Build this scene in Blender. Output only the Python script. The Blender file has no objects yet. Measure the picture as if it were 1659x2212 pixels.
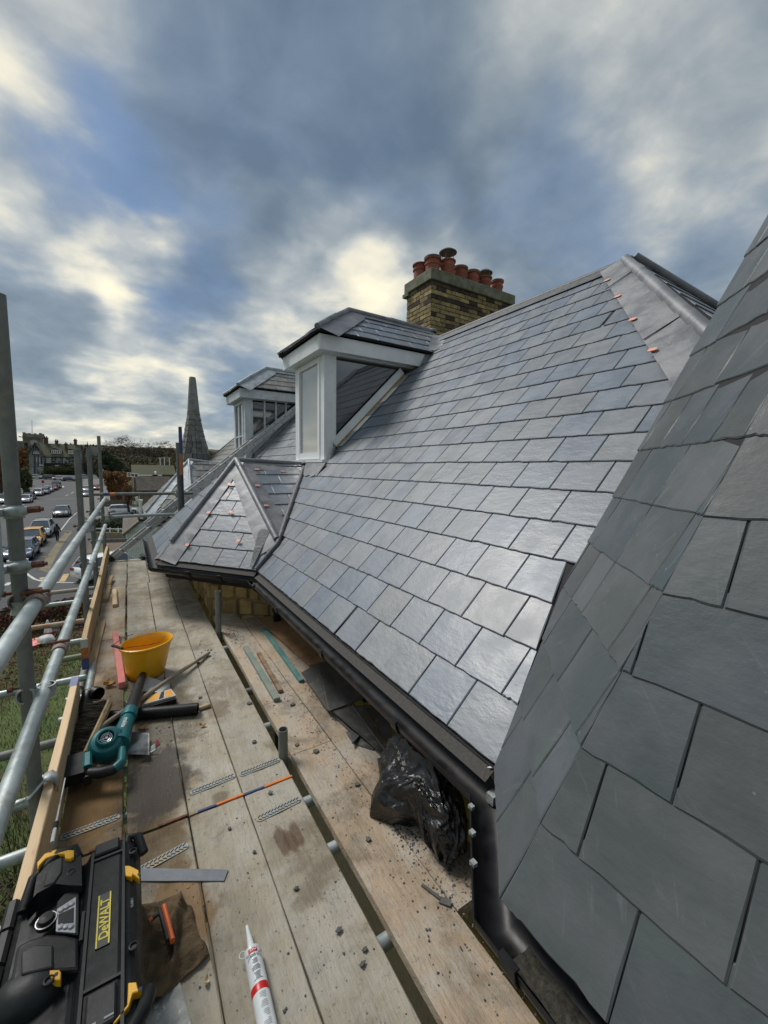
import bpy, bmesh, math, random
from mathutils import Vector, Matrix, noise
random.seed(7)
R_ = random.random
def U(a, b): return a + (b - a) * random.random()
scn = bpy.context.scene
COL = scn.collection
# ---------------------------------------------------------------- camera
# world: X to the right across the street towards the roof, Y along the street, Z up; the eye is the origin,
# the scaffold boards lie 1.5 m below it and the street 7.7 m below it
YAW, PITCH, ROLL = math.radians(31.86), math.radians(5.9), math.radians(0.9)
FW = Vector((math.sin(YAW) * math.cos(PITCH), math.cos(YAW) * math.cos(PITCH), -math.sin(PITCH)))
_rt = Vector((math.cos(YAW), -math.sin(YAW), 0)); _up = _rt.cross(FW)
RT = _rt * math.cos(ROLL) + _up * math.sin(ROLL)
UP = -_rt * math.sin(ROLL) + _up * math.cos(ROLL)
cd = bpy.data.cameras.new("camera"); cam = bpy.data.objects.new("camera", cd); COL.objects.link(cam)
cd.sensor_fit = 'HORIZONTAL'; cd.sensor_width = 36.0; cd.lens = 36.0 * 890.0 / 1659.0
cd.clip_start = 0.02; cd.clip_end = 3000
m = Matrix((RT, UP, -FW)).transposed().to_4x4(); cam.matrix_world = m
scn.camera = cam
def ray(x, y): return (FW * 890.0 + RT * (x - 829.5) + UP * (1106.0 - y)).normalized()
# points on real planes of the place (survey of the photograph)
def PZ(x, y, z): r = ray(x, y); return r * (z / r.z)
def PX(x, y, X): r = ray(x, y); return r * (X / r.x)
def PY(x, y, Y): r = ray(x, y); return r * (Y / r.y)
# ---------------------------------------------------------------- world, sun, exposure
SUN_AZ = math.radians(-28.0)      # from +Y towards +X
SUN_EL = math.radians(52.0)
scn.view_settings.view_transform = 'Standard'
try: scn.view_settings.look = 'None'
except Exception: pass
scn.view_settings.gamma = 1.0; scn.view_settings.exposure = 0.95
scn.view_settings.use_curve_mapping = False
W = bpy.data.worlds.new("World"); scn.world = W; W.use_nodes = True
nt = W.node_tree; nt.nodes.clear(); N = nt.nodes; L = nt.links
def nd(tree, typ, **kw):
    n = tree.nodes.new(typ)
    for k, v in kw.items():
        if hasattr(n, k): setattr(n, k, v)
        else: n.inputs[k].default_value = v
    return n
out = nd(nt, 'ShaderNodeOutputWorld')
sky = nd(nt, 'ShaderNodeTexSky', sky_type='NISHITA', sun_disc=False)
sky.sun_elevation = SUN_EL; sky.sun_rotation = SUN_AZ
bg1 = nd(nt, 'ShaderNodeBackground', Strength=0.08); L.new(sky.outputs[0], bg1.inputs[0])
tc = nd(nt, 'ShaderNodeTexCoord'); DIR = tc.outputs['Generated']
def mth(tree, op, a, b=None, c=None, clamp=False):
    n = tree.nodes.new('ShaderNodeMath'); n.operation = op; n.use_clamp = clamp
    for i, v in enumerate((a, b, c)):
        if v is None: continue
        if isinstance(v, (int, float)): n.inputs[i].default_value = v
        else: tree.links.new(v, n.inputs[i])
    return n.outputs[0]
def vmth(tree, op, a, b=None, s=None):
    n = tree.nodes.new('ShaderNodeVectorMath'); n.operation = op
    for i, v in enumerate((a, b)):
        if v is None: continue
        if isinstance(v, (tuple, list, Vector)): n.inputs[i].default_value = tuple(v)
        else: tree.links.new(v, n.inputs[i])
    if s is not None: n.inputs['Scale'].default_value = s
    return n.outputs['Value'] if op in ('DOT_PRODUCT', 'LENGTH') else n.outputs[0]
def smooth(tree, v, lo, hi, a=0.0, b=1.0):
    n = tree.nodes.new('ShaderNodeMapRange'); n.interpolation_type = 'SMOOTHSTEP'
    tree.links.new(v, n.inputs['Value'])
    n.inputs['From Min'].default_value = lo; n.inputs['From Max'].default_value = hi
    n.inputs['To Min'].default_value = a; n.inputs['To Max'].default_value = b
    return n.outputs[0]
sep = nd(nt, 'ShaderNodeSeparateXYZ'); L.new(DIR, sep.inputs[0])
zz = mth(nt, 'MAXIMUM', sep.outputs[2], 0.0)
den = mth(nt, 'ADD', zz, 0.26)
cmb = nd(nt, 'ShaderNodeCombineXYZ')
L.new(mth(nt, 'DIVIDE', sep.outputs[0], den), cmb.inputs[0]); L.new(mth(nt, 'DIVIDE', sep.outputs[1], den), cmb.inputs[1])
def nz(tree, vec, scale, detail=5, rough=0.5, dist=0.0, off=None):
    if off is not None: vec = vmth(tree, 'ADD', vec, off)
    n = nd(tree, 'ShaderNodeTexNoise'); n.inputs['Scale'].default_value = scale
    n.inputs['Detail'].default_value = detail; n.inputs['Roughness'].default_value = rough
    n.inputs['Distortion'].default_value = dist
    tree.links.new(vec, n.inputs['Vector']); return n.outputs[0]
CV = cmb.outputs[0]
n_big = nz(nt, CV, 1.5, 3, 0.5, 0.3, (3.1, 7.7, 0))
n_mid = nz(nt, CV, 3.6, 5, 0.52, 0.35, (11.0, 2.0, 0))
n_fin = nz(nt, CV, 10.0, 6, 0.55, 0.25, (0.5, 4.0, 0))
n_hi = nz(nt, CV, 3.4, 5, 0.5, 0.5, (21.0, 9.0, 0))
# cloud thickness: high = bright cream gaps where the sun comes through, low = dark blue-grey undersides
f = mth(nt, 'MULTIPLY', mth(nt, 'SUBTRACT', n_big, 0.5), .8)
f = mth(nt, 'ADD', f, mth(nt, 'MULTIPLY', mth(nt, 'SUBTRACT', n_mid, 0.5), 1.05))
f = mth(nt, 'ADD', f, mth(nt, 'MULTIPLY', mth(nt, 'SUBTRACT', n_fin, 0.5), 0.42))
warp = nd(nt, 'ShaderNodeTexNoise'); warp.inputs['Scale'].default_value = 1.6; warp.inputs['Detail'].default_value = 4
L.new(CV, warp.inputs['Vector'])
wv = vmth(nt, 'SCALE', vmth(nt, 'SUBTRACT', warp.outputs['Color'], (0.5, 0.5, 0.5)), None, 0.5)
WD = vmth(nt, 'NORMALIZE', vmth(nt, 'ADD', DIR, wv))
def blob(px, py, r0, r1, amp, src=WD):
    d = vmth(nt, 'DOT_PRODUCT', src, ray(px, py))
    return smooth(nt, d, math.cos(math.radians(r1)), math.cos(math.radians(r0)), 0.0, amp)
light = [(60, 110, 4, 19, .36), (160, 50, 1, 8, .12), (30, 340, 3, 12, .24), (215, 535, 1, 8, .36), (290, 620, 2, 8, .16), (480, 570, 3, 10, .14), (370, 385, 2, 8, .20),
         (775, 635, 1, 6, .40), (690, 540, 1, 7, .22), (780, 640, 1, 15, .10), (600, 500, 1, 7, .14), (1270, 300, 2, 15, .36), (1130, 200, 2, 10, .14), (1560, 230, 3, 14, .12), (320, 790, 1, 9, .26), (600, 760, 2, 10, .12), (880, 500, 3, 12, .08),
         (60, 450, 2, 9, -.34), (430, 480, 2, 12, -.34), (370, 680, 1, 7, -.34), (290, 200, 3, 14, -.32), (620, 130, 5, 22, -.22), (900, 70, 5, 26, -.24), (850, 250, 4, 14, -.12),
         (1130, 440, 3, 12, -.38), (1420, 500, 3, 13, -.24), (1600, 90, 4, 18, -.10), (90, 720, 1, 7, -.22), (1400, 60, 3, 14, -.08), (520, 860, 1, 8, -.16)]
for b in light: f = mth(nt, 'ADD', f, blob(*b))
f = mth(nt, 'ADD', f, smooth(nt, sep.outputs[2], 0.0, 0.15, 0.33, 0.0))
ramp = nd(nt, 'ShaderNodeValToRGB'); cr = ramp.color_ramp
f01 = mth(nt, 'MULTIPLY_ADD', f, 0.76, 0.455, clamp=True); L.new(f01, ramp.inputs[0])
stops = [(0.0, (.10, .14, .185)), (.2, (.145, .19, .235)), (.38, (.21, .255, .29)), (.52, (.31, .345, .36)), (.66, (.45, .47, .455)), (.8, (.70, .67, .55)), (1.0, (.95, .87, .64))]
while len(cr.elements) < len(stops): cr.elements.new(0.5)
for e, (p, c) in zip(cr.elements, stops): e.position = p; e.color = c + (1,)
# clear blue holes
hole = smooth(nt, n_hi, 0.55, 0.75, 0.0, 0.25)
for b in [(212, 275, 1, 8, 1.1), (1210, 430, 1, 10, .5), (350, 520, 1, 9, .3), (390, 685, 1, 7, .5), (1430, 510, 1, 10, .35), (480, 870, 1, 6, .5), (620, 60, 3, 18, .25), (80, 440, 1, 8, .35), (300, 330, 1, 9, .3)]:
    hole = mth(nt, 'ADD', hole, mth(nt, 'MULTIPLY', blob(*b), mth(nt, 'MULTIPLY', n_mid, 1.6)))
hole = mth(nt, 'MULTIPLY', hole, smooth(nt, f, -.05, 0.30, 1.0, 0.0)); hole = mth(nt, 'MULTIPLY', mth(nt, 'MULTIPLY', hole, smooth(nt, sep.outputs[2], .02, .16)), 0.62, clamp=True)
mixc = nd(nt, 'ShaderNodeMix', data_type='RGBA'); L.new(hole, mixc.inputs[0])
L.new(ramp.outputs[0], mixc.inputs[6]); mixc.inputs[7].default_value = (.11, .215, .42, 1)
bg2 = nd(nt, 'ShaderNodeBackground', Strength=0.63); L.new(mixc.outputs[2], bg2.inputs[0])
mxs = nd(nt, 'ShaderNodeMixShader'); mxs.inputs[0].default_value = 0.93
L.new(bg1.outputs[0], mxs.inputs[1]); L.new(bg2.outputs[0], mxs.inputs[2]); L.new(mxs.outputs[0], out.inputs[0])
sd = bpy.data.lights.new("sun", 'SUN'); sd.energy = 1.5; sd.angle = math.radians(20); sd.color = (1.0, .965, .91)
so = bpy.data.objects.new("sun", sd); COL.objects.link(so)
sdir = Vector((math.sin(SUN_AZ) * math.cos(SUN_EL), math.cos(SUN_AZ) * math.cos(SUN_EL), math.sin(SUN_EL)))
so.rotation_euler = sdir.to_track_quat('Z', 'Y').to_euler(); so.location = (0, 0, 30)
# ---------------------------------------------------------------- materials
def mat(name, c1, c2=None, rough=0.6, rough2=None, metal=0.0, scale=8.0, st=(1, 1, 1), detail=5, bump=0.0, bscale=None, bst=None, rnd=0.0, hue=0.0,
        coord='Object', c3=None, s3=2.0, lo3=.55, hi3=.7, spec=0.5, lo=.35, hi=.65, extra=None, emis=None, bdist=0.01, coat=0.0, off=True):
    M = bpy.data.materials.new(name); M.use_nodes = True; t = M.node_tree; t.nodes.clear()
    o = nd(t, 'ShaderNodeOutputMaterial'); p = nd(t, 'ShaderNodeBsdfPrincipled'); t.links.new(p.outputs[0], o.inputs[0])
    tc = nd(t, 'ShaderNodeTexCoord'); oi = nd(t, 'ShaderNodeObjectInfo'); geo = nd(t, 'ShaderNodeNewGeometry')
    vec = geo.outputs['Position'] if coord == 'World' else tc.outputs[coord]
    wpos = geo.outputs['Position']
    if off and coord != 'World':   # shift texture per object
        sc = nd(t, 'ShaderNodeVectorMath'); sc.operation = 'SCALE'; sc.inputs[0].default_value = (37, 91, 53)
        t.links.new(oi.outputs['Random'], sc.inputs['Scale']); vec = vmth(t, 'ADD', vec, sc.outputs[0])
    v1 = vmth(t, 'MULTIPLY', vec, st)
    c2 = c2 or tuple(x * .8 for x in c1)
    n1 = nz(t, v1, scale, detail, .6)
    k = smooth(t, n1, lo, hi)
    mx = nd(t, 'ShaderNodeMix', data_type='RGBA'); t.links.new(k, mx.inputs[0]); mx.inputs[6].default_value = c1 + (1,); mx.inputs[7].default_value = c2 + (1,)
    colr = mx.outputs[2]
    if c3:
        n3 = nz(t, vec, s3, 6, .65, .3, (5, 3, 1)); k3 = smooth(t, n3, lo3, hi3)
        m3 = nd(t, 'ShaderNodeMix', data_type='RGBA'); t.links.new(k3, m3.inputs[0]); t.links.new(colr, m3.inputs[6]); m3.inputs[7].default_value = c3 + (1,)
        colr = m3.outputs[2]
    if extra: colr = extra(t, vec, wpos, colr, oi)
    if rnd or hue:
        hs = nd(t, 'ShaderNodeHueSaturation'); t.links.new(colr, hs.inputs['Color'])
        t.links.new(mth(t, 'MULTIPLY_ADD', oi.outputs['Random'], 2 * rnd, 1 - rnd), hs.inputs['Value'])
        if hue:
            r2 = mth(t, 'FRACT', mth(t, 'MULTIPLY', oi.outputs['Random'], 7.31))
            t.links.new(mth(t, 'MULTIPLY_ADD', r2, 2 * hue, .5 - hue), hs.inputs['Hue'])
            t.links.new(mth(t, 'MULTIPLY_ADD', r2, .9, .55), hs.inputs['Saturation'])
        colr = hs.outputs[0]
    t.links.new(colr, p.inputs['Base Color'])
    if rough2 is None: p.inputs['Roughness'].default_value = rough
    else: t.links.new(mth(t, 'MULTIPLY_ADD', k, rough2 - rough, rough), p.inputs['Roughness'])
    p.inputs['Metallic'].default_value = metal
    p.inputs['Specular IOR Level'].default_value = spec
    if coat: p.inputs['Coat Weight'].default_value = coat; p.inputs['Coat Roughness'].default_value = .08
    if emis: p.inputs['Emission Color'].default_value = emis[0] + (1,); p.inputs['Emission Strength'].default_value = emis[1]
    if bump:
        bv = vmth(t, 'MULTIPLY', vec, bst or st); nb = nz(t, bv, bscale or scale * 2, 7, .62)
        b = nd(t, 'ShaderNodeBump'); b.inputs['Strength'].default_value = bump; b.inputs['Distance'].default_value = bdist
        t.links.new(nb, b.inputs['Height']); t.links.new(b.outputs[0], p.inputs['Normal'])
    return M
def mixto(t, colr, fac, c):
    m3 = nd(t, 'ShaderNodeMix', data_type='RGBA'); t.links.new(fac, m3.inputs[0]); t.links.new(colr, m3.inputs[6])
    if isinstance(c, tuple): m3.inputs[7].default_value = c + (1,)
    else: t.links.new(c, m3.inputs[7])
    return m3.outputs[2]
def slate_extra(spots=1.0, moss=0.0):
    def fn(t, vec, wpos, colr, oi):
        r = oi.outputs['Random']
        # pale riven streaks running diagonally across each slate
        rot = nd(t, 'ShaderNodeVectorRotate'); rot.rotation_type = 'Z_AXIS'; t.links.new(vec, rot.inputs['Vector'])
        t.links.new(mth(t, 'MULTIPLY_ADD', r, .9, .5), rot.inputs['Angle'])
        sv = vmth(t, 'MULTIPLY', rot.outputs[0], (3, 26, 3)); ns = nz(t, sv, 1.6, 5, .65, .8)
        colr = mixto(t, colr, smooth(t, ns, .58, .80, 0, .30), (.25, .27, .295))
        colr = mixto(t, colr, smooth(t, ns, .36, .22, 0, .28), (.075, .08, .088))
        # small dark water spots and light chips
        vo = nd(t, 'ShaderNodeTexVoronoi'); vo.inputs['Scale'].default_value = 9; t.links.new(vec, vo.inputs['Vector'])
        big = mth(t, 'MULTIPLY', smooth(t, vo.outputs['Distance'], .10, .07), smooth(t, nz(t, vec, 3, 2), .56, .6))
        colr = mixto(t, colr, mth(t, 'MULTIPLY', big, .45), (.07, .075, .085))
        v2 = nd(t, 'ShaderNodeTexVoronoi'); v2.inputs['Scale'].default_value = 34; t.links.new(vec, v2.inputs['Vector'])
        chip = mth(t, 'MULTIPLY', smooth(t, v2.outputs['Distance'], .13, .05), smooth(t, nz(t, vec, 7, 2, .5, 0, (9, 9, 9)), .54, .60))
        colr = mixto(t, colr, mth(t, 'MULTIPLY', chip, .38 * spots), (.30, .32, .33))
        if moss:
            nm = nz(t, wpos, 3.2, 7, .7); colr = mixto(t, colr, smooth(t, nm, .52, .68, 0, moss), (.17, .155, .06))
            nm = nz(t, wpos, 5, 5, .7, 0, (4, 2, 2)); colr = mixto(t, colr, smooth(t, nm, .55, .7, 0, .6), (.05, .05, .045))
        return colr
    return fn
SLATE = mat('slate_blue_grey', (.142, .162, .190), (.168, .190, .220), rough=.36, rough2=.46, scale=5, bump=.45, bscale=12, bst=(1, 1.7, 1), rnd=.085, hue=.003, spec=.55, extra=slate_extra(.4), bdist=.006)
SLATE_G = mat('slate_green_grey', (.064, .078, .082), (.090, .099, .108), rough=.42, rough2=.55, scale=4, bump=.5, bscale=9, bst=(1, 1.5, 1), rnd=.13, hue=.012, spec=.5, extra=slate_extra(1.0), c3=(.085, .108, .108), s3=2.4, bdist=.006)
SLATE_OLD = mat('slate_weathered', (.12, .125, .12), (.20, .20, .185), rough=.62, scale=9, bump=.5, bscale=20, rnd=.3, hue=.03, extra=slate_extra(.3, .55), coord='World')
UNDER = mat('underlay_black', (.012, .012, .013), rough=.8)
LEAD = mat('lead_sheet', (.155, .160, .175), (.235, .24, .25), rough=.42, rough2=.56, metal=.25, scale=5, bump=.35, bscale=9, rnd=.06, c3=(.12, .12, .13), s3=4, bdist=.01)
LEAD_OLD = mat('lead_weathered', (.27, .30, .33), (.40, .43, .46), rough=.5, metal=.15, scale=9, bump=.4, bscale=12, c3=(.2, .22, .23), s3=6)
LEAD_DK = mat('ridge_lead_dark', (.05, .054, .06), (.085, .09, .1), rough=.55, metal=.1, scale=12, bump=.5, bscale=30)
COPPER = mat('copper_clip', (.80, .36, .27), (.70, .33, .24), rough=.5, metal=.2, scale=20)
WHITE = mat('white_paint', (.84, .85, .86), (.76, .78, .80), rough=.42, scale=7, bump=.15, bscale=30, c3=(.62, .64, .65), s3=5, lo3=.62, hi3=.8)
WHITE_OLD = mat('white_paint_weathered', (.62, .65, .68), (.5, .54, .57), rough=.5, scale=9, bump=.2, bscale=30, c3=(.36, .38, .39), s3=9, lo3=.58, hi3=.75)
PVC = mat('white_pvc', (.86, .87, .89), (.82, .84, .86), rough=.25, scale=3)
INSUL = mat('yellow_insulation', (.58, .40, .12), (.40, .25, .07), rough=.9, scale=30, bump=.8, bscale=60)
BLKPL = mat('black_plastic_gutter', (.008, .008, .009), (.013, .013, .015), rough=.33, rough2=.5, spec=.28, scale=10, bump=.05, c3=(.024, .023, .021), s3=12, lo3=.56, hi3=.75)
FELT = mat('eaves_felt', (.045, .043, .04), (.065, .06, .055), rough=.85, scale=90, bump=.5, bscale=200, bdist=.002)
GALV = mat('galvanised_tube', (.30, .35, .35), (.42, .47, .47), rough=.36, rough2=.52, metal=.45, scale=9, st=(1, 1, .6), bump=.2, bscale=26, c3=(.24, .25, .23), s3=7, lo3=.55, hi3=.75, rnd=.08)
GALV_DULL = mat('weathered_tube', (.145, .155, .145), (.20, .21, .195), rough=.62, metal=.15, scale=22, st=(1, 1, .5), bump=.3, bscale=60, c3=(.24, .23, .17), s3=10, rnd=.12)
GALV_OR = mat('orange_painted_tube', (.42, .20, .09), (.45, .40, .33), rough=.6, scale=8)
COUP = mat('zinc_coupler', (.42, .47, .47), (.26, .27, .26), rough=.5, metal=.35, scale=22, bump=.4, bscale=40, c3=(.24, .14, .09), s3=14, lo3=.6, hi3=.75)
RUST = mat('rusty_bolt', (.11, .035, .022), (.17, .07, .04), rough=.85, scale=40, bump=.7, bscale=80)
RUSTC = mat('rusty_coupler', (.17, .11, .085), (.28, .25, .22), rough=.75, scale=25, bump=.5, bscale=50)
ORANGE = mat('orange_tape', (.72, .20, .03), (.6, .16, .03), rough=.45, scale=20)
BLUE = mat('blue_band', (.03, .045, .13), (.05, .07, .2), rough=.5, scale=20)
ALU = mat('aluminium', (.52, .53, .53), (.42, .43, .42), rough=.38, metal=.6, scale=14, st=(1, 1, .3), bump=.1)
BLACK = mat('black_rubber', (.012, .012, .012), rough=.5)
def board_extra(t, vec, wpos, colr, oi):
    # fine grain, dirt, dark wet stains, grey slate dust, knots
    gv = vmth(t, 'MULTIPLY', vec, (60, 2.2, 10)); g = nz(t, gv, 1.0, 6, .6, .4)
    colr = mixto(t, colr, smooth(t, g, .5, .78, 0, .32), (.22, .17, .11))
    du = nz(t, wpos, 4.5, 8, .7); colr = mixto(t, colr, smooth(t, du, .42, .64, 0, .65), (.44, .42, .37))
    sp = nz(t, wpos, 55, 4, .75); colr = mixto(t, colr, smooth(t, sp, .58, .70, 0, .65), (.13, .125, .12))
    dk = nz(t, wpos, 2.2, 8, .72, .3, (8, 1, 0)); colr = mixto(t, colr, smooth(t, dk, .49, .64, 0, .7), (.16, .128, .09))
    gy = nz(t, wpos, 9, 6, .7, .2, (2, 6, 0)); colr = mixto(t, colr, smooth(t, gy, .55, .68, 0, .4), (.22, .225, .215))
    def spot(cx, cy, r, amt, c, rr=1.0):
        nonlocal colr
        nn = nz(t, wpos, 6.5, 7, .68, .4, (cx, cy, 0))
        dv = vmth(t, 'MULTIPLY', vmth(t, 'SUBTRACT', wpos, (cx, cy, -1.5)), (1, rr, 0)); d = vmth(t, 'LENGTH', dv)
        d = mth(t, 'ADD', d, mth(t, 'MULTIPLY', mth(t, 'SUBTRACT', nn, .5), r * 1.9))
        colr = mixto(t, colr, smooth(t, d, r, r * .55, 0, amt), c)
    spot(-.05, 2.05, .32, .5, (.20, .12, .045), .75)
    spot(.05, 2.08, .20, .80, (.035, .032, .034), .55)
    spot(.12, 2.75, .26, .65, (.07, .052, .03), .55)
    spot(-.12, 3.05, .28, .60, (.10, .062, .028), .5)
    spot(-.2, 2.1, .16, .7, (.17, .095, .028), .5)
    spot(.09, 1.42, .13, .72, (.22, .115, .035), .6)
    spot(.42, 2.62, .1, .5, (.12, .07, .035), .7)
    spot(.30, 1.86, .045, .55, (.09, .055, .03))
    for (fx, fy) in ((.47, 1.49), (.50, 1.47), (.53, 1.50)): spot(fx, fy, .028, .75, (.10, .06, .035), .32)
    spot(.05, 1.70, .14, .7, (.13, .085, .04), .8)
    return colr
WOOD = mat('scaffold_board_weathered', (.41, .365, .285), (.31, .275, .21), rough=.78, scale=2.5, st=(4, .8, 1), bump=.75, bscale=30, bst=(3, .6, 1), rnd=.07, extra=board_extra, spec=.25, coord='Object', bdist=.008)
WOODI = mat('scaffold_board_pinkish', (.46, .355, .255), (.35, .27, .19), rough=.8, scale=2.5, st=(4, .8, 1), bump=.8, bscale=30, bst=(3, .6, 1), rnd=.05, extra=board_extra, spec=.2, bdist=.01)
WOODB = mat('scaffold_board_brown', (.36, .275, .18), (.27, .20, .13), rough=.8, scale=2.5, st=(4, .8, 1), bump=.6, bscale=25, bst=(3, .5, 1), rnd=.1, extra=board_extra, spec=.25, bdist=.008)
def grain(t, vec, wpos, colr, oi):
    gv = vmth(t, 'MULTIPLY', vec, (40, 1.5, 40)); g = nz(t, gv, 1.0, 5, .6, .6)
    colr = mixto(t, colr, smooth(t, g, .5, .75, 0, .5), (.42, .23, .10))
    vo = nz(t, vmth(t, 'MULTIPLY', vec, (6, 2.2, 6)), 2.0, 2); colr = mixto(t, colr, smooth(t, vo, .68, .74, 0, .5), (.22, .11, .05))
    return colr
NEWWOOD = mat('new_timber', (.72, .52, .31), (.62, .45, .27), rough=.65, scale=3, st=(4, .6, 4), bump=.35, bscale=20, bst=(2, .5, 2), extra=grain)
OLDWOOD = mat('timber_offcut', (.48, .35, .2), (.36, .26, .14), rough=.8, scale=4, st=(4, .6, 4), bump=.5, extra=grain, rnd=.15)
PLY = mat('plywood_brown', (.26, .145, .065), (.17, .09, .04), rough=.75, scale=6, bump=.3, c3=(.24, .2, .15), s3=5)
TEAL = mat('treated_batten_teal', (.05, .16, .16), (.09, .22, .20), rough=.75, scale=9, bump=.3, c3=(.25, .26, .22), s3=12, lo3=.52, hi3=.7)
TEAL2 = mat('treated_batten_dusty', (.15, .22, .19), (.24, .25, .21), rough=.8, scale=9, bump=.3)
BATB = mat('brown_batten', (.17, .10, .055), (.28, .2, .13), rough=.85, scale=12, bump=.5)
STONE = mat('sandstone', (.40, .28, .10), (.27, .19, .08), rough=.85, scale=9, bump=.9, bscale=20, rnd=.25, c3=(.13, .10, .06), s3=6)
MORT = mat('mortar', (.24, .19, .12), rough=.95, scale=30, bump=.5)
BRICK = mat('yellow_stock_brick', (.34, .26, .12), (.21, .16, .08), rough=.9, scale=14, bump=.9, bscale=30, rnd=.32, c3=(.10, .08, .05), s3=9)
BRICKD = mat('dark_brick', (.07, .048, .035), (.04, .03, .022), rough=.9, scale=14, bump=.6, rnd=.3)
MORT2 = mat('chimney_mortar', (.13, .10, .065), rough=.95, scale=30, bump=.6)
CONC = mat('mossy_concrete_cap', (.20, .195, .155), (.12, .12, .085), rough=.9, scale=7, bump=.7, bscale=22, c3=(.11, .12, .04), s3=5, lo3=.5, hi3=.66)
POT = mat('terracotta_pot', (.32, .105, .065), (.24, .075, .05), rough=.75, scale=8, bump=.3, rnd=.12, c3=(.2, .17, .13), s3=8, lo3=.6, hi3=.75)
COWL = mat('dull_steel_cowl', (.12, .12, .12), (.19, .19, .18), rough=.5, metal=.6, scale=10)
GLASS = mat('window_glass', (.05, .056, .065), (.045, .05, .055), rough=.03, spec=1.0, scale=1, coat=1.0)
GLASS.node_tree.nodes['Principled BSDF'].inputs['IOR'].default_value = 1.7
GLASS_F = mat('window_glass_painted_reflection', (.34, .36, .36), (.42, .40, .34), rough=.04, spec=1.0, scale=.9, detail=1, coat=1.0)  # front pane: bright sky reflection put into the base colour, no blind behind
DARKIN = mat('dark_interior', (.03, .03, .03), rough=.9)
YEL = mat('yellow_plastic', (.86, .44, .012), (.78, .37, .01), rough=.32, scale=4, bump=.05, c3=(.36, .19, .03), s3=9, lo3=.60, hi3=.78)
YELD = mat('tool_yellow', (.82, .43, .012), rough=.4, scale=12)
BPL = mat('tool_black_plastic', (.008, .0095, .010), (.014, .016, .017), rough=.42, rough2=.6, spec=.25, scale=22, bump=.22, bscale=120, c3=(.05, .05, .045), s3=16, lo3=.62, hi3=.8, bdist=.002)
BPL2 = mat('tool_grey_plastic', (.015, .017, .018), (.024, .027, .028), spec=.3, rough=.5, scale=16, bump=.1)
TEALP = mat('teal_plastic', (.008, .135, .15), (.012, .165, .175), rough=.38, scale=14, bump=.06, c3=(.05, .12, .12), s3=14, lo3=.6, hi3=.8)
CHROME = mat('chrome_label', (.78, .79, .8), (.6, .6, .6), rough=.25, metal=.5, scale=8)
WTXT = mat('white_print', (.84, .85, .85), rough=.5)
STEEL = mat('steel_sheet', (.36, .35, .32), (.22, .21, .19), rough=.3, metal=.8, scale=9, c3=(.06, .055, .05), s3=5, lo3=.52, hi3=.7)
BRIST = mat('dark_bristles', (.035, .027, .019), (.07, .055, .038), rough=.9, scale=30)
POLEW = mat('broom_handle_wood', (.34, .29, .23), (.25, .21, .16), rough=.7, scale=8, st=(1, 1, 1), bump=.2)
PINK = mat('pink_painted_batten', (.80, .25, .22), (.68, .2, .18), rough=.6, scale=14, bump=.2, c3=(.35, .12, .1), s3=14, lo3=.66, hi3=.76)
CLOTH = mat('brown_cloth', (.155, .105, .055), (.09, .065, .035), rough=.95, scale=18, bump=.8, bscale=80)
WPAPER = mat('dirty_white_card', (.62, .64, .63), (.44, .45, .43), rough=.6, scale=9, bump=.1)
ORPL = mat('orange_plastic', (.88, .16, .025), rough=.4, scale=10)
TUBEW = mat('white_tube_plastic', (.70, .73, .74), (.62, .66, .68), rough=.3, scale=10)
TUBER = mat('red_band', (.62, .02, .02), rough=.35)
BAG = mat('black_polythene', (.006, .006, .0065), rough=.16, rough2=.28, scale=9, bump=.5, bscale=9, bdist=.03, spec=.75)
TARMAC = mat('asphalt', (.050, .052, .056), (.066, .067, .070), rough=.85, scale=.35, bump=.15, bscale=60, coord='World', c3=(.082, .082, .082), s3=.12, lo3=.5, hi3=.75)
PAVE = mat('pavement_grey', (.17, .165, .155), (.13, .125, .118), rough=.9, scale=.9, coord='World')
LINEW = mat('road_paint_white', (.62, .62, .60), (.45, .45, .43), rough=.8, scale=4, coord='World')
LINEY = mat('road_paint_cream', (.56, .40, .18), (.40, .30, .15), rough=.8, scale=2, coord='World')
LINEF = mat('faded_road_paint', (.20, .165, .095), (.13, .115, .08), rough=.85, scale=2, coord='World')
GRASS = mat('grass', (.055, .085, .02), (.09, .115, .03), rough=.95, scale=1.5, bump=.5, bscale=12, coord='World', c3=(.075, .055, .025), s3=1.0, lo3=.5, hi3=.65)
LEAFG = mat('green_leaves', (.045, .062, .016), (.085, .095, .028), rough=.8, scale=.9, coord='World')
LEAFD = mat('dark_evergreen_leaves', (.018, .032, .012), (.042, .062, .02), rough=.85, scale=.35, coord='World')
LEAFO = mat('orange_autumn_leaves', (.21, .085, .018), (.13, .075, .02), rough=.8, scale=.5, coord='World')
LEAFB = mat('brown_autumn_leaves', (.075, .05, .022), (.055, .055, .022), rough=.9, scale=.06, coord='World', c3=(.095, .06, .022), s3=.04)
LEAFR = mat('russet_hedge_leaves', (.14, .05, .022), (.07, .03, .016), rough=.85, scale=2, coord='World')
BARK = mat('bark', (.06, .05, .038), (.035, .03, .024), rough=.95, scale=6)
TIMB = mat('black_timber', (.018, .017, .017), rough=.7, scale=3)
REND = mat('grey_render', (.26, .27, .275), (.21, .22, .22), rough=.9, scale=.5)
TSTONE = mat('tower_stone', (.25, .235, .20), (.17, .16, .14), rough=.95, scale=.4, c3=(.12, .12, .1), s3=.3)
RTILE = mat('mossy_roof_tiles', (.06, .065, .03), (.085, .08, .045), rough=.9, scale=.2, bump=.3, bscale=3, coord='World', c3=(.095, .1, .035), s3=.12)
RTILE2 = mat('brown_pantiles', (.15, .13, .105), (.09, .08, .068), rough=.9, scale=2, coord='World')
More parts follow.
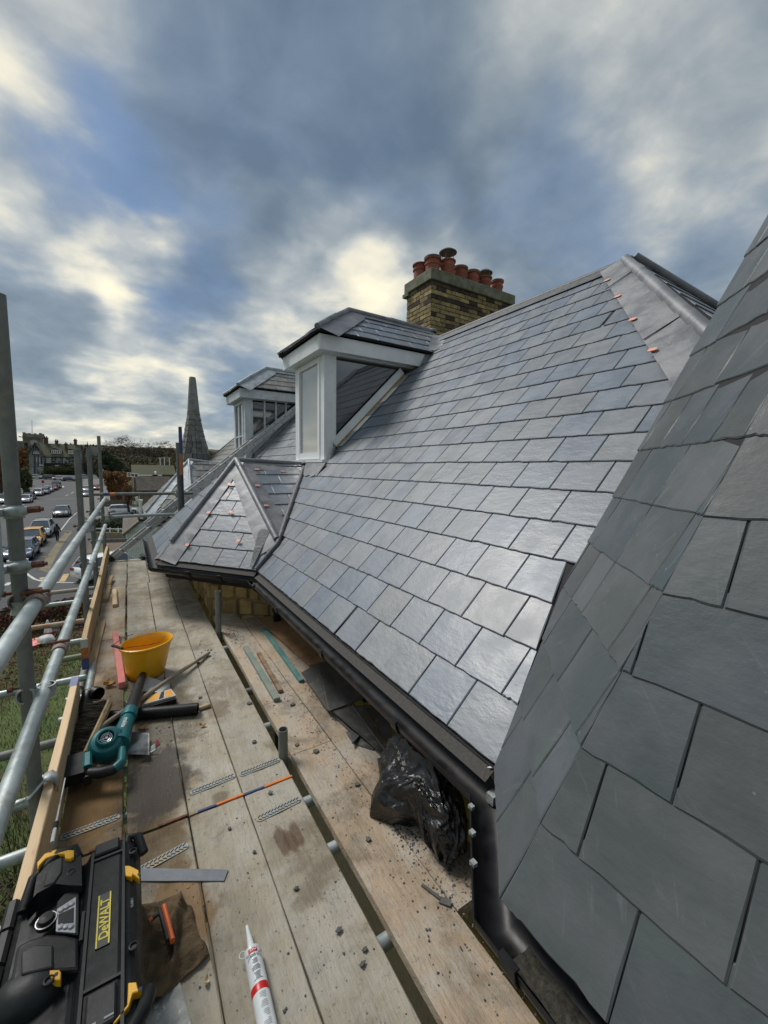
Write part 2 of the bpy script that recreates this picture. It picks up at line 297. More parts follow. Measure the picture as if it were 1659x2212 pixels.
REDB = mat('red_brick_wall', (.13, .07, .052), (.09, .052, .042), rough=.95, scale=3, bump=.3)
GWALL = mat('garden_wall_stone', (.19, .155, .11), (.12, .1, .07), rough=.95, scale=1.2, bump=.5, bscale=5, coord='World')
# ---------------------------------------------------------------- geometry helpers
ORI = {}
class G:
    def __init__(s): s.v = []; s.f = []
    def add(s, vs, fs):
        n = len(s.v); s.v += [Vector(v) for v in vs]; s.f += [tuple(i + n for i in f) for f in fs]; return s
    def box(s, a, b):
        x0, y0, z0 = a; x1, y1, z1 = b
        return s.add([(x0, y0, z0), (x1, y0, z0), (x1, y1, z0), (x0, y1, z0), (x0, y0, z1), (x1, y0, z1), (x1, y1, z1), (x0, y1, z1)],
                     [(0, 3, 2, 1), (4, 5, 6, 7), (0, 1, 5, 4), (1, 2, 6, 5), (2, 3, 7, 6), (3, 0, 4, 7)])
    def bar(s, p, q, w, h, up=(0, 0, 1), c=0.0):   # beam p->q, width w, height h, chamfer c
        p, q = Vector(p), Vector(q); d = (q - p).normalized(); sd = d.cross(Vector(up)).normalized(); u = sd.cross(d)
        w, h = w / 2, h / 2
        if c: pr = [(-w + c, -h), (w - c, -h), (w, -h + c), (w, h - c), (w - c, h), (-w + c, h), (-w, h - c), (-w, -h + c)]
        else: pr = [(-w, -h), (w, -h), (w, h), (-w, h)]
        n = len(pr)
        return s.add([p + sd * a + u * b for a, b in pr] + [q + sd * a + u * b for a, b in pr],
                     [tuple(range(n))[::-1], tuple(range(n, 2 * n))] + [(i, (i + 1) % n, n + (i + 1) % n, n + i) for i in range(n)])
    def tube(s, pts, r, n=12, cap=True, hollow=False):
        pts = [Vector(p) for p in pts]; rs = r if isinstance(r, (list, tuple)) else [r] * len(pts)
        rings = []; prev = None
        for i, p in enumerate(pts):
            d = (pts[min(i + 1, len(pts) - 1)] - pts[max(i - 1, 0)]).normalized()
            if prev is None: a = d.orthogonal().normalized()
            else: a = (prev - d * prev.dot(d)).normalized()
            prev = a; b = d.cross(a)
            rings.append([p + (a * math.cos(2 * math.pi * k / n) + b * math.sin(2 * math.pi * k / n)) * rs[i] for k in range(n)])
        vs = [v for rg in rings for v in rg]; fs = []
        for i in range(len(rings) - 1):
            for k in range(n): fs.append((i * n + k, i * n + (k + 1) % n, (i + 1) * n + (k + 1) % n, (i + 1) * n + k))
        if cap and not hollow: fs.append(tuple(range(n))[::-1]); fs.append(tuple(range(len(vs) - n, len(vs))))
        s.add(vs, fs)
        if hollow:   # open pipe: inner wall and end rings
            m0 = len(s.v); k0 = m0 - len(vs); inner = []
            for i, p in enumerate(pts): inner += [p + (v - p) * .86 for v in rings[i]]
            s.v += inner; q = len(rings)
            for i in range(q - 1):
                for k in range(n): s.f.append((m0 + i * n + (k + 1) % n, m0 + i * n + k, m0 + (i + 1) * n + k, m0 + (i + 1) * n + (k + 1) % n))
            for e in (0, q - 1):
                for k in range(n):
                    fa = (k0 + e * n + k, m0 + e * n + k, m0 + e * n + (k + 1) % n, k0 + e * n + (k + 1) % n)
                    s.f.append(fa if e == 0 else fa[::-1])
        return s
    def lathe(s, c, prof, n=24, ax=(0, 0, 1), sx=1.0, sy=1.0, close=False):
        c = Vector(c); ax = Vector(ax).normalized(); a = Vector((1, 0, 0)) if abs(ax.z) > .9 else ax.orthogonal().normalized()
        a = (a - ax * a.dot(ax)).normalized(); b = ax.cross(a); vs = []; fs = []
        for r, h in prof:
            for k in range(n): vs.append(c + ax * h + a * (r * sx * math.cos(2 * math.pi * k / n)) + b * (r * sy * math.sin(2 * math.pi * k / n)))
        for i in range(len(prof) - 1):
            for k in range(n): fs.append((i * n + k, i * n + (k + 1) % n, (i + 1) * n + (k + 1) % n, (i + 1) * n + k))
        if close: fs.append(tuple(range(n))[::-1]); fs.append(tuple(range(len(vs) - n, len(vs))))
        return s.add(vs, fs)
    def slab(s, poly, n, t):   # polygon with thickness t along -n
        poly = [Vector(p) for p in poly]; n = Vector(n).normalized(); k = len(poly)
        return s.add(poly + [p - n * t for p in poly], [tuple(range(k)), tuple(range(k, 2 * k))[::-1]] + [(i, k + i, k + (i + 1) % k, (i + 1) % k) for i in range(k)])
    def sheet(s, rows):
        vs = [v for r in rows for v in r]; m_ = len(rows[0])
        return s.add(vs, [(i * m_ + j, i * m_ + j + 1, (i + 1) * m_ + j + 1, (i + 1) * m_ + j) for i in range(len(rows) - 1) for j in range(m_ - 1)])
    def obj(s, name, mt, parent=None, origin=None, smooth=None, local=False, fix=True, mesh=None):
        me = mesh or bpy.data.meshes.new(name)
        o = bpy.data.objects.new(name, me)
        if parent is not None: base = ORI.get(parent.name, Vector((0, 0, 0))); o.parent = parent
        else: base = Vector(origin) if origin is not None else Vector((0, 0, 0)); o.location = base
        ORI[o.name] = base
        if not mesh:
            off = Vector((0, 0, 0)) if local else base
            me.from_pydata([tuple(v - off) for v in s.v], [], s.f)
            if fix:
                bm = bmesh.new(); bm.from_mesh(me); bmesh.ops.recalc_face_normals(bm, faces=bm.faces); bm.to_mesh(me); bm.free()
            if mt: me.materials.append(mt)
            if smooth is not None:
                for p in me.polygons: p.use_smooth = True
                try: me.set_sharp_from_angle(angle=math.radians(smooth))
                except Exception: pass
        COL.objects.link(o); return o
def tag(o, label=None, cat=None, group=None, kind=None):
    if label: o['label'] = label
    if cat: o['category'] = cat
    if group: o['group'] = group
    if kind: o['kind'] = kind
    return o
def thing(name, label, cat, loc=(0, 0, 0), rz=0.0, group=None):
    o = bpy.data.objects.new(name, None); o.empty_display_size = .1; COL.objects.link(o); o.location = loc; o.rotation_euler = (0, 0, rz)
    ORI[o.name] = Vector(loc); return tag(o, label, cat, group)
def lthing(name, label, cat, loc, rz=0.0, group=None):   # its parts are given in local coordinates
    o = thing(name, label, cat, loc, rz, group); ORI[o.name] = Vector((0, 0, 0)); return o
def copy_tree(o, parent=None):
    c = o.copy(); COL.objects.link(c)
    if parent is not None: c.parent = parent
    ORI[c.name] = ORI.get(o.name, Vector((0, 0, 0)))
    for ch in list(o.children): copy_tree(ch, c)
    return c
def bevel(o, w, seg=1):
    b = o.modifiers.new('bevel', 'BEVEL'); b.width = w; b.segments = seg; b.limit_method = 'ANGLE'; b.angle_limit = math.radians(40); return o
def text(name, s, size, mt, parent, M4, ext=.0006):
    cu = bpy.data.curves.new(name, 'FONT'); cu.body = s; cu.size = size; cu.extrude = ext; cu.align_x = 'CENTER'; cu.align_y = 'CENTER'; cu.offset = size * .018
    t = bpy.data.objects.new(name, cu); COL.objects.link(t)
    dg = bpy.context.evaluated_depsgraph_get(); me = bpy.data.meshes.new_from_object(t.evaluated_get(dg))
    COL.objects.unlink(t); bpy.data.objects.remove(t)
    me.materials.clear(); me.materials.append(mt)
    base = ORI.get(parent.name, Vector((0, 0, 0))); me.transform(Matrix.Translation(-base) @ M4)
    o = bpy.data.objects.new(name, me); o.parent = parent; COL.objects.link(o); ORI[o.name] = base; return o
def frame(o, x, y):   # matrix with local x, y axes
    x = Vector(x).normalized(); y = Vector(y); y = (y - x * y.dot(x)).normalized(); z = x.cross(y)
    M4 = Matrix((x, y, z)).transposed().to_4x4(); M4.translation = Vector(o); return M4
# ================================================================ roof slates
def clip(poly, a, b, c):   # keep a*u+b*v+c >= 0
    out_ = []
    for i in range(len(poly)):
        p, q = poly[i], poly[(i + 1) % len(poly)]
        dp = a * p[0] + b * p[1] + c; dq = a * q[0] + b * q[1] + c
        if dp >= 0: out_.append(p)
        if dp * dq < 0: t = dp / (dp - dq); out_.append((p[0] + (q[0] - p[0]) * t, p[1] + (q[1] - p[1]) * t))
    return out_
def area(p): return .5 * abs(sum(p[i][0] * p[(i + 1) % len(p)][1] - p[(i + 1) % len(p)][0] * p[i][1] for i in range(len(p))))
def slate_geo(poly, v0, gauge, T=.0064, rough=.0021, tail_rng=None, lift=.013, seg=6):
    # poly in (u,v); a dressed slab whose tail stands proud of the course below
    rr = tail_rng or random
    P = []
    n = len(poly)
    for i in range(n):
        p, q = poly[i], poly[(i + 1) % n]; L_ = math.hypot(q[0] - p[0], q[1] - p[1])
        if L_ < .004: continue
        k = seg if (abs(p[1] - q[1]) < .01 and p[1] < v0 + .02) else (3 if L_ > .12 else 1)
        for j in range(k):
            t = j / k; x = p[0] + (q[0] - p[0]) * t; y = p[1] + (q[1] - p[1]) * t
            jx, jy = rr.uniform(-rough, rough), rr.uniform(-rough, rough)
            tl = k == seg and seg > 1
            jx *= .25; jy *= (1.0 if tl else .3)
            if tl and j and rr.random() < .2: jy = abs(jy) * 2.6
            P.append((x + jx, y + jy))
    k = len(P)
    if k < 3: return None
    cu = sum(p[0] for p in P) / k; cv = sum(p[1] for p in P) / k
    def h(v): return lift - (v - v0) * (lift - .002) / (gauge + .05)
    vs = []; tw = rr.uniform(-.0009, .0009)
    for (u, v) in P: vs.append((u, v, h(v) - T + tw * (u - cu) * 8))
    for (u, v) in P: vs.append((u, v, h(v) - T * .45 + tw * (u - cu) * 8))
    for (u, v) in P:
        d = math.hypot(u - cu, v - cv) or 1; ins = rr.uniform(.0025, .0055)
        vs.append((u - (u - cu) / d * ins, v - (v - cv) / d * ins, h(v) + tw * (u - cu) * 8))
    fs = [tuple(range(2 * k, 3 * k))]
    for i in range(k):
        j = (i + 1) % k; fs.append((i, j, k + j, k + i)); fs.append((k + i, k + j, 2 * k + j, 2 * k + i))
    return vs, fs
def slates(parent, o, ud, vd, poly, gauge, w, mt, seed=1, clips=None, skip=None, maxn=300, gap=.0042, name='slate', key=None, vstart=0.0, widths=None, ustart=None, detail=True, head=None, lift=.013):
    """o: point on the eave, ud along the course, vd up the slope; poly: convex outline in (u,v)"""
    rr = random.Random(seed); o = Vector(o); ud = Vector(ud).normalized(); vd = Vector(vd).normalized(); nn = ud.cross(vd)
    if nn.z < 0: nn = -nn
    base = ORI[parent.name]; M4 = Matrix((ud, vd, ud.cross(vd))).transposed().to_4x4(); sgn = 1 if ud.cross(vd).z > 0 else -1
    us = [p[0] for p in poly]; vs_ = [p[1] for p in poly]; u0, u1, v0_, v1 = min(us), max(us), min(vs_), max(vs_)
    items = []; row = 0; v = v0_ + vstart
    hs = []
    n_ = len(poly); sa = sum(poly[i][0] * poly[(i + 1) % n_][1] - poly[(i + 1) % n_][0] * poly[i][1] for i in range(n_)); s_ = 1 if sa > 0 else -1
    for i in range(n_):
        p, q = poly[i], poly[(i + 1) % n_]; ex, ey = q[0] - p[0], q[1] - p[1]
        hs.append((-ey * s_, ex * s_, (ey * p[0] - ex * p[1]) * s_))
    while v < v1 - .01:
        u = (ustart if ustart is not None else u0) - (w / 2 if row % 2 else 0) - w * 2 + rr.uniform(-.004, .004)
        while u < u1:
            ww = w * (widths[rr.randrange(len(widths))] if widths else 1.0)
            t = rr.uniform(-.0015, .0015)
            rect = [(u + gap / 2, v + t), (u + ww - gap / 2, v + t + rr.uniform(-.0015, .0015)), (u + ww - gap / 2, v + gauge + .035), (u + gap / 2, v + gauge + .035)]
            c = rect; full = True; a0 = area(rect)
            cl = list(hs)
            if clips: cl += clips(u + ww / 2, v + gauge / 2)
            for (a, b, cc) in cl:
                if cc is None: continue
                c = clip(c, a, b, cc)
                if not c: break
            u += ww
            if not c or area(c) < .00035: continue
            cu = sum(p[0] for p in c) / len(c); cv = sum(p[1] for p in c) / len(c); P3 = o + ud * cu + vd * cv
            if skip and skip(P3): continue
            items.append((c, area(c) > a0 * .999 and not widths, cu, v, P3))
        v += gauge; row += 1
    items.sort(key=lambda it: (key(it[4]) if key else it[4].length))
    # shared shapes for whole slates
    var = []
    for i in range(14):
        g = slate_geo([(-w / 2 + gap / 2, 0), (w / 2 - gap / 2, 0), (w / 2 - gap / 2, gauge + .035), (-w / 2 + gap / 2, gauge + .035)], 0, gauge, tail_rng=rr, lift=lift)
        me = bpy.data.meshes.new(name); me.from_pydata([(a, b, c * sgn) for a, b, c in g[0]], [], g[1] if sgn > 0 else [f[::-1] for f in g[1]]); me.materials.append(mt); var.append(me)
    rest = G(); cnt = 0
    for (c, full, cu, v, P3) in items:
        if cnt < maxn:
            cnt += 1
            ob = None
            if full:
                me = var[rr.randrange(len(var))]; uc = sum(p[0] for p in c) / len(c); loc = o + ud * uc + vd * (min(p[1] for p in c))
            else:
                mu = sum(p[0] for p in c) / len(c); g = slate_geo([(p[0] - mu, p[1] - v) for p in c], 0, gauge, tail_rng=rr, lift=lift)
                if not g: continue
                me = bpy.data.meshes.new(name); me.from_pydata([(a, b, z * sgn) for a, b, z in g[0]], [], g[1]); me.materials.append(mt)
                bm = bmesh.new(); bm.from_mesh(me); bmesh.ops.recalc_face_normals(bm, faces=bm.faces); bm.to_mesh(me); bm.free()
                loc = o + ud * mu + vd * v
            ob = bpy.data.objects.new(name, me); ob.parent = parent; COL.objects.link(ob)
            mm = M4.copy(); mm.translation = loc - base; ob.matrix_basis = mm; ORI[ob.name] = base
        else:
            g = slate_geo([(p[0], p[1]) for p in c], v, gauge, tail_rng=rr, seg=1, lift=lift)
            if g: rest.add([o + ud * a + vd * b + nn * z for a, b, z in g[0]], g[1])
    if rest.v:
        ob = rest.obj('distant_slates', mt, parent); ob['kind'] = 'stuff'
def uv(o, ud, vd, P):
    d = Vector(P) - Vector(o); ud = Vector(ud).normalized(); vd = Vector(vd).normalized(); return (d.dot(ud), d.dot(vd))
# ================================================================ the house
HOUSE = thing('stone_house', 'stone house being re-slated, with new grey slate roof, dormers and chimney beside the scaffold', 'house', (2.5, 5, -7.7))
s2 = math.sqrt(.5)
ME_X, ME_Z = 1.0, -.972      # eave line of the main slope, slope 45 degrees
RX, RZ = 3.84, 1.868         # ridge
# --- main roof
A = Vector((1.12, 5.2, .06)); J = Vector((1.995, 5.2, .023)); V = Vector((1.0, 3.86, -.972)); E1 = Vector((.25, 4.83, -.975)); K = Vector((1.222, 3.905, -.75))
Jn = Vector((1.44, 1.012, -.532))
YF = 15.6
g = G()
g.slab([(RX, 2.12, RZ), (1.0, -.72, -.972), (1.0, YF - 1.2, -.972), (RX, YF - 2.9, RZ)][::-1], (-1, 0, 1), .05)
main = g.obj('main_roof', UNDER, HOUSE)
o_m = Vector((1.0, 0, -.972)); ud = Vector((0, 1, 0)); vd = Vector((s2, 0, s2))
def zb(P): return P.x - 1.972
def main_clips(u, v):
    X = 1 + v * s2; r = []
    if X < 1.62: r.append((1.0, -.325 * s2, -.868))       # near valley: Y > .868+.325(X-1)
    # bay valleys
    if X < 2.0:
        if u < 5.2:
            if X < K.x: a, b = V, K
            else: a, b = K, J
            sl = (b.y - a.y) / (b.x - a.x); r.append((-1.0, sl * s2, a.y + sl * (1 - a.x) - .03))
        else:
            a, b = Vector((1.0, 7.6, 0)), J; sl = (b.y - a.y) / (b.x - a.x); r.append((1.0, -sl * s2, -(a.y + sl * (1 - a.x))))
    return r
def main_skip(P):
    for d in (0, 3.9):
        if 2.14 < P.x < 3.35 and 4.74 + d < P.y < 5.56 + d: return True
    if 1.0 < P.x < 1.7 and 8.6 < P.y < 10.8 and P.x < 1.0 + (1.1 - abs(P.y - 9.7)) * .9: return True
    return False
# hip with 0.26 lead wing: Y > X - 1.72 + .1
poly = [(.6, 0.0), (YF - 1.2, 0), (YF - 2.9, 3.93), (2.44, 3.93), (.86, 2.32), (.6, 2.0)]
poly = [(.70, 0.0), (YF - 1.2, 0), (YF - 2.9, 3.90), (2.17, 3.90), (.70, 1.80)]
def key_main(P): return P.length - (2 if P.y < 5 else 0)
slates(main, o_m, ud, vd, poly, .207, .254, SLATE, seed=3, clips=main_clips, skip=main_skip, maxn=300, key=key_main, ustart=.868)
# eaves tilt board under the bottom course
G().slab([(.995, .86, -.985), (1.06, .86, -.93), (1.06, 3.84, -.93), (.995, 3.84, -.985)], (-1, 0, 1), .012).obj('eaves_board', UNDER, main)
# ridge: dark lead roll and flashing band
g = G(); g.tube([(RX + .0, YF - 2.7, RZ - .01), (RX + .0, 2.12, RZ - .01)], .042, 12)
g.slab([(RX - .13, 2.24, RZ - .13 + .032), (RX, 2.12, RZ + .03), (RX, YF - 2.8, RZ + .03), (RX - .13, YF - 2.8, RZ - .13 + .032)][::-1], (-1, 0, 1), .006)
g.slab([(RX + .11, 2.0, RZ - .09), (RX, 2.09, RZ + .018), (RX, YF - 2.8, RZ + .018), (RX + .11, YF - 2.8, RZ - .09)], (1, 0, 1), .006)
g.obj('ridge_capping', LEAD_DK, main, smooth=50)
# hip roll, lead wings with dressed undulations
hd = Vector((-1, -1, -1)).normalized(); h0 = Vector((3.825, 2.17, 1.878)); HL = 4.3
g = G(); k = 3; segs = [(0, .42), (.40, 1.62), (1.60, 2.85), (2.83, HL)]
for i, (a, b) in enumerate(segs):
    g.tube([h0 + hd * a + Vector((0, 0, .002 + .004 * (i % 2))), h0 + hd * b + Vector((0, 0, -.002))], .044, 14)
g.obj('hip_roll', LEAD, main, smooth=50)
g = G(); rows = []; n_ = 150
wd = Vector((-1, 1, 0)).normalized(); wn = Vector((-1, 0, 1)).normalized(); inp = (Vector((0, 1, 0)) + hd * -0.0)
lat = Vector((-.0, 1, 0)); lat = (lat - hd * lat.dot(hd)); lat = (lat - wn * lat.dot(wn)).normalized()
for i in range(n_ + 1):
    s_ = HL * i / n_; ph = (s_ * hd.z * -1) / (.207 * s2); ph -= math.floor(ph); bump_ = .016 * (1 - ph) ** 1.5 + .004
    for lim in (.41, 1.61, 2.84):
        if s_ < lim: bump_ += .0015
    W_ = .205 + .028 * s_
    rows.append([h0 + hd * s_ + lat * (W_ * t) + wn * (bump_ * (1 if t > .1 else .6) + .002) for t in (0, .15, .35, .6, .85, 1.0)])
g.sheet(rows); g.obj('hip_flashing', LEAD, main, smooth=60)
for lim in (.41, 1.61, 2.84):
    g = G(); g.bar(h0 + hd * lim + lat * .03 + wn * .018, h0 + hd * (lim + .06) + lat * .25 + wn * .018, .006, .004, wn); g.obj('lead_seam', UNDER, main)
for s_ in (.30, .78, 1.32, 1.86, 2.42):
    c = h0 + hd * s_ + lat * (.205 + .028 * s_) + wn * .030
    vv = Vector((0, 1, 0)); g = G(); a = c - vv * .035; b = c + vv * .012
    up_ = vd
    g.slab([c + vv * .012 - up_ * .014, c - vv * .03 - up_ * .014, c - vv * .04, c - vv * .03 + up_ * .014, c + vv * .012 + up_ * .014], wn, .003); g.obj('copper_clip', COPPER, main)
# hip end face (seen edge on beyond the roll) and rear slope
g = G(); g.slab([(RX, 2.11, RZ), (1.0, -.72, -.972), (6.68, -.72, -.972)], (0, -1, 1), .05)
g.slab([(RX, 2.11, RZ), (6.68, -.72, -.972), (6.68, YF, -.972), (RX, YF - 2.9, RZ)], (1, 0, 1), .05); g.slab([(RX, YF - 2.9, RZ), (1.0, YF - .06, -.972), (6.68, YF - .06, -.972)][::-1], (0, 1, 1), .05)
back = g.obj('rear_roof', UNDER, HOUSE)
slates(back, (1.0, -.72, -.972), (1, 0, 0), (0, s2, s2), [(1.6, 1.55), (4.1, 1.55), (2.84, 3.96)], .207, .254, SLATE, seed=8, maxn=60, key=lambda P: -P.z)
g = G(); g.tube([Vector((RX, 2.10, RZ + .01)), Vector((RX + 1.9, .20, RZ - 1.89))], .04, 10); g.obj('hip_roll', LEAD, back, smooth=50)
# --- near bay roof (right foreground)
Cn = Vector((.684, .566, -.968)); t65 = math.tan(math.radians(65))
hipd = Vector((1, -.405, 2.145))
n1 = Vector((-t65 * s2, t65 * s2, 1)); n2 = Vector((-t65, 0, 1))
top = Cn + hipd * 1.35
S0 = Vector((1.405, .955, -.52)); S1 = Vector((1.955, .644, .835))
def onp(n, p0, x, y): return p0.z - (n.x * (x - p0.x) + n.y * (y - p0.y)) / n.z
Vb = Vector((.985, .867, -.968)); S0.z = onp(n1, Cn, S0.x, S0.y); S1.z = onp(n1, Cn, S1.x, S1.y)
S2 = S1 + (S1 - S0) * 1.15
g = G(); g.slab([Cn, Vb, S0, S2, top + Vector((.0, 0, 0))], n1, .04); g.slab([Cn, top, (top.x, -1.0, top.z), (Cn.x, -1.0, Cn.z)], n2, .04)
g.slab([S0, S2, (S2.x + 1.2, S2.y, S2.z), (S0.x + 2.2, S0.y, S0.z)], (0, 1, .3), .04)
nb = g.obj('near_bay_roof', UNDER, HOUSE)
vd1 = Vector((s2, -s2, t65)).normalized(); ud1 = Vector((s2, s2, 0)); o1 = Cn
slates(nb, o1, ud1, vd1, [uv(o1, ud1, vd1, p) for p in (Cn, Vb, S0, S2, top)], .193, .25, SLATE_G, seed=5, ustart=.05, widths=[1, 1, .62, 1.1], maxn=120, lift=.008)
vd2 = Vector((1, 0, t65)).normalized(); ud2 = Vector((0, -1, 0))
slates(nb, o1, ud2, vd2, [uv(o1, ud2, vd2, p) for p in (Cn, top, (top.x, -.9, top.z), (Cn.x, -.9, Cn.z))], .193, .252, SLATE_G, seed=11, ustart=-.005, maxn=150, lift=.0072, gap=.0032)
# --- far bay: canted front roof with lead hips
Kp = K; Jp = J
def pn(a, b, c):
    n = (Vector(b) - Vector(a)).cross(Vector(c) - Vector(a)).normalized(); return n if n.z > 0 else -n
E2 = Vector((.26, 6.75, -.975)); V2 = Vector((1.0, 7.58, -.972))
ncf = pn(A, E1, V); nf = pn(A, E1, E2); nr = pn(A, J, K)
g = G(); g.slab([A, J, K], nr, .03); g.slab([A, K, V, E1], ncf, .03); g.slab([A, E1, E2], nf, .03); g.slab([A, E2, V2, J], pn(A, E2, V2), .03)
bay = g.obj('bay_roof', UNDER, HOUSE)
def face(parent, O, ua, polyw, nrm, gauge, w, mt, **kw):
    ua = Vector(ua).normalized(); va = nrm.cross(ua).normalized(); va = va if va.z > 0 else -va
    slates(parent, O, ua, va, [uv(O, ua, va, p) for p in polyw], gauge, w, mt, **kw)
mix = lambda a, b, t: a + (b - a) * t
# canted face: slates between the two lead wings
face(bay, E1, V - E1, [mix(E1, V, .10), V, K, mix(A, K, .12)], ncf, .2, .30, SLATE, seed=4, maxn=60)
face(bay, E1, E2 - E1, [mix(E1, E2, .14), mix(E2, E1, .14), mix(A, E2, .2), mix(A, E1, .2)], nf, .2, .25, SLATE, seed=14, maxn=60)
O_r = Vector((1.0, K.y, K.z)); face(bay, O_r, (1, 0, 0), [mix(A, K, .06), K, J], nr, .2, .28, SLATE, seed=15, maxn=60, vstart=.05)
def roll(par, p, q, r=.034, nm='lead_roll', mt=LEAD, z=.03):
    g = G(); p = Vector(p) + Vector((0, 0, z)); q = Vector(q) + Vector((0, 0, z)); d = (q - p).normalized()
    g.tube([p, mix(p, q, .12), mix(p, q, .121), q], [r, r, r * .93, r * .95], 14); g.obj(nm, mt, par, smooth=50)
def wing(par, p, q, n, side, w0, w1, mt=LEAD, lift=.02, nm='lead_wing', steps=24, und=.004, per=.2):
    g = G(); rows = []; p = Vector(p); q = Vector(q); d = (q - p); s = n.cross(d).normalized() * side
    for i in range(steps * 2 + 1):
        t = i / (steps * 2); w_ = w0 + (w1 - w0) * t; c = p + d * t; ph = (t * d.length / per) % 1.0
        h = lift + und * (1 - ph)
        rows.append([c + n * lift, c + s * w_ * .5 + n * h, c + s * w_ + n * (h - .004)])
    g.sheet(rows)
    last = len(rows); return g.obj(nm, mt, par, smooth=50)
roll(bay, A, mix(A, E1, .86), .036); roll(bay, A, mix(A, K, .97), .036)
roll(bay, A + Vector((-.02, 0, 0)), J + Vector((.03, 0, 0)), .03)
wing(bay, A, E1, ncf, 1 if ncf.cross(E1 - A).dot(V - A) > 0 else -1, .14, .26); wing(bay, A, E1, nf, 1 if nf.cross(E1 - A).dot(E2 - A) > 0 else -1, .08, .2)
wing(bay, A, K, ncf, 1 if ncf.cross(K - A).dot(E1 - A) > 0 else -1, .10, .20); wing(bay, A, K, nr, 1 if nr.cross(K - A).dot(J - A) > 0 else -1, .14, .20)
wing(bay, A, J, nr, 1 if nr.cross(J - A).dot(K - A) > 0 else -1, .20, .16)
# lead apron at the foot of the second hip and into the valley
wing(bay, mix(A, K, .86), V + Vector((-.02, .04, .02)), ncf, 1 if ncf.cross(V - A).dot(E1 - A) > 0 else -1, .14, .035, LEAD_DK, lift=.022)
g = G(); vr = []
for t in [i / 20 for i in range(21)]:
    p = mix(J, K, t / .8) if t < .8 else mix(K, V, (t - .8) / .2)
    vr.append(p + Vector((-.01, -.02, .018)))
g.tube(vr, [.022 + .012 * (1 - abs(i / 20 - .5)) for i in range(21)], 10); g.obj('valley_roll', LEAD_DK, bay, smooth=60)
g = G(); g.tube([mix(J, K, -.02) + Vector((-.01, -.02, .03)), mix(J, K, .03) + Vector((-.01, -.02, .03))], .045, 12, hollow=True); g.obj('roll_end', LEAD_DK, bay)
# copper clips read from the photograph on the two faces
def clipat(par, px, n, p0, du, w=.045, h=.03):
    r = ray(*px); c = r * (n.dot(p0) / n.dot(r)) + n * .034; du = (Vector(du) - n * Vector(du).dot(n)).normalized(); dv = n.cross(du); dv = dv if dv.z > 0 else -dv
    G().slab([c - du * w / 2 - dv * h / 2, c + du * w / 2 - dv * h / 2, c + du * w / 2 + dv * h * .35, c + du * w * .35 + dv * h / 2, c - du * w * .35 + dv * h / 2, c - du * w / 2 + dv * h * .35], n, .003).obj('copper_clip', COPPER, par)
cz = lambda x, y: (298.6 + .28 * x, 962.2 + .28 * y)
for px in [(713, 313), (555, 530), (725, 526), (392, 778), (784, 747)]: clipat(bay, cz(*px), ncf, A, V - E1)
for px in [(913, 202), (1110, 216), (917, 326), (983, 481)]: clipat(bay, cz(*px), nr, A, (1, 0, 0), .05, .028)
# --- second bay beyond, older slates and pale lead
dB = Vector((0, 4.5, 0)); g = G()
A2, J2, V2a, E1b, E2b, V2b = A + dB + Vector((0, 0, .05)), J + dB, Vector((1.0, 8.36, -.972)), E1 + dB, E2 + dB, V2 + dB
g.slab([A2, J2, V2a], pn(A2, J2, V2a), .03); g.slab([A2, V2a, E1b], pn(A2, V2a, E1b), .03); g.slab([A2, E1b, E2b], pn(A2, E1b, E2b), .03); g.slab([A2, E2b, V2b, J2], pn(A2, E2b, V2b), .03)
bay2 = g.obj('old_bay_roof', UNDER, HOUSE)
face(bay2, E1b, V2a - E1b, [E1b, V2a, A2], pn(A2, V2a, E1b), .2, .25, SLATE_OLD, seed=24, maxn=50, widths=[1, .8, 1.1])
face(bay2, E1b, E2b - E1b, [E1b, E2b, A2], pn(A2, E1b, E2b), .2, .25, SLATE_OLD, seed=25, maxn=50)
face(bay2, V2a, (1, 0, 0), [V2a, J2, A2], pn(A2, V2a, J2), .2, .25, SLATE_OLD, seed=26, maxn=50)
for (p, q) in ((A2, E1b), (A2, V2a), (A2, J2)): roll(bay2, p, mix(p, q, .97), .03, mt=LEAD_OLD)
nn_ = pn(A2, V2a, E1b)
wing(bay2, A2, E1b, nn_, 1 if nn_.cross(E1b - A2).dot(V2a - A2) > 0 else -1, .16, .24, LEAD_OLD)
wing(bay2, A2, V2a, nn_, 1 if nn_.cross(V2a - A2).dot(E1b - A2) > 0 else -1, .2, .26, LEAD_OLD)
nn_ = pn(A2, V2a, J2); wing(bay2, A2, V2a, nn_, 1 if nn_.cross(V2a - A2).dot(J2 - A2) > 0 else -1, .24, .26, LEAD_OLD); wing(bay2, A2, J2, nn_, 1 if nn_.cross(J2 - A2).dot(V2a - A2) > 0 else -1, .14, .14, LEAD_OLD)
nn_ = pn(A2, E1b, E2b); wing(bay2, A2, E1b, nn_, 1 if nn_.cross(E1b - A2).dot(E2b - A2) > 0 else -1, .2, .24, LEAD_OLD)
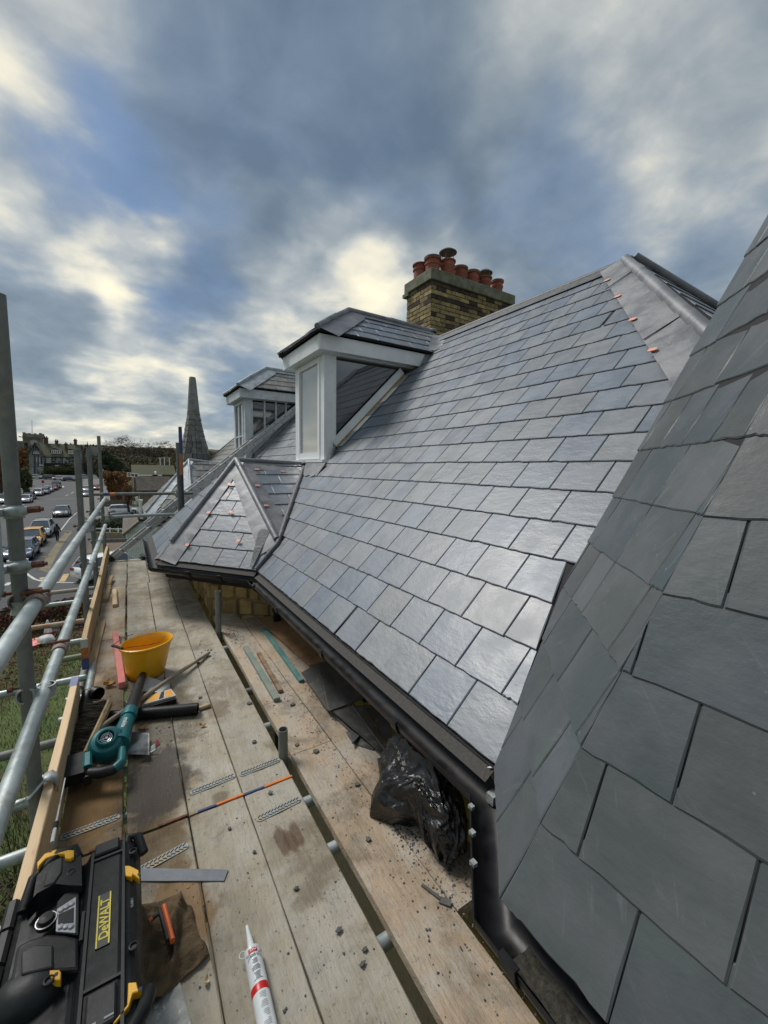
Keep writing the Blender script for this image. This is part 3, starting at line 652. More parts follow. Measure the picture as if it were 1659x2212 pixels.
# --- spire turret further along
sp = lthing('x', None, None, (0, 0, 0)); bpy.data.objects.remove(sp)
SY = 14.0; tip = PY(417, 815, SY); base_ = PY(424, 985, SY); cx = PY(424, 985, SY).x
prof = [(-1.1, .98), (-.75, .74), (-.35, .56), (.15, .47), (base_.z + .1, .41), (1.0, .27), (1.6, .165), (2.05, .10)]
g = G(); g.lathe((cx - .04, SY, 0), [(r * .97, z) for z, r in prof] + [(.085, tip.z - .5)], 8)
spire = g.obj('spire_roof', UNDER, HOUSE)
gs = G(); rr = random.Random(5)
zc = -1.1; row = 0
def rad(z):
    for i in range(len(prof) - 1):
        if prof[i][0] <= z <= prof[i + 1][0]: t = (z - prof[i][0]) / (prof[i + 1][0] - prof[i][0]); return prof[i][1] + (prof[i + 1][1] - prof[i][1]) * t
    return prof[-1][1]
cnt = 0
SMV = []
while zc < 1.98:
    r = rad(zc); r2 = rad(zc + .2); n_ = 8; sub = 2 if r > .3 else 1
    for k in range(8):
        a0 = 2 * math.pi * k / 8; a1 = 2 * math.pi * (k + 1) / 8
        for j in range(sub):
            sh = .0 if row % 2 == 0 or sub == 1 else .12
            t0 = j / sub + (sh if j else 0); t1 = (j + 1) / sub + (sh if j + 1 < sub else 0)
            P = lambda rr_, z, t: Vector((cx - .04 + rr_ * (math.cos(a0) * (1 - t) + math.cos(a1) * t), SY + rr_ * (math.sin(a0) * (1 - t) + math.sin(a1) * t), z))
            e = rr.uniform(.006, .03); dz = rr.uniform(-.012, .012); pl = [P(r + .012 + e * .5, zc + dz, t0 + .03), P(r + .012 + e * .5, zc - dz * .6, t1 - .03), P(r2 + .004, zc + .205, t1 - .03), P(r2 + .004, zc + .205, t0 + .03)]
            nrm = (pl[1] - pl[0]).cross(pl[3] - pl[0]).normalized()
            if math.sin((a0 + a1) / 2) > .2: gs.slab(pl, nrm, .012)
            else: G().slab(pl, nrm, .012).obj('slate', SLATE_OLD, spire)
    zc += .165 if zc > .6 else .185; row += 1
o = gs.obj('hidden_side_slates', SLATE_OLD, spire); o['kind'] = 'stuff'
G().lathe((cx - .04, SY, 0), [(.175, 1.66), (.17, 1.7), (.10, tip.z - .08), (.085, tip.z), (.0, tip.z)], 16).obj('spire_cap', SLATE_OLD, spire, smooth=40)
# --- far slope of old mossy slates
fr = thing('x2', None, None); bpy.data.objects.remove(fr)
slates(main, (1.0, 0, -.945), ud, vd, [(9.9, .6), (YF - 1.5, .6), (YF - 3.0, 3.8), (9.9, 3.8)], .2, .25, SLATE_OLD, seed=31, maxn=0)
# ================================================================ dormer windows
def dormer(dy, old):
    paint = WHITE_OLD if old else WHITE; lead = LEAD_OLD if old else LEAD; sl = SLATE_OLD if old else SLATE
    nm = 'dormer_window'
    Y0, Y1, XF = 4.66 + dy, 5.65 + dy, 2.03
    zt, zb_ = 1.345, .12
    g = G(); g.box((XF + .1, Y0 + .04, .0), (3.3, Y1 - .04, zt)); 
    # inner dark core is only behind the glass, cut to the roof slope
    core = G(); core.add([(XF + .30, Y0 + .25, .25), (3.2, Y0 + .25, 1.25), (XF + .30, Y0 + .25, 1.3), (XF + .30, Y1 - .25, .25), (3.2, Y1 - .25, 1.25), (XF + .30, Y1 - .25, 1.3)], [(0, 1, 2), (3, 5, 4), (0, 2, 5, 3), (1, 4, 5, 2), (0, 3, 4, 1)])
    d = core.obj(nm, DARKIN, HOUSE)
    # corner posts and head
    for (x, y) in ((XF, Y0), (XF, Y1 - .12)):
        G().box((x, y, zb_ - .03), (x + .12, y + .12, zt)).obj('corner_post', paint, d)
    G().box((XF - .02, Y0 - .02, zt + .002), (3.36, Y1 + .02, zt + .06)).obj('soffit_frame', paint, d)
    # front window facing the street: frame, sash, pane, sill
    G().box((XF - .055, Y0 - .07, zb_ - .045), (XF + .06, Y1 + .05, zb_ - .012)).obj('sill', paint, d)
    g = G(); fy0, fy1 = Y0 + .122, Y1 - .122; fz0, fz1 = zb_ - .005, zt - .005
    g.box((XF - .012, fy0, fz0), (XF + .05, fy0 + .055, fz1)); g.box((XF - .012, fy1 - .055, fz0), (XF + .05, fy1, fz1))
    g.box((XF - .010, fy0 + .055, fz0), (XF + .05, fy1 - .055, fz0 + .085)); g.box((XF - .010, fy0 + .055, fz1 - .06), (XF + .05, fy1 - .055, fz1))
    if old:
        g.box((XF - .008, (fy0 + fy1) / 2 - .02, fz0 + .085), (XF + .04, (fy0 + fy1) / 2 + .02, fz1 - .06)); g.box((XF - .006, fy0 + .055, .62), (XF + .03, (fy0 + fy1) / 2 - .021, .65)); g.box((XF - .006, (fy0 + fy1) / 2 + .021, .62), (XF + .03, fy1 - .055, .65))
    g.obj('window_frame', PVC if not old else paint, d)
    G().box((XF + .015, fy0 + .055, fz0 + .085), (XF + .02, fy1 - .055, fz1 - .06)).obj('pane', GLASS_F if not old else GLASS, d)
    if not old:
        G().box((XF + .05, fy0 + .06, fz0 + .09), (XF + .06, fy1 - .06, fz0 + .16)).obj('inner_sill', mat('inner_sill_wood', (.34, .14, .07), rough=.5), d)
    # triangular cheek window facing the camera
    ptA, ptB, ptC = (XF + .155, zt - .035), (XF + .155, zt - .92), (XF + 1.03, zt - .035)
    for yy, sgn in ((Y0, 1), (Y1, -1)):
        g = G(); y_ = yy + .02 * sgn
        g.add([(ptA[0], y_, ptA[1]), (ptB[0], y_, ptB[1]), (ptC[0], y_, ptC[1]), (ptA[0], y_ + .006 * sgn, ptA[1]), (ptB[0], y_ + .006 * sgn, ptB[1]), (ptC[0], y_ + .006 * sgn, ptC[1])], [(0, 1, 2), (3, 5, 4), (0, 3, 4, 1), (1, 4, 5, 2), (2, 5, 3, 0)])
        g.obj('side_pane', GLASS, d)
        g = G(); p, q = Vector((ptB[0] - .06, yy + .025 * sgn, ptB[1] - .09)), Vector((ptC[0] + .05, yy + .025 * sgn, ptC[1] + .02))
        w_ = .085; nrm = Vector((1, 0, -1)).normalized()
        g.bar(p + nrm * .045, q + nrm * .045, w_, .05, (0, 1, 0)) if False else g.add([p, q, q + nrm * w_, p + nrm * w_] + [v + Vector((0, -.035 * sgn, 0)) for v in (p, q, q + nrm * w_, p + nrm * w_)], [(0, 1, 2, 3), (7, 6, 5, 4), (0, 4, 5, 1), (1, 5, 6, 2), (2, 6, 7, 3), (3, 7, 4, 0)])
        g.obj('cheek_frame', paint, d)
        G().box((ptA[0] - .035, yy - .006 * sgn, ptB[1] - .1), (ptA[0], yy + .03 * sgn, zt)).obj('window_frame', paint, d)
        if old:
            for t in (.27, .54, .78):
                x = ptA[0] + t * .875; z0 = ptB[1] + (x - ptB[0]) * 1.0 - .01; G().box((x - .016, yy + .0 * sgn - .004, z0), (x + .016, yy + .03 * sgn, zt)).obj('glazing_bar', paint, d)
        # insulation strip and pale flashing boards below the frame
        p2 = p + nrm * (w_ + .002); q2 = q + nrm * (w_ + .002)
        if not old:
            g = G(); rows = []
            for i in range(41):
                t = i / 40; c = mix(p2, q2, t) ; jj = .006 * math.sin(i * 2.3) + U(-.004, .004)
                rows.append([c + Vector((0, -.02 * sgn, 0)), c + nrm * (.036 + jj) + Vector((0, (-.03 + jj * .5) * sgn, 0))])
            g.sheet(rows).obj('insulation_strip', INSUL, d)
            n5 = 5
            for i in range(n5):
                a, b = mix(p2, q2, i / n5 + .0) + nrm * .03, mix(p2, q2, (i + 1) / n5 + .012) + nrm * (.03 + .005)
                # each soaker folds out onto the slates
                ex = Vector((0, -.10 * sgn, 0)); lift = Vector((0, 0, .02 + .004 * i))
                dn = nrm * .10
                def onr(P, e): q_ = Vector(P) + e; q_.z = q_.x - 1.972 + .018; return q_
                a2, b2 = onr(a, Vector((0, -.035 * sgn, 0))), onr(b, Vector((0, -.035 * sgn, 0)))
                a3, b3 = onr(a2, Vector((.015, (-.10 - .01 * (i % 2)) * sgn, .012))), onr(b2, Vector((.015, -.10 * sgn, .012))); a2.z += .016; b2.z += .016; a3.z += .008; b3.z += .008
                G().add([a + Vector((0, -.03 * sgn, 0)), b + Vector((0, -.03 * sgn, 0)), b2, a2, b3, a3], [(0, 1, 2, 3), (3, 2, 4, 5)]).obj('flashing_soaker', LEAD_OLD if i % 2 == 0 else PVC, d)
        else:
            g = G(); a, b = p2, q2; g.add([a, b, b + Vector((.02, -.12 * sgn, -.06)), a + Vector((.02, -.12 * sgn, -.06))], [(0, 1, 2, 3)]).obj('flashing', lead, d)
    # lead apron in front under the sill
    g = G(); rows = []
    for i in range(25):
        y = Y0 - .16 + (Y1 - Y0 + .26) * i / 24; w = .012 * math.sin(i * 1.7)
        rows.append([(XF - .05, y, zb_ - .05), (XF - .07 + w * .3, y, XF - .07 - 1.972 + .05 + w * .4), (XF - .17 + w, y, XF - .17 + w - 1.972 + .022)])
    g.sheet(rows).obj('lead_apron', lead, d, smooth=60)
    G().tube([(XF + .02, Y0 - .07, zb_ - .11), (XF + .07, Y0 - .07, zb_ + .03), (XF + .12, Y0 - .06, zb_ + .16)], [.022, .036, .014], 8).obj('lead_corner', lead, d, smooth=60)
    # fascia boards
    FX0, FY0, FY1, fz0, fz1 = XF - .125, Y0 - .155, Y1 + .155, 1.352, 1.522
    G().box((FX0, FY0, fz0), (FX0 + .022, FY1, fz1)).obj('fascia_board', paint, d)
    G().box((FX0 + .023, FY0, fz0 + .001), (3.40, FY0 + .022, fz1 - .002)).obj('fascia_board', paint, d)
    G().box((FX0 + .023, FY1 - .022, fz0 + .001), (3.40, FY1, fz1 - .002)).obj('fascia_board', paint, d)
    G().box((FX0 + .023, FY0 + .023, fz0 + .012), (3.34, FY1 - .023, fz0 + .03)).obj('soffit', paint, d)
    # hipped roof
    ez, ov = 1.545, .045; yc = (Y0 + Y1) / 2
    e0 = Vector((FX0 - ov, FY0 - ov, ez)); e1 = Vector((FX0 - ov, FY1 + ov, ez)); b0 = Vector((ez + 1.972, FY0 - ov, ez)); b1 = Vector((ez + 1.972, FY1 + ov, ez))
    ap = Vector((2.60, yc, 2.075)); rb = Vector((4.02, yc, 2.06))
    mr0, mr1 = Vector((RX, mix(b0, rb, .3 / .52 * 1.0).y, RZ)), None
    g = G(); g.slab([e0, b0, rb, ap][::-1], pn(e0, b0, ap), .02); g.slab([e1, b1, rb, ap], pn(e1, b1, ap), .02); g.slab([e0, e1, ap], pn(e0, e1, ap), .02)
    rf = g.obj('dormer_roof', UNDER, d)
    rt_ = ORI
    # slates are children of the dormer (third level), so no deeper nesting
    nS = pn(e0, b0, ap)
    face(d, e0, (1, 0, 0), [e0 + (ap - e0) * .02 + Vector((.24, 0, 0)), b0, rb, mix(ap, rb, .0) + Vector((.08, 0, 0))], nS, .205, .27, sl, seed=40, maxn=80)
    nS = pn(e1, b1, ap); face(d, e1, (1, 0, 0), [e1 + Vector((.24, 0, 0)), b1, rb, ap], nS, .205, .27, sl, seed=41, maxn=80)
    nF = pn(e0, e1, ap); face(d, e0, (0, 1, 0), [mix(e0, e1, .16), mix(e1, e0, .16), ap], nF, .205, .27, sl, seed=42, maxn=40)
    def wg(a, b, n, c, w0, w1): wing(d, a, b, n, 1 if n.cross(b - a).dot(c - a) > 0 else -1, w0, w1, lead, lift=.026, nm='hip_flashing', per=.3)
    wg(ap, e0, pn(e0, b0, ap), b0, .24, .26); wg(ap, e0, nF, e1, .14, .18); wg(ap, e1, nF, e0, .14, .18); wg(ap, e1, nS, b1, .14, .18)
    n_s = pn(e0, b0, ap); wg(ap, rb, n_s, b0, .11, .11)
    for a, b in ((ap, e0), (ap, e1), (ap, rb)):
        g = G(); z = Vector((0, 0, .035)); g.tube([a + z, mix(a, b, .45) + z, mix(a, b, .452) + z * 1.1, b + z * .8], [.036, .036, .04, .036], 12); g.obj('lead_roll', lead, d, smooth=50)
    # valley flashing where the dormer roof meets the main slope
    g = G(); rows = []
    for i in range(13):
        t = i / 12; p = mix(b0, Vector((RX, FY0 - ov + (RX - b0.x) * .0 + .30, RZ)), t)
        w = .012 * math.sin(i * 2.1)
        rows.append([p + Vector((-.07, .06, .05)), p + Vector((0, 0, .03 + w)), p + Vector((.03, -.11 + w, .045))])
    g.sheet(rows).obj('valley_flashing', lead, d, smooth=60)
    g = G(); g.add([(3.40, FY0, fz0), (3.40, FY0, fz1), (3.5, FY0 - .01, fz1 + .02), (3.37, FY0 - .07, 1.41), (3.30, FY0 - .03, fz0 + .0)], [(0, 1, 2, 3, 4)]).obj('flashing', lead, d)
    G().lathe((4.02, yc, 2.10), [(0, -.03), (.07, -.02), (.075, .0), (.05, .03), (0, .035)], 10).obj('ridge_end', lead, d, smooth=60)
    return d
dormer(0, False); dormer(3.9, True)
# ================================================================ chimney
CX0, CY0, CX1, CY1 = 4.76, 6.16, 6.82, 6.92; CZ0, CZ1 = 1.15, 3.375
g = G(); g.box((CX0 + .012, CY0 + .012, .8), (CX1 - .012, CY1 - .012, CZ1)); ch = g.obj('chimney', MORT2, HOUSE)
bvar = []
for i in range(8):
    g = G(); r = lambda: U(-.004, .004)
    g.box((0 + r(), -.01, 0), (.212 + r(), .02, .063)); g.v = [v + Vector((r(), r() * .6, r() * .6)) for v in g.v]
    me = bpy.data.meshes.new('brick'); me.from_pydata([tuple(v) for v in g.v], [], g.f); me.materials.append(BRICK); me2 = me.copy(); me2.materials.clear(); me2.materials.append(BRICKD); bvar.append((me, me2))
nb_ = 0
for row in range(29):
    z = CZ1 - .066 - row * .0765; dark = row in (3, 0)
    for side in (0, 1):
        L_ = (CX1 - CX0) if side == 0 else (CY1 - CY0); s = -.112 * (row % 2)
        while s < L_ - .02:
            a, b = max(s, 0), min(s + .212, L_)
            if b - a > .04 and z > 1.35:
                me = random.choice(bvar)[1 if (dark and R_() < .75) or R_() < .08 else 0]
                ob = bpy.data.objects.new('brick', me); ob.parent = ch; COL.objects.link(ob); ORI[ob.name] = ORI[ch.name]
                if side == 0: mm = Matrix.Translation(Vector((CX0 + a, CY0, z)) - ORI[ch.name]) @ Matrix.Diagonal(((b - a) / .212, 1, 1, 1))
                else: mm = Matrix.Translation(Vector((CX0, CY0 + b, z)) - ORI[ch.name]) @ Matrix.Rotation(-math.pi / 2, 4, 'Z') @ Matrix.Diagonal(((b - a) / .212, 1, 1, 1))
                ob.matrix_basis = mm; nb_ += 1
            s += .2245
o = G().box((CX0 - .05, CY0 - .05, CZ1 + .004), (CX1 + .06, CY1 + .05, CZ1 + .2)).obj('concrete_cap', CONC, ch); bevel(o, .012)
G().box((CX0 - .07, CY1 - .1, CZ1 - .06), (CX0 + .05, CY1 + .07, CZ1 + .002)).obj('corner_bracket', CONC, ch)
G().add([(CX0, CY0, CZ1 + .2), (CX1, CY0, CZ1 + .2), (CX1, CY1, CZ1 + .2), (CX0, CY1, CZ1 + .2), (CX0 + .2, CY0 + .3, CZ1 + .26), (CX1 - .2, CY0 + .3, CZ1 + .26), (CX1 - .2, CY1 - .3, CZ1 + .26), (CX0 + .2, CY1 - .3, CZ1 + .26)],
        [(0, 1, 5, 4), (1, 2, 6, 5), (2, 3, 7, 6), (3, 0, 4, 7), (4, 5, 6, 7)]).obj('mortar_flaunching', CONC, ch)
oc = (796.3, 497.7); ZT = CZ1 + .22
def pot(px, r, h, yy, cowl=None):
    # px: crop coordinates of the rim centre
    p = PY(oc[0] + .24 * px[0], oc[1] + .24 * px[1], yy); zt = p.z; x = p.x
    G().lathe((x, yy, zt), [(r * .86, -h), (r * .86, -.13), (r * .97, -.11), (r * .97, -.085), (r * .84, -.075), (r * .86, -.03), (r * 1.03, -.02), (r * 1.03, .0), (r * .8, .0), (r * .78, -h * .6)], 22).obj('chimney_pot', POT, ch, smooth=40)
    if cowl == 'tall':
        g = G(); z = zt + .16
        g.lathe((x, yy, z), [(0, .065), (r * .6, .05), (r * 1.12, .0), (r * 1.12, -.012), (r * .6, .03), (0, .04)], 20); 
        for k in range(4): a = k * math.pi / 2 + .5; g.tube([(x + r * .75 * math.cos(a), yy + r * .75 * math.sin(a), zt - .05), (x + r * .75 * math.cos(a), yy + r * .75 * math.sin(a), z + .02)], .007, 6)
        g.obj('chimney_cowl', COWL, ch, smooth=40)
    elif cowl == 'cage':
        g = G(); g.lathe((x, yy, zt + .10), [(0, .06), (r * .7, .04), (r * 1.05, .0), (r * 1.05, -.015), (r * .6, .02), (0, .03)], 20)
        for k in range(8): a = k * math.pi / 4; g.tube([(x + r * .85 * math.cos(a), yy + r * .85 * math.sin(a), zt - .02), (x + r * .95 * math.cos(a), yy + r * .95 * math.sin(a), zt + .1)], .005, 5)
        g.obj('chimney_cowl', COWL, ch, smooth=40)
    elif cowl == 'cap':
        g = G(); g.lathe((x, yy, zt + .005), [(r * 1.05, .0), (r * 1.05, .02), (r * .7, .03), (0, .034)], 20); g.obj('pot_cap', COWL, ch, smooth=40)
pot((470, 315), .155, .42, 6.72); pot((577, 262), .155, .55, 6.45, 'cap'); pot((712, 280), .15, .55, 6.40, 'tall')
pot((823, 352), .15, .42, 6.50, 'cap'); pot((932, 388), .145, .42, 6.50, 'cap'); pot((1045, 430), .145, .42, 6.45, 'cage'); pot((1157, 468), .13, .4, 6.45, 'cap')
# ================================================================ walls, gutters
g = G()
g.slab([(1.27, -1, -7.7), (1.27, 3.95, -7.7), (1.27, 3.95, -1.02), (1.27, -1, -1.02)], (-1, 0, 0), .25)
g.slab([(.70, 4.52, -7.7), (.70, 6.6, -7.7), (.70, 6.6, -1.05), (.70, 4.52, -1.05)], (-1, 0, 0), .25)
g.slab([(1.27, 7.2, -7.7), (1.27, 15, -7.7), (1.27, 15, -1.02), (1.27, 7.2, -1.02)], (-1, 0, 0), .25)
g.slab([(.70, 6.6, -7.7), (1.27, 7.2, -7.7), (1.27, 7.2, -1.02), (.70, 6.6, -1.02)], (-1, 1, 0), .25)
g.slab([(.70, 9.0, -7.7), (.70, 11.0, -7.7), (.70, 11.0, -1.05), (.70, 9.0, -1.05)], (-1, 0, 0), .25)
wall = g.obj('stone_wall', MORT, HOUSE)
def stones(p, q, z0, z1, nrm, rows, wmin=.12, wmax=.32, seed=2):
    rr = random.Random(seed); p = Vector(p); q = Vector(q); d = (q - p); Ln = d.length; d.normalize(); nrm = Vector(nrm).normalized()
    hgt = (z1 - z0) / rows; ct = 0
    offs = [[rr.uniform(-.25, .25) * hgt for _ in range(60)] for _ in range(rows + 1)]
    for r in range(rows):
        s = -rr.uniform(0, .1)
        while s < Ln:
            w = rr.uniform(wmin, wmax); a, b = max(s, 0) + .008, min(s + w, Ln) - .008; s += w
            if b - a < .03: continue
            def zz(x, k):
                i = x / .25; j = int(i); f_ = i - j; o_ = offs[k]; return z0 + k * hgt + (0 if k in (0,) else (o_[j % 60] * (1 - f_) + o_[(j + 1) % 60] * f_))
            m_ = (a + b) / 2; pts = [(a, zz(a, r) + .01), (m_, zz(m_, r) + .004), (b, zz(b, r) + .01), (b + rr.uniform(-.012, .004), (zz(b, r) + zz(b, r + 1)) / 2), (b, zz(b, r + 1) - .01), (m_, zz(m_, r + 1) - .003), (a, zz(a, r + 1) - .01), (a + rr.uniform(-.004, .012), (zz(a, r) + zz(a, r + 1)) / 2)]
            e = rr.uniform(.012, .035); cc = sum((x for x, _ in pts)) / 8, sum((z for _, z in pts)) / 8
            out_ = [p + d * x + Vector((0, 0, z)) + nrm * .001 for x, z in pts]; out_ = [Vector((v.x, v.y, z)) + nrm * .001 for v, (x, z) in zip(out_, pts)]
            inn = [p + d * (cc[0] + (x - cc[0]) * .86) + nrm * (e + rr.uniform(-.006, .006)) for x, z in pts]; inn = [Vector((v.x, v.y, cc[1] + (z - cc[1]) * .84)) for v, (x, z) in zip(inn, pts)]
            g = G(); g.add(out_ + inn, [tuple(range(8, 16))] + [(i, (i + 1) % 8, 8 + (i + 1) % 8, 8 + i) for i in range(8)]); g.obj('stone', STONE, wall); ct += 1
    return ct
# the canted wall of the bay seen above the inner boards
g = G(); g.slab([(1.27, 3.95, -7.7), (.70, 4.52, -7.7), (.70, 4.52, -1.05), (1.27, 3.95, -1.05)], (-1, -1, 0), .25); g.obj('canted_wall', MORT, wall)
stones((1.27, 3.95, 0), (.70, 4.52, 0), -1.95, -1.06, (-1, -1, 0), 6, .09, .22)
stones((.70, 4.52, 0), (.70, 6.6, 0), -2.9, -1.06, (-1, 0, 0), 11, .14, .34, 3)
stones((1.27, .1, 0), (1.27, 3.95, 0), -2.6, -1.3, (-1, 0, 0), 8, .14, .36, 4)
G().box((1.02, .95, -1.075), (1.27, 3.9, -1.06)).obj('soffit_board', WHITE_OLD, wall)
# white fascia beneath the bay gutter
def lin(p, q, off, z): return Vector((p[0], p[1], z))
def hgut(name, path, r, parent, z, brk, mt=BLKPL, clipn=None, n=10, back=False):
    # half-round gutter along path (list of xy), open at the top, with rolled rim
    pts = [Vector((x, y, z)) for x, y in path]
    th = .0035; prof = []
    for k in range(n + 1): a = math.pi + math.pi * k / n; prof.append((r * math.cos(a), r * math.sin(a)))
    prof = [(-r - .004, .004), (-r, .004)] + prof[1:-1] + [(r, .004)]
    inner = [((r - th) * math.cos(2 * math.pi - math.pi * k / n), (r - th) * math.sin(2 * math.pi - math.pi * k / n)) for k in range(n + 1)]
    allp = prof + inner
    rings = []
    for i, p in enumerate(pts):
        d0 = (pts[i] - pts[i - 1]).normalized() if i else None; d1 = (pts[i + 1] - pts[i]).normalized() if i + 1 < len(pts) else None
        d = (d0 + d1).normalized() if d0 and d1 else (d0 or d1); sd = d.cross(Vector((0, 0, 1)))
        sc = 1 / max(.5, (d.dot(d1) if d1 else 1)); rings.append([p + sd * a * sc + Vector((0, 0, b)) for a, b in allp])
    g = G(); m_ = len(allp); vs = [v for rg in rings for v in rg]; fs = []
    for i in range(len(rings) - 1):
        for k in range(m_): fs.append((i * m_ + k, i * m_ + (k + 1) % m_, (i + 1) * m_ + (k + 1) % m_, (i + 1) * m_ + k))
    g.add(vs, fs); o = g.obj(name, mt, parent, smooth=40)
    for (i, t) in brk:
        c = mix(pts[i], pts[i + 1], t); d = (pts[i + 1] - pts[i]).normalized(); sd = d.cross(Vector((0, 0, 1))); g = G(); w = .022; ro = r + .007
        ring = [(ro * math.cos(math.pi + math.pi * k / n), ro * math.sin(math.pi + math.pi * k / n)) for k in range(n + 1)]
        ring = [(-ro + .014, .012), (-ro - .002, .012)] + ring + [(ro + .002, .012), (ro - .014, .012)]
        rin = [(a * .93, b * .93 if b < 0 else b - .004) for a, b in ring][::-1]; rg = ring + rin; m2 = len(rg)
        g.add([c + d * e + sd * a + Vector((0, 0, b)) for e in (-w, w) for a, b in rg], [(k, (k + 1) % m2, m2 + (k + 1) % m2, m2 + k) for k in range(m2)] + [(k, m2 - 1 - k, m2 - 2 - k, k + 1) for k in range(m2 // 2 - 1)] + [(m2 + k + 1, m2 + m2 - 2 - k, m2 + m2 - 1 - k, m2 + k) for k in range(m2 // 2 - 1)])
        g.obj('gutter_bracket', mt, o)
    return o
GZ = -1.035
gm = hgut('eaves_gutter', [(.695, -1.2), (.695, .585), (.945, .862), (.945, 3.79)], .055, HOUSE, GZ, [(0, .62), (0, .86), (0, .955), (2, .16), (2, .42), (2, .7), (2, .93)])
# bright clips on the short canted run
for t in (.30, .55, .80):
    c = mix(Vector((.695, .585, GZ)), Vector((.945, .862, GZ)), t) + Vector((-.037, .037, .006)); G().box(c - Vector((.007, .008, .006)), c + Vector((.007, .008, .005))).obj('gutter_clip', COUP, gm)
0 and G().tube([Vector((.695, .585, GZ + .008)) + Vector((-.037, .037, 0)), Vector((.945, .862, GZ + .008)) + Vector((-.037, .037, 0))], .003, 6).obj('rim_wire', COUP, gm)
# silt in the bottom of the gutter
o = G().sheet([[Vector((.695 - .03 + .015 * j, -1.2 + i * .04, GZ - .034 + U(0, .006))) for j in range(5)] for i in range(44)]).obj('gutter_silt', mat('silt', (.022, .021, .017), (.06, .055, .04), rough=.95, scale=60, bump=.6), gm); o['kind'] = 'stuff'
0 and G().sheet([[mix(Vector((.695, .585, GZ - .030)), Vector((.945, .862, GZ - .030)), i / 12) + Vector((.707, -.707, 0)) * (-.012 + .016 * j) + Vector((0, 0, .003 * j * j + U(0, .005))) for j in range(5)] for i in range(13)]).obj('gutter_silt', bpy.data.materials['silt'], gm)
gb = hgut('bay_gutter', [(.968, 3.77), (.190, 4.785), (.200, 6.80)], .056, HOUSE, GZ + .003, [(0, .30), (0, .6), (1, .25)])
for t in (.06, .35, .62): 
    c = Vector((.192 - .056, 4.785 + 1.9 * t, GZ + .008)); G().box(c - Vector((.005, .008, .004)), c + Vector((.005, .008, .005))).obj('gutter_clip', COUP, gb)
gb2 = hgut('bay_gutter', [(.965, 8.27), (.190, 9.285), (.20, 11.2)], .056, HOUSE, GZ + .003, [(0, .5)])
# eaves felt trays
G().slab([(1.02, .885, -.972 - .008), (.958, .885, -1.018), (.958, 3.80, -1.018), (1.02, 3.80, -.98)], (-1, 0, 1.3), .004).obj('eaves_felt', FELT, main)
e = Vector((-.79, -.61, 0))
G().slab([V + e * 0 + Vector((0, 0, -.006)), V + e * .05 + Vector((0, 0, -.04)), E1 + e * .05 + Vector((0, 0, -.04)), E1 + Vector((0, 0, -.006))], (-1, -1, 1.5), .004).obj('eaves_felt', FELT, bay)
G().slab([E1 + Vector((0, 0, -.006)), E1 + Vector((-.05, 0, -.04)), E2 + Vector((-.05, 0, -.04)), E2 + Vector((0, 0, -.006))], (-1, 0, 1.5), .004).obj('eaves_felt', FELT, bay)
# fascias and white soffit of the bay
g = G(); g.bar((1.05, 3.86, -1.09), (.315, 4.82, -1.09), .02, .15); g.bar((.31, 4.83, -1.09), (.32, 6.75, -1.09), .02, .15); g.obj('fascia', BLKPL, wall)
g = G(); g.slab([(1.07, 3.86, -1.155), (.33, 4.83, -1.155), (.33, 6.75, -1.155), (1.27, 6.75, -1.155)], (0, 0, 1), .012); g.obj('soffit_board', WHITE, wall)
g = G(); g.bar((1.06, .96, -1.06), (1.06, 3.85, -1.06), .02, .14); g.obj('fascia', BLKPL, wall)
g = G(); g.bar((.80, -1, -1.05), (.80, .57, -1.05), .02, .13); g.bar((.80, .57, -1.05), (1.06, .9, -1.05), .02, .13); g.obj('fascia', BLKPL, wall)
g = G(); g.slab([(.98, -1, -7.7), (.98, .5, -7.7), (.98, .5, -1.05), (.98, -1, -1.05)], (-1, 0, 0), .2); g.slab([(.98, .5, -7.7), (1.27, .78, -7.7), (1.27, .78, -1.05), (.98, .5, -1.05)], (-1, 1, 0), .2); g.obj('near_bay_wall', MORT, wall)
stones((.98, -1, 0), (.98, .5, 0), -3.0, -1.1, (-1, 0, 0), 11, .16, .4, 7); stones((.98, .5, 0), (1.27, .78, 0), -3.0, -1.1, (-1, 1, 0), 11, .1, .3, 8)
# downpipe by the bay corner
g = G(); p = Vector((1.08, 3.74, -1.09)); g.tube([p, p + Vector((0, 0, -.06)), p + Vector((.08, .04, -.16)), p + Vector((.08, .04, -6.5))], .036, 14)
dp = g.obj('downpipe', BLKPL, HOUSE, smooth=40)
for z in (-.18, -.26, -.42): G().lathe(p + Vector((.08, .04, z)), [(.036, -.02), (.045, -.018), (.045, .018), (.036, .02)], 16).obj('pipe_collar', BLKPL, dp, smooth=40)
# silver clip and white membrane scrap at the near end of the main eave
G().add([(1.0, .875, -.966), (1.03, .872, -.95), (1.02, .90, -.985), (.985, .905, -.99), (1.0, .885, -.985)], [(0, 1, 2, 3, 4)]).obj('membrane_scrap', WTXT, main)
G().box((.955, .845, -1.075), (.985, .875, -1.045)).obj('metal_clip', COUP, gm)
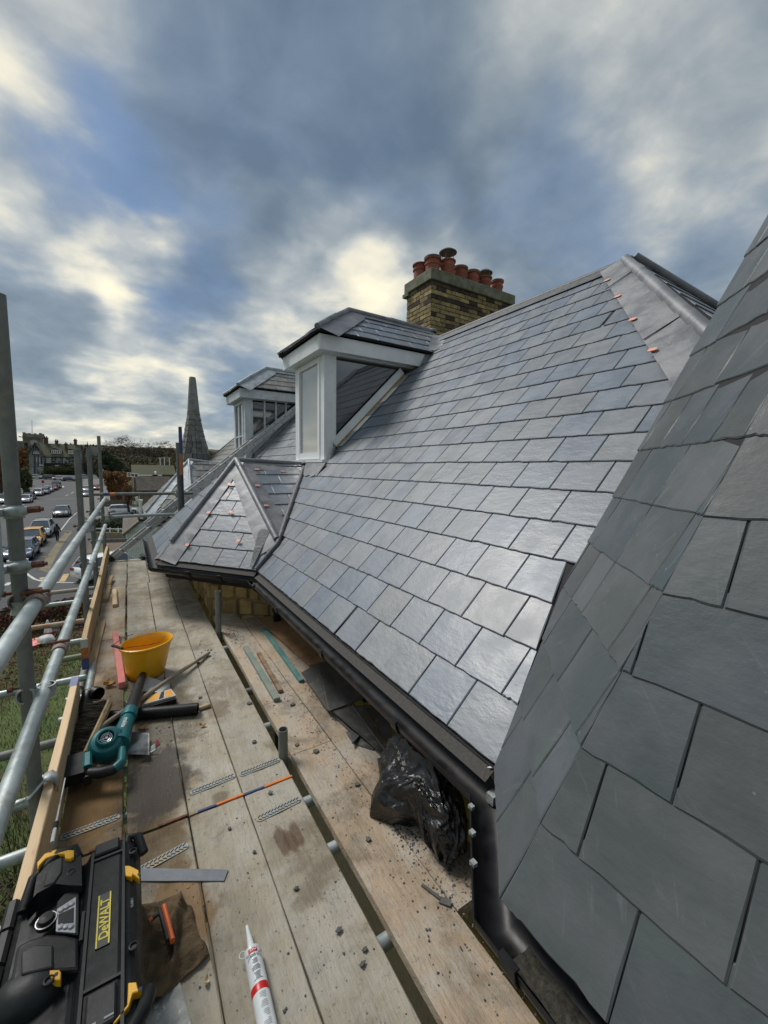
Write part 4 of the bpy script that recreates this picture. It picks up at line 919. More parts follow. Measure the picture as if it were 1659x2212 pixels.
# ================================================================ scaffold boards
BZ = -1.5; BT = .038
def board(x0, x1, y0, y1, label, mt=None, z=BZ, tilt=0, bandn=None, bandf=None, group='scaffold boards of the working platform', rag=0):
    mt = mt or (WOODI if x0 > .65 else WOOD); w = x1 - x0; xc = (x0 + x1) / 2; k = max(6, int((y1 - y0) / .25)); g = G(); rows = []
    rr = random.Random(int(x0 * 1000 + y0 * 77)); prof = [(-w / 2, -BT), (-w / 2, -.004), (-w / 2 + .004, 0), (-w / 4, .0012), (0, -.0012), (w / 4, .0006), (w / 2 - .004, 0), (w / 2, -.004), (w / 2, -BT)]
    m_ = len(prof)
    wob = [rr.uniform(-.0018, .0018) for _ in range(k + 1)]
    for i in range(k + 1):
        y = y0 + (y1 - y0) * i / k
        rows.append([Vector((xc + a + (wob[i] if abs(a) > w * .3 else 0), y, z + b + tilt * (a / w) + wob[i] * .4)) for a, b in prof])
    vs = [v for r in rows for v in r]; fs = [(i * m_ + j, i * m_ + (j + 1) % m_, (i + 1) * m_ + (j + 1) % m_, (i + 1) * m_ + j) for i in range(k) for j in range(m_)]
    fs += [tuple(range(m_))[::-1], tuple(range(k * m_, (k + 1) * m_))]
    g.add(vs, fs); o = g.obj('scaffold_board', mt, origin=(xc, (y0 + y1) / 2, z - BT), smooth=25); tag(o, label, 'scaffold board', group)
    def band(y, col, part=(0, 1)):
        a, b = x0 - .002 + (w + .004) * part[0], x0 - .002 + (w + .004) * part[1]
        s = -1 if y == y0 else 1
        G().box((a, min(y + .0015 * s, y - .009 * s), z - BT), (b, max(y + .0015 * s, y - .009 * s), z + .0015)).obj('end_hoop', col, o)
    for (e, bl) in ((y0, bandn), (y1, bandf)):
        if bl:
            for col, pr in bl: band(e, col, pr)
    return o
def plate(o, xc, y, rot=0.0, L_=.205, w=.036, mt=None):
    # pressed nail plate with herringbone slots
    mt = mt or NAILP; n = 8; pts = []; z = BZ + .0035; c = Vector((xc, y, z)); ca, sa = math.cos(rot), math.sin(rot)
    tr = lambda a, b, h=0: c + Vector((a * ca - b * sa, a * sa + b * ca, h))
    for k in range(n + 1): a = -math.pi / 2 + math.pi * k / n; pts.append(tr(L_ / 2 - w / 2 + w / 2 * math.cos(a), w / 2 * math.sin(a)))
    for k in range(n + 1): a = math.pi / 2 + math.pi * k / n; pts.append(tr(-L_ / 2 + w / 2 + w / 2 * math.cos(a), w / 2 * math.sin(a)))
    p = G().slab(pts, (0, 0, 1), .002).obj('nail_plate', mt, o)
    g = G()
    for k in range(13):
        x = -L_ / 2 + .015 + k * (L_ - .03) / 12
        for s in (-1, 1): g.bar(tr(x - .006, s * .004, .0008), tr(x + .007, s * .0125, .0008), .0032, .0012)
    g.obj('slots', UNDER, p)
NAILP = mat('pressed_steel_plate', (.30, .33, .33), (.24, .25, .23), rough=.6, metal=.2, scale=30, c3=(.34, .29, .21), s3=14, lo3=.48, hi3=.62)
OB = [(ORANGE, (.45, 1)), (BLUE, (.0, .44))]
b1 = board(.396, .622, -.9, 1.806, 'wide grey board at the right edge of the platform, nearest, with brown boot mark')
b2 = board(.1665, .391, -.9, 1.808, 'nearest grey board under the white sealant tube')
b3 = board(-.066, .1605, -.9, 1.812, 'nearest board with the brown cloth and stained patch, left of the sealant tube')
b4 = board(-.298, -.0715, -.9, 1.818, 'nearest board beneath the black radio box', WOODB)
c1_ = board(.396, .622, 1.816, 5.985, 'long board at the gap edge beyond the orange joint, beside the short tube', bandn=[(ORANGE, (.42, 1)), (BLUE, (0, .41))], bandf=[(BLUE, (0, 1))])
c2_ = board(.1665, .391, 1.820, 6.0, 'long board with orange and blue end band, right of the dark wet board', bandn=[(ORANGE, (.5, 1)), (BLUE, (.15, .49))])
c3_ = board(-.062, .1605, 1.826, 6.01, 'dark wet stained board beside the blower, under the bucket', WOOD, bandn=[(RUST, (.5, 1))])
c4_ = board(-.298, -.0785, 1.832, 4.15, 'brown stained board below the blower battery', WOODB, bandn=[(RUST, (.5, 1))])
d4_ = board(-.298, -.0785, 4.158, 6.0, 'brown board along the toe board beyond the pink batten', WOODB)
e1_ = board(.425, .65, 5.995, 7.62, 'far board partly under the bay gutter', WOODB)
e2_ = board(.19, .42, 6.005, 7.60, 'second far board from the bay gutter, damp grey', WOOD)
e3_ = board(-.058, .182, 6.02, 7.66, 'third far board from the bay gutter, damp and pale', WOOD)
e4_ = board(-.298, -.068, 6.01, 7.66, 'far board under the foot of the ladder', WOOD)
plate(b1, .508, 1.655, .07); plate(b3, .045, 1.655, .16); plate(c1_, .506, 1.957, .04); plate(c2_, .285, 1.955, .06); plate(c4_, -.19, 1.965, .02)
# inner platform
i1 = board(.672, .898, -.9, 1.96, 'inner board beside the gap, nearest, rough and dusty', group='inner platform boards below the gutter')
i2 = board(.672, .898, 1.964, 4.32, 'inner board beside the gap, farther, with black slate dust', group='inner platform boards below the gutter')
i3 = board(.902, 1.12, .93, 4.10, 'inner board below the gutter, under the broken slates and black plastic', group='inner platform boards below the gutter', z=BZ + .002)
# (the near end of the board under the gutter)
# ================================================================ tubes and couplers
TR = .02415
def tube_(p, q, label, mt=GALV, cat='scaffold tube', group=None, name='scaffold_tube', hollow=True, r=TR):
    p, q = Vector(p), Vector(q); org = p if p.z <= q.z else q
    g = G(); k = 6; g.tube([mix(p, q, i / k) for i in range(k + 1)], r, 20, hollow=hollow)
    o = g.obj(name, mt, origin=org, smooth=50); return tag(o, label, cat, group)
def coupler(par, c, ax1, ax2, mt=COUP, bolt=RUST, side=1, s=1.0):
    # double coupler: two collars at right angles, with hinge lugs, T bolts and nuts
    c = Vector(c); ax1 = Vector(ax1).normalized(); ax2 = Vector(ax2).normalized(); n = ax1.cross(ax2).normalized()
    g = G()
    a = c - n * (.030 * side); b = c + n * (.030 * side)
    g.lathe(a, [(.0255, -.022), (.031, -.022), (.0325, -.012), (.0325, .012), (.031, .022), (.0255, .022)], 18, ax1)
    o = g.obj('coupler', mt, par, smooth=40)
    g = G(); g.lathe(b, [(.0255, -.022), (.031, -.022), (.0325, -.012), (.0325, .012), (.031, .022), (.0255, .022)], 18, ax2)
    g.box(c - Vector((.018, .018, .018)), c + Vector((.018, .018, .018))); g.obj('coupler_band', mt, o, smooth=40)
    for (q, ax, d) in ((a, ax1, ax2), (b, ax2, ax1)):
        g = G(); e = q + d * .034; g.bar(e - ax * .0 - n * .004, e + d * .03, .030, .016, n); g.obj('lug', mt, o)
        g = G(); f_ = q + d * .030 + n * .02 * side; g.tube([f_ - n * .05 * side, f_ + n * .028 * side], .0065, 8); g.tube([f_ + n * .018 * side, f_ + n * .034 * side], .0125, 6); g.obj('bolt', bolt, o)
        g = G(); e = q - d * .036; g.tube([e - ax * .02, e + ax * .02], .009, 8); g.obj('hinge_pin', mt, o)
    return o
PXX = -.362
poles = {}
for i, (y, top_, dd) in enumerate(((2.0, 1.02, 'tall grey scaffold standard in the foreground at the left edge'), (4.43, -.0, 'second scaffold standard from the camera, its top against the timbered house'),
                       (5.75, .02, 'third scaffold standard from the camera, slightly thinner looking'), (7.89, .42, 'fourth scaffold standard, at the corner with the orange tape'))):
    zt_ = {0: PX(9, 655, PXX).z, 1: PX(169, 972, PXX).z, 2: PX(194, 968, PXX).z, 3: PX(215, 944, PXX).z}[i]
    bot = -7.7
    poles[i] = tube_((PXX, y, bot), (PXX, y, zt_), dd, GALV_DULL, 'scaffold pole', 'scaffold standards along the street side', 'scaffold_standard')
    G().box((PXX - .075, y - .075, -7.7), (PXX + .075, y + .075, -7.69)).obj('base_plate', COUP, poles[i])
p5 = tube_((.662, 7.06, -1.6), (.662, 7.06, PY(379, 956, 7.06).z), 'short grey scaffold pole standing just left of the blue and orange one', GALV_DULL, 'scaffold pole', name='scaffold_standard')
pp = PY(387, 922, 7.0)
p6 = tube_((.70, 6.99, -1.6), (.70, 6.99, pp.z), 'dark blue scaffold pole with orange band in front of the slate spire', mat('blue_painted_tube', (.05, .055, .07), (.03, .032, .05), rough=.55, scale=9, c3=(.13, .13, .12), s3=3), 'scaffold pole', name='scaffold_standard')
G().tube([(.70, 6.99, pp.z - .38), (.70, 6.99, pp.z - .03)], .0252, 16).obj('blue_paint_band', BLUE, p6, smooth=50)
G().tube([(.70, 6.99, pp.z - .72), (.70, 6.99, pp.z - .40)], .0252, 16).obj('orange_paint_band', mat('faded_orange', (.45, .16, .07), (.3, .14, .08), rough=.6), p6, smooth=50)
RXX = -.31; ZU, ZL = -.512, -.882
gr = 'guard rails along the street side'
gu1 = tube_((RXX, -1.0, ZU), (RXX, 1.955, ZU), 'upper guard rail tube, nearest length', GALV, 'guard rail', gr, 'guard_rail')
gu2 = tube_((RXX, 1.97, ZU + .002), (RXX, 7.62, ZU - .002), 'upper guard rail tube, farther length running to the orange tape', GALV, 'guard rail', gr, 'guard_rail')
gl1 = tube_((RXX, -1.0, ZL), (RXX, 2.43, ZL), 'lower guard rail tube, nearest length beside the new timber', GALV, 'guard rail', gr, 'guard_rail')
gl2 = tube_((RXX, 2.445, ZL + .001), (RXX, 7.25, ZL), 'lower guard rail tube, farther length', GALV, 'guard rail', gr, 'guard_rail')
for (par, y, z, mt) in ((gu1, 1.96, ZU, RUSTC), (gl1, 2.43, ZL, RUSTC)):   # sleeve couplers
    g = G(); g.lathe((RXX, y, z), [(.0245, -.05), (.031, -.05), (.0325, -.03), (.0325, .03), (.031, .05), (.0245, .05)], 16, (0, 1, 0)); s_ = g.obj('sleeve_coupler', mt, par, smooth=40)
    G().tube([(RXX - .045, y, z + .034), (RXX + .04, y, z + .036)], .007, 8).obj('bolt', RUST, s_)
for (i, y) in ((0, 2.0), (1, 4.43), (2, 5.75), (3, 7.89)):
    coupler(poles[i], ((PXX + RXX) / 2, y, ZU - .05 if i else ZU - .0), (0, 0, 1), (0, 1, 0), RUSTC if i == 0 else COUP, RUST, 1)
    coupler(poles[i], ((PXX + RXX) / 2, y, ZL), (0, 0, 1), (0, 1, 0), COUP, RUST, 1)
# cross rails at the far end
zc1 = PY(330, 1066, 7.72).z; zc2 = PY(300, 1114, 7.45).z
cr1 = tube_((-.50, 7.72, zc1), (.93, 7.62, zc1 - .0), 'upper end rail across the far end with blue and orange tape', GALV_DULL, 'guard rail', name='guard_rail')
G().tube([(-.245, 7.703, zc1), (-.185, 7.699, zc1)], .0262, 16).obj('orange_tape', ORANGE, cr1, smooth=50)
G().tube([(-.33, 7.709, zc1), (-.25, 7.703, zc1)], .0256, 16).obj('blue_tape', BLUE, cr1, smooth=50)
cr2 = tube_((-.32, 7.45, zc2), (.62, 7.45, zc2 + .0), 'lower end rail across the far end below the taped rail', GALV, 'guard rail', name='guard_rail')
coupler(p5, (.662, 7.40, zc1), (0, 0, 1), (1, 0, 0), COUP); coupler(cr2, (-.29, 7.40, zc2), (1, 0, 0), (0, 1, 0), COUP)
# big couplers on the foreground pole carrying the bent tube at the left edge
lt = G(); xo = PXX - .095
path = [(xo, 1.97, 1.0), (xo, 1.97, -.3), (xo, 1.97, -.52), (xo - .012, 1.97, -.60), (xo - .05, 1.96, -.66), (xo - .11, 1.95, -.69)]
path = [PY(-22, 1085, 1.9), PY(-14, 1140, 1.9), PY(-10, 1205, 1.9), PY(-6, 1240, 1.9), PY(-6, 1270, 1.9), PY(-12, 1292, 1.9), PY(-28, 1306, 1.9), PY(-60, 1318, 1.9)]
lg = lt.tube(path, .019, 14).obj('bent_tube', GALV, origin=path[-1], smooth=60); tag(lg, 'bent galvanised tube clamped to the foreground standard at the left edge', 'scaffold tube')
for z_px in (970, 1345):
    c = PY(.32 * 95, 796 + .32 * z_px, 1.975); z = c.z
    cc = Vector((PXX, 2.0, z)); g = G()
    g.lathe(cc, [(.025, -.024), (.031, -.024), (.033, -.008), (.033, .008), (.031, .024), (.025, .024)], 18); k_ = g.obj('coupler', COUP, poles[0], smooth=40)
    g = G(); a = cc + Vector((-.062, -.06, .002)); g.lathe(a, [(.0195, -.02), (.026, -.02), (.028, 0), (.026, .02), (.0195, .02)], 16); g.box(a + Vector((.0, -.01, -.014)), cc + Vector((-.02, -.02, .014))); g.obj('coupler_band', COUP, k_, smooth=40)
    g = G(); a = cc + Vector((-.03, -.034, 0)); b = cc + Vector((.048, -.046, .008)); g.add([], []); 
    g.tube([a, mix(a, b, .35), mix(a, b, .75), b], [.011, .019, .020, .014], 10); g.obj('clamp_arm', COUP, k_, smooth=50)
    g = G(); g.tube([b, b + Vector((.034, -.006, .003))], .0125, 6); g.tube([b + Vector((.034, -.006, .003)), b + Vector((.044, -.008, .003))], .008, 6); g.obj('bolt', RUST, k_)
# collar low on the foreground pole
g = G(); cc = PY(.32 * 120, 796 + .32 * 1610, 2.0); cc = Vector((PXX, 2.0, cc.z)); g.lathe(cc, [(.025, -.026), (.034, -.024), (.030, -.012), (.030, .012), (.034, .024), (.025, .026)], 18); k_ = g.obj('coupler', COUP, poles[0], smooth=40)
g = G(); g.tube([cc + Vector((-.03, -.03, 0)), cc + Vector((-.075, -.04, .001))], .006, 8); g.obj('bolt', BLACK, k_)
g = G(); g.lathe(cc + Vector((.045, -.012, .045)), [(.0, -.02), (.024, -.02), (.024, .02), (0, .02)], 12, (1, .4, 0)); g.obj('swivel', RUST, k_, smooth=40)
# ledger and transoms under the boards
tube_((PXX + .0, -1, BZ - .14), (PXX + .0, 7.9, BZ - .14), 'ledger tube running under the toe board', GALV_DULL, 'scaffold tube', name='ledger_tube')
zt_ = BZ - BT - TR - .002
def transom(y, x0, x1, label, mt=GALV, dz=0.0): return tube_((x0, y, zt_ + dz), (x1, y, zt_ + dz), label, mt, 'scaffold tube', 'transoms under the platform', 'transom_tube')
transom(.25, -1.2, 1.1, 'transom tube under the nearest boards'); transom(1.02, -1.25, 1.1, 'transom tube below the sealant tube, seen in the gap')
transom(1.42, -.9, 1.1, 'transom tube poking out beside the radio', GALV); transom(1.70, -.62, 1.1, 'pale transom tube seen in the gap by the boot mark')
transom(2.03, -.95, 1.1, 'transom tube beside the short upright tube', GALV, ); transom(2.36, -1.05, 1.1, 'transom with an orange painted end left of the toe board', GALV)
transom(2.50, -.44, .3, 'short transom stub poking past the toe board'); transom(2.82, -1.0, 1.1, 'transom with white paint splashes below the broom', GALV_DULL)
transom(3.05, -.42, .3, 'short transom stub in front of the hedge'); transom(3.30, -.41, .3, 'upper short transom stub beside the black elbow')
transom(3.62, -.95, 1.1, 'transom passing behind the end of the new timber'); transom(4.05, -.60, .9, 'transom with a green and orange end beyond the cone', mat('green_tube', (.18, .22, .13), (.25, .27, .18), rough=.6))
transom(4.42, -.55, .3, 'pale transom just past the cone'); transom(5.0, -.92, .9, 'rusty orange transom crossing over the traffic cone', GALV_OR)
transom(5.75, -1.0, .3, 'transom meeting the third standard'); transom(6.3, -1.0, .3, 'sandy coloured transom below the white car', mat('sandy_tube', (.42, .34, .24), (.3, .3, .28), rough=.6)); transom(7.5, -.6, .9, 'transom under the far end of the boards')
# drop diagonal brace wire
G().tube([PX(72, 1228, -.42), PX(145, 1215, -.9)], .0012, 5).obj('thin_wire', ALU, poles[0])
# short stub between the platforms, and the one by the wall
st = tube_((.634, 1.985, -2.1), (.630, 1.972, PX(600, 1556, .63).z), 'short upright tube standing between the two platforms', GALV_DULL, 'scaffold pole', name='scaffold_standard')
st2 = tube_((.647, 3.86, -2.6), (.647, 3.86, PX(464, 1268, .647).z), 'short upright tube in front of the sandstone wall', GALV_DULL, 'scaffold pole', name='scaffold_standard')
for y in (2.03, 1.70):
    pass
# standards under the platform carrying its inner side
tube_((.645, .9, -7.7), (.645, .9, -1.62), 'bright tube descending in the gap near the bottom', GALV, 'scaffold pole', name='scaffold_standard')
g = G(); g.box((.640, 1.00, -6), (.70, 1.012, -1.65)); 
# toe boards
def toe(y0, y1, label, mt, ends=None, x=-.319, h=.225, z0=BZ + .002, t=.034):
    g = G(); k = 14; rows = []; rr = random.Random(int(y0 * 10))
    g2 = G(); pr = [(-t / 2, 0), (-t / 2, h - .003), (-t / 2 + .003, h), (t / 2 - .003, h), (t / 2, h - .003), (t / 2, 0)]; n_ = len(pr); vs = []; 
    for i in range(k + 1):
        y = y0 + (y1 - y0) * i / k; w = .004 * math.sin(i * .7 + y0); vs += [Vector((x + a + w, y, z0 + b + w * .3)) for a, b in pr]
    g2.add(vs, [(i * n_ + j, i * n_ + (j + 1) % n_, (i + 1) * n_ + (j + 1) % n_, (i + 1) * n_ + j) for i in range(k) for j in range(n_)] + [tuple(range(n_))[::-1], tuple(range(k * n_, k * n_ + n_))])
    o = g2.obj('toe_board', mt, origin=(x, (y0 + y1) / 2, z0), smooth=25); return tag(o, label, 'toe board', 'toe boards on edge along the platform')
t1 = toe(-.8, 2.98, 'pale new timber toe board with a blue painted end beside the radio', NEWWOOD)
G().box((-.3375, 2.86, BZ + .225), (-.3005, 2.984, BZ + .2285)).obj('blue_paint', mat('pale_blue_paint', (.14, .17, .32), (.2, .22, .36), rough=.6), t1)
t2 = toe(3.62, 7.9, 'farther toe board with orange and navy painted end', OLDWOOD, x=-.322)
for (z0_, z1_, c) in ((.165, .229, mat('pale_green_paint', (.40, .46, .42), rough=.6)), (.085, .165, mat('rust_orange_paint', (.42, .13, .03), (.3, .1, .03), rough=.6, scale=30)), (.0, .085, BLUE)): G().box((-.343, 3.61, BZ + z0_), (-.300, 3.622, BZ + z1_)).obj('painted_end', c, t2)
# spring clip holding the toe board to the foreground pole
g = G(); cy = 2.0; rows = []
pth = [(-.395, cy - .03, -1.30), (-.375, cy - .035, -1.285), (-.352, cy - .02, -1.262), (-.335, cy, -1.245), (-.312, cy + .01, -1.246), (-.296, cy + .01, -1.262), (-.288, cy, -1.29), (-.290, cy - .01, -1.305)]
for i, (x, y, z) in enumerate(pth): w = (.012, .014, .02, .032, .034, .03, .022, .014)[i]; rows.append([Vector((x, y - w, z)), Vector((x, y, z + .004)), Vector((x, y + w, z))])
o = g.sheet(rows).obj('board_clip', COUP, t1, smooth=60); sm = o.modifiers.new('s', 'SOLIDIFY'); sm.thickness = .004
G().tube([(-.44, cy - .03, -1.305), (-.385, cy - .03, -1.29)], .007, 8).obj('bolt', COUP, o)
g = G(); g.tube([(-.283, 3.02, BZ + .004), (-.278, 3.66, BZ + .006)], .021, 14); o = g.obj('scaffold_tube', GALV, origin=(-.28, 3.1, BZ), smooth=50); tag(o, 'short pale tube lying along the toe board behind the black elbow', 'scaffold tube')
# small offcut on the brown board
g = G(); g.bar((-.288, 3.62, BZ + .012), (-.262, 4.62, BZ + .012), .05, .022); o = g.obj('wood_offcut', OLDWOOD, origin=(-.27, 4.1, BZ)); tag(o, 'thin pale lath lying along the far toe board', 'wood offcut')
# ================================================================ ladder
lb = Vector((-.25, 7.52, BZ + .0)); 
ltop = PY(640, 889, 8.35)
lb = PZ(241, 1209, BZ + .03)
def ladder():
    T = thing('ladder', 'long aluminium ladder leaning over the bay roof up to the dormer', 'ladder', lb)
    d = (ltop - lb).normalized(); q = lb + d * ((ltop - lb).length + .6)
    sd = Vector((0, 1, 0)); sd = (sd - d * sd.dot(d)).normalized(); up = d.cross(sd)
    if up.z < 0: up = -up
    for off in (0, .34):
        G().bar(lb + sd * off, q + sd * off, .028, .072, up, .005).obj('stile', ALU, T)
        G().bar(lb + sd * (off) + d * .75 + up * .075, q + sd * (off) + up * .075, .028, .066, up, .005).obj('stile', ALU, T)
    n_ = int((q - lb).length / .26)
    for i in range(n_):
        c = lb + d * (.2 + .26 * i)
        G().bar(c - sd * .016, c + sd * .356, .026, .026, up).obj('rung', ALU, T)
        if i > 2: G().bar(c + up * .075 + d * .12 - sd * .016, c + up * .075 + d * .12 + sd * .356, .026, .026, up).obj('rung', ALU, T)
        # square hollow rung ends show dark on the outer stile
        G().bar(c - sd * .0165, c - sd * .0155, .018, .018, up).obj('rung_hole', UNDER, T)
        if i > 2: G().bar(c + up * .075 + d * .12 - sd * .0165, c + up * .075 + d * .12 - sd * .0155, .018, .018, up).obj('rung_hole', UNDER, T)
    G().bar(lb + sd * .0 - d * .03, lb + sd * 0 + d * .04, .034, .078, up).obj('rubber_foot', BLACK, T); G().bar(lb + sd * .34 - d * .03, lb + sd * .34 + d * .04, .034, .078, up).obj('rubber_foot', BLACK, T)
ladder()
# things at the far end of the boards
for i, (p, q, w, h, lab, mt_) in enumerate((((-.17, 5.1, .018), (-.19, 5.75, .018), .05, .034, 'pale round ended wood offcut lying on the far boards', NEWWOOD), ((-.27, 5.35, .02), (-.255, 5.95, .03), .06, .03, 'rough wood offcut leaning against the far toe board', OLDWOOD), ((-.262, 5.98, .03), (-.235, 6.35, .05), .055, .03, 'second rough wood offcut beside the ladder foot', OLDWOOD))):
    o = G().bar(Vector(p) + Vector((0, 0, BZ)), Vector(q) + Vector((0, 0, BZ)), w, h, (0, 0, 1), .01).obj('wood_offcut', mt_, origin=Vector(p) + Vector((0, 0, BZ))); tag(o, lab, 'wood offcut')
rr = random.Random(3)
for i, (x, y, z) in enumerate(((.22, 7.62, .012), (.20, 7.72, .028), (.23, 7.60, .06))):
    g = G(); g.slab([(x - .1, y - .1, BZ + z), (x + .26, y - .13, BZ + z), (x + .28, y + .12, BZ + z + .01), (x - .08, y + .14, BZ + z + .01)], (0, 0, 1), .014 if i < 2 else .03)
    o = g.obj('stacked_slate', mat('dark_wet_slate', (.02, .021, .023), rough=.5), origin=(x, y, BZ)); tag(o, ('bottom', 'middle', 'top')[i] + ' dark slate in the small pile at the far end by the gutter', 'slate')
# ================================================================ bucket
bc = Vector((.053, 3.31, BZ + .002)); T = thing('bucket', 'yellow plastic builder\'s bucket with wire handle', 'bucket', bc)
H_ = .245
prof = [(0, 0), (.112, 0), (.118, .004), (.128, .05), (.142, .13), (.152, .19), (.158, .225), (.166, .228), (.170, .235), (.170, .246), (.162, .25), (.156, .243), (.150, .20), (.139, .13), (.124, .05), (.113, .012), (0, .010)]
g = G(); g.lathe(bc, [(r, z) for r, z in prof], 48, sx=1.0, sy=.93)
for i, v in enumerate(g.v):
    h = (v.z - bc.z) / H_
    v.x += h * .014; v.z += h * h * (.010 * ((v.x - bc.x) / .16) + .004 * math.sin(math.atan2(v.y, v.x) * 3))
o = g.obj('bucket_body', YEL, T, smooth=50)
g = G(); g.lathe(bc + Vector((.003, 0, .0125)), [(0, 0), (.108, 0)], 30); g.obj('dried_mortar', mat('dirt_mortar', (.16, .09, .03), (.30, .17, .03), rough=.95, scale=20, bump=.5), T)
hp = [PZ(320 * .0 + .32 * x, 1294 + .32 * y, BZ + z) for x, y, z in ((1115, 250, .25), (1085, 290, .252), (1000, 310, .255), (880, 325, .26), (826, 335, .262), (800, 320, .262), (760, 315, .258), (790, 290, .256), (830, 265, .253), (900, 235, .25))]
G().tube(hp[:6], .0022, 6).obj('wire_handle', RUST, T, smooth=60); G().tube(hp[6:], .0022, 6).obj('wire_handle', RUST, T, smooth=60)
G().tube([hp[4], mix(hp[4], hp[6], .5) + Vector((0, 0, .002)), hp[6]], .010, 12).obj('handle_grip', mat('grip', (.06, .045, .03), rough=.8), T, smooth=60)
# ================================================================ pink batten
o = G().bar((-.150, 4.21, BZ + .0225), (-.090, 3.17, BZ + .0225), .042, .042).obj('batten', PINK, origin=(-.12, 3.7, BZ)); bevel(o, .002); tag(o, 'pink painted square batten lying beside the yellow bucket', 'batten')
# ================================================================ broom
T = thing('broom', 'old broom with long wooden handle and dark bristles, lying across the boards', 'broom', (-.2, 2.8, BZ))
p = PZ(.32 * 1410, 1294 + .32 * 362, BZ + .018); q = PZ(.32 * 695, 1294 + .32 * 855, BZ + .075)
G().tube([p, mix(p, q, .5) + Vector((0, 0, .006)), q, q + (q - p).normalized() * .08], .0135, 12).obj('handle', POLEW, T, smooth=60)
ha = PZ(.32 * 690, 1294 + .32 * 705, BZ + .11); hb_ = PZ(.32 * 520, 1294 + .32 * 1065, BZ + .07); 
hd2 = (hb_ - ha).normalized(); out2 = Vector((-hd2.y, hd2.x, 0)).normalized(); out2 = out2 if out2.x < 0 else -out2
o = G().bar(ha + Vector((.035, 0, -.01)), hb_ + Vector((.03, 0, -.01)), .03, .055, (0, 0, 1), .012).obj('broom_head', OLDWOOD, T)
g = G(); rr = random.Random(9)
for i in range(5200):
    t = rr.random(); c = mix(ha, hb_, t) + Vector((.022, 0, rr.uniform(-.034, .02)))
    dirv = (out2 * rr.uniform(.6, 1.1) + Vector((0, 0, rr.uniform(-.3, .14))) + hd2 * rr.uniform(-.3, .42)).normalized(); L_ = rr.uniform(.075, .13)
    e = c + dirv * L_ * .6; f_ = c + dirv * L_ + Vector((0, 0, -rr.uniform(0, .03))); w = Vector((rr.uniform(-1, 1), rr.uniform(-1, 1), rr.uniform(-1, 1))).normalized() * .0011
    f_.z = max(f_.z, BZ + .003); g.add([c - w, c + w, e + w, e - w, f_], [(0, 1, 2, 3), (3, 2, 4)])
o = g.obj('bristles', BRIST, T, fix=False); o['kind'] = 'stuff'
# ================================================================ black soil pipe and elbow
p = PZ(.32 * 1335, 1294 + .32 * 740, BZ + .034); q = Vector((-.275, p.y + .215, BZ + .034))
T = thing('black_pipe', 'length of black plastic soil pipe lying across the boards', 'pipe', p)
G().tube([p, mix(p, q, .5), q], .034, 24, hollow=True).obj('pipe_body', BLKPL, T, smooth=50)
T = thing('pipe_elbow', 'black plastic pipe elbow standing in the corner by the toe board', 'pipe elbow', (-.27, 3.1, BZ))
ea = PZ(.32 * 655, 1294 + .32 * 640, BZ + .12); eb = PZ(.32 * 610, 1294 + .32 * 625, BZ + .12); ec = PZ(.32 * 585, 1294 + .32 * 690, BZ + .09); ed = PZ(.32 * 560, 1294 + .32 * 790, BZ + .05)
G().tube([ea, mix(ea, eb, .6), eb + Vector((-.01, -.01, 0)), ec, ed], [.036, .036, .036, .034, .034], 20, hollow=True).obj('bend', BLKPL, T, smooth=50)
G().tube([ea + (ea - eb).normalized() * .012, ea - (ea - eb).normalized() * .02], .040, 20, hollow=True).obj('socket_rim', BLKPL, T, smooth=50)
# ================================================================ leaf blower
Z0 = BZ + .14
def B(x, y, z=0.0): return PZ(.32 * x, 1294 + .32 * y, Z0 + z)
T = thing('leaf_blower', 'teal cordless leaf blower with black nozzle and battery lying on the boards', 'leaf blower', (-.15, 2.5, BZ))
fc = B(720, 955, .0); ax = (Vector((0, 0, 0)) - fc).normalized(); ax = (ax + Vector((0, 0, 1.0))).normalized()
R0 = (B(830, 955) - B(612, 955)).length / 2
G().lathe(fc, [(0, -.11), (R0 * .7, -.11), (R0 * .93, -.085), (R0, -.05), (R0, -.025), (R0 * .95, -.004), (R0 * .80, .010), (R0 * .60, .014), (R0 * .57, .032), (R0 * .50, .040), (R0 * .42, .040), (R0 * .40, .0)], 48, ax).obj('fan_housing', TEALP, T, smooth=35)
G().lathe(fc + ax * .004, [(0, 0), (R0 * .41, 0)], 32, ax).obj('air_intake', BPL, T)
g = G(); fx = ax.orthogonal().normalized(); fy = ax.cross(fx)
for rr_ in (.30, .20):
    g.tube([fc + ax * .026 + (fx * math.cos(k * math.pi / 12) + fy * math.sin(k * math.pi / 12)) * R0 * rr_ for k in range(25)], .0022, 6, cap=False)
for k in range(3): a = k * 2.094 + .4; g.tube([fc + ax * .026 + (fx * math.cos(a) + fy * math.sin(a)) * R0 * .07, fc + ax * .026 + (fx * math.cos(a) + fy * math.sin(a)) * R0 * .40], .002, 6)
g.lathe(fc + ax * .028, [(0, 0), (R0 * .08, 0), (R0 * .08, -.004)], 14, ax); g.obj('intake_grille', CHROME, T)
n0 = B(800, 985, -.035); n1_ = B(838, 870, -.03); n2_ = B(868, 790, -.02); n3_ = B(882, 750, -.015)
G().tube([n0, n1_, mix(n1_, n2_, .8), n2_], [.050, .040, .034, .032], 20).obj('outlet_duct', TEALP, T, smooth=50)
G().tube([mix(n2_, n3_, -.3), mix(n2_, n3_, .0), mix(n2_, n3_, .9)], [.040, .041, .039], 20).obj('nozzle_collar', TEALP, T, smooth=40)
tipb = PZ(.32 * 968, 1294 + .32 * 500, BZ + .05)
G().tube([n3_ + (n2_ - n3_) * .2, mix(n3_, tipb, .35), mix(n3_, tipb, .8), mix(n3_, tipb, .97), tipb], [.035, .031, .025, .021, .019], 20, hollow=True).obj('nozzle', BPL2, T, smooth=50)
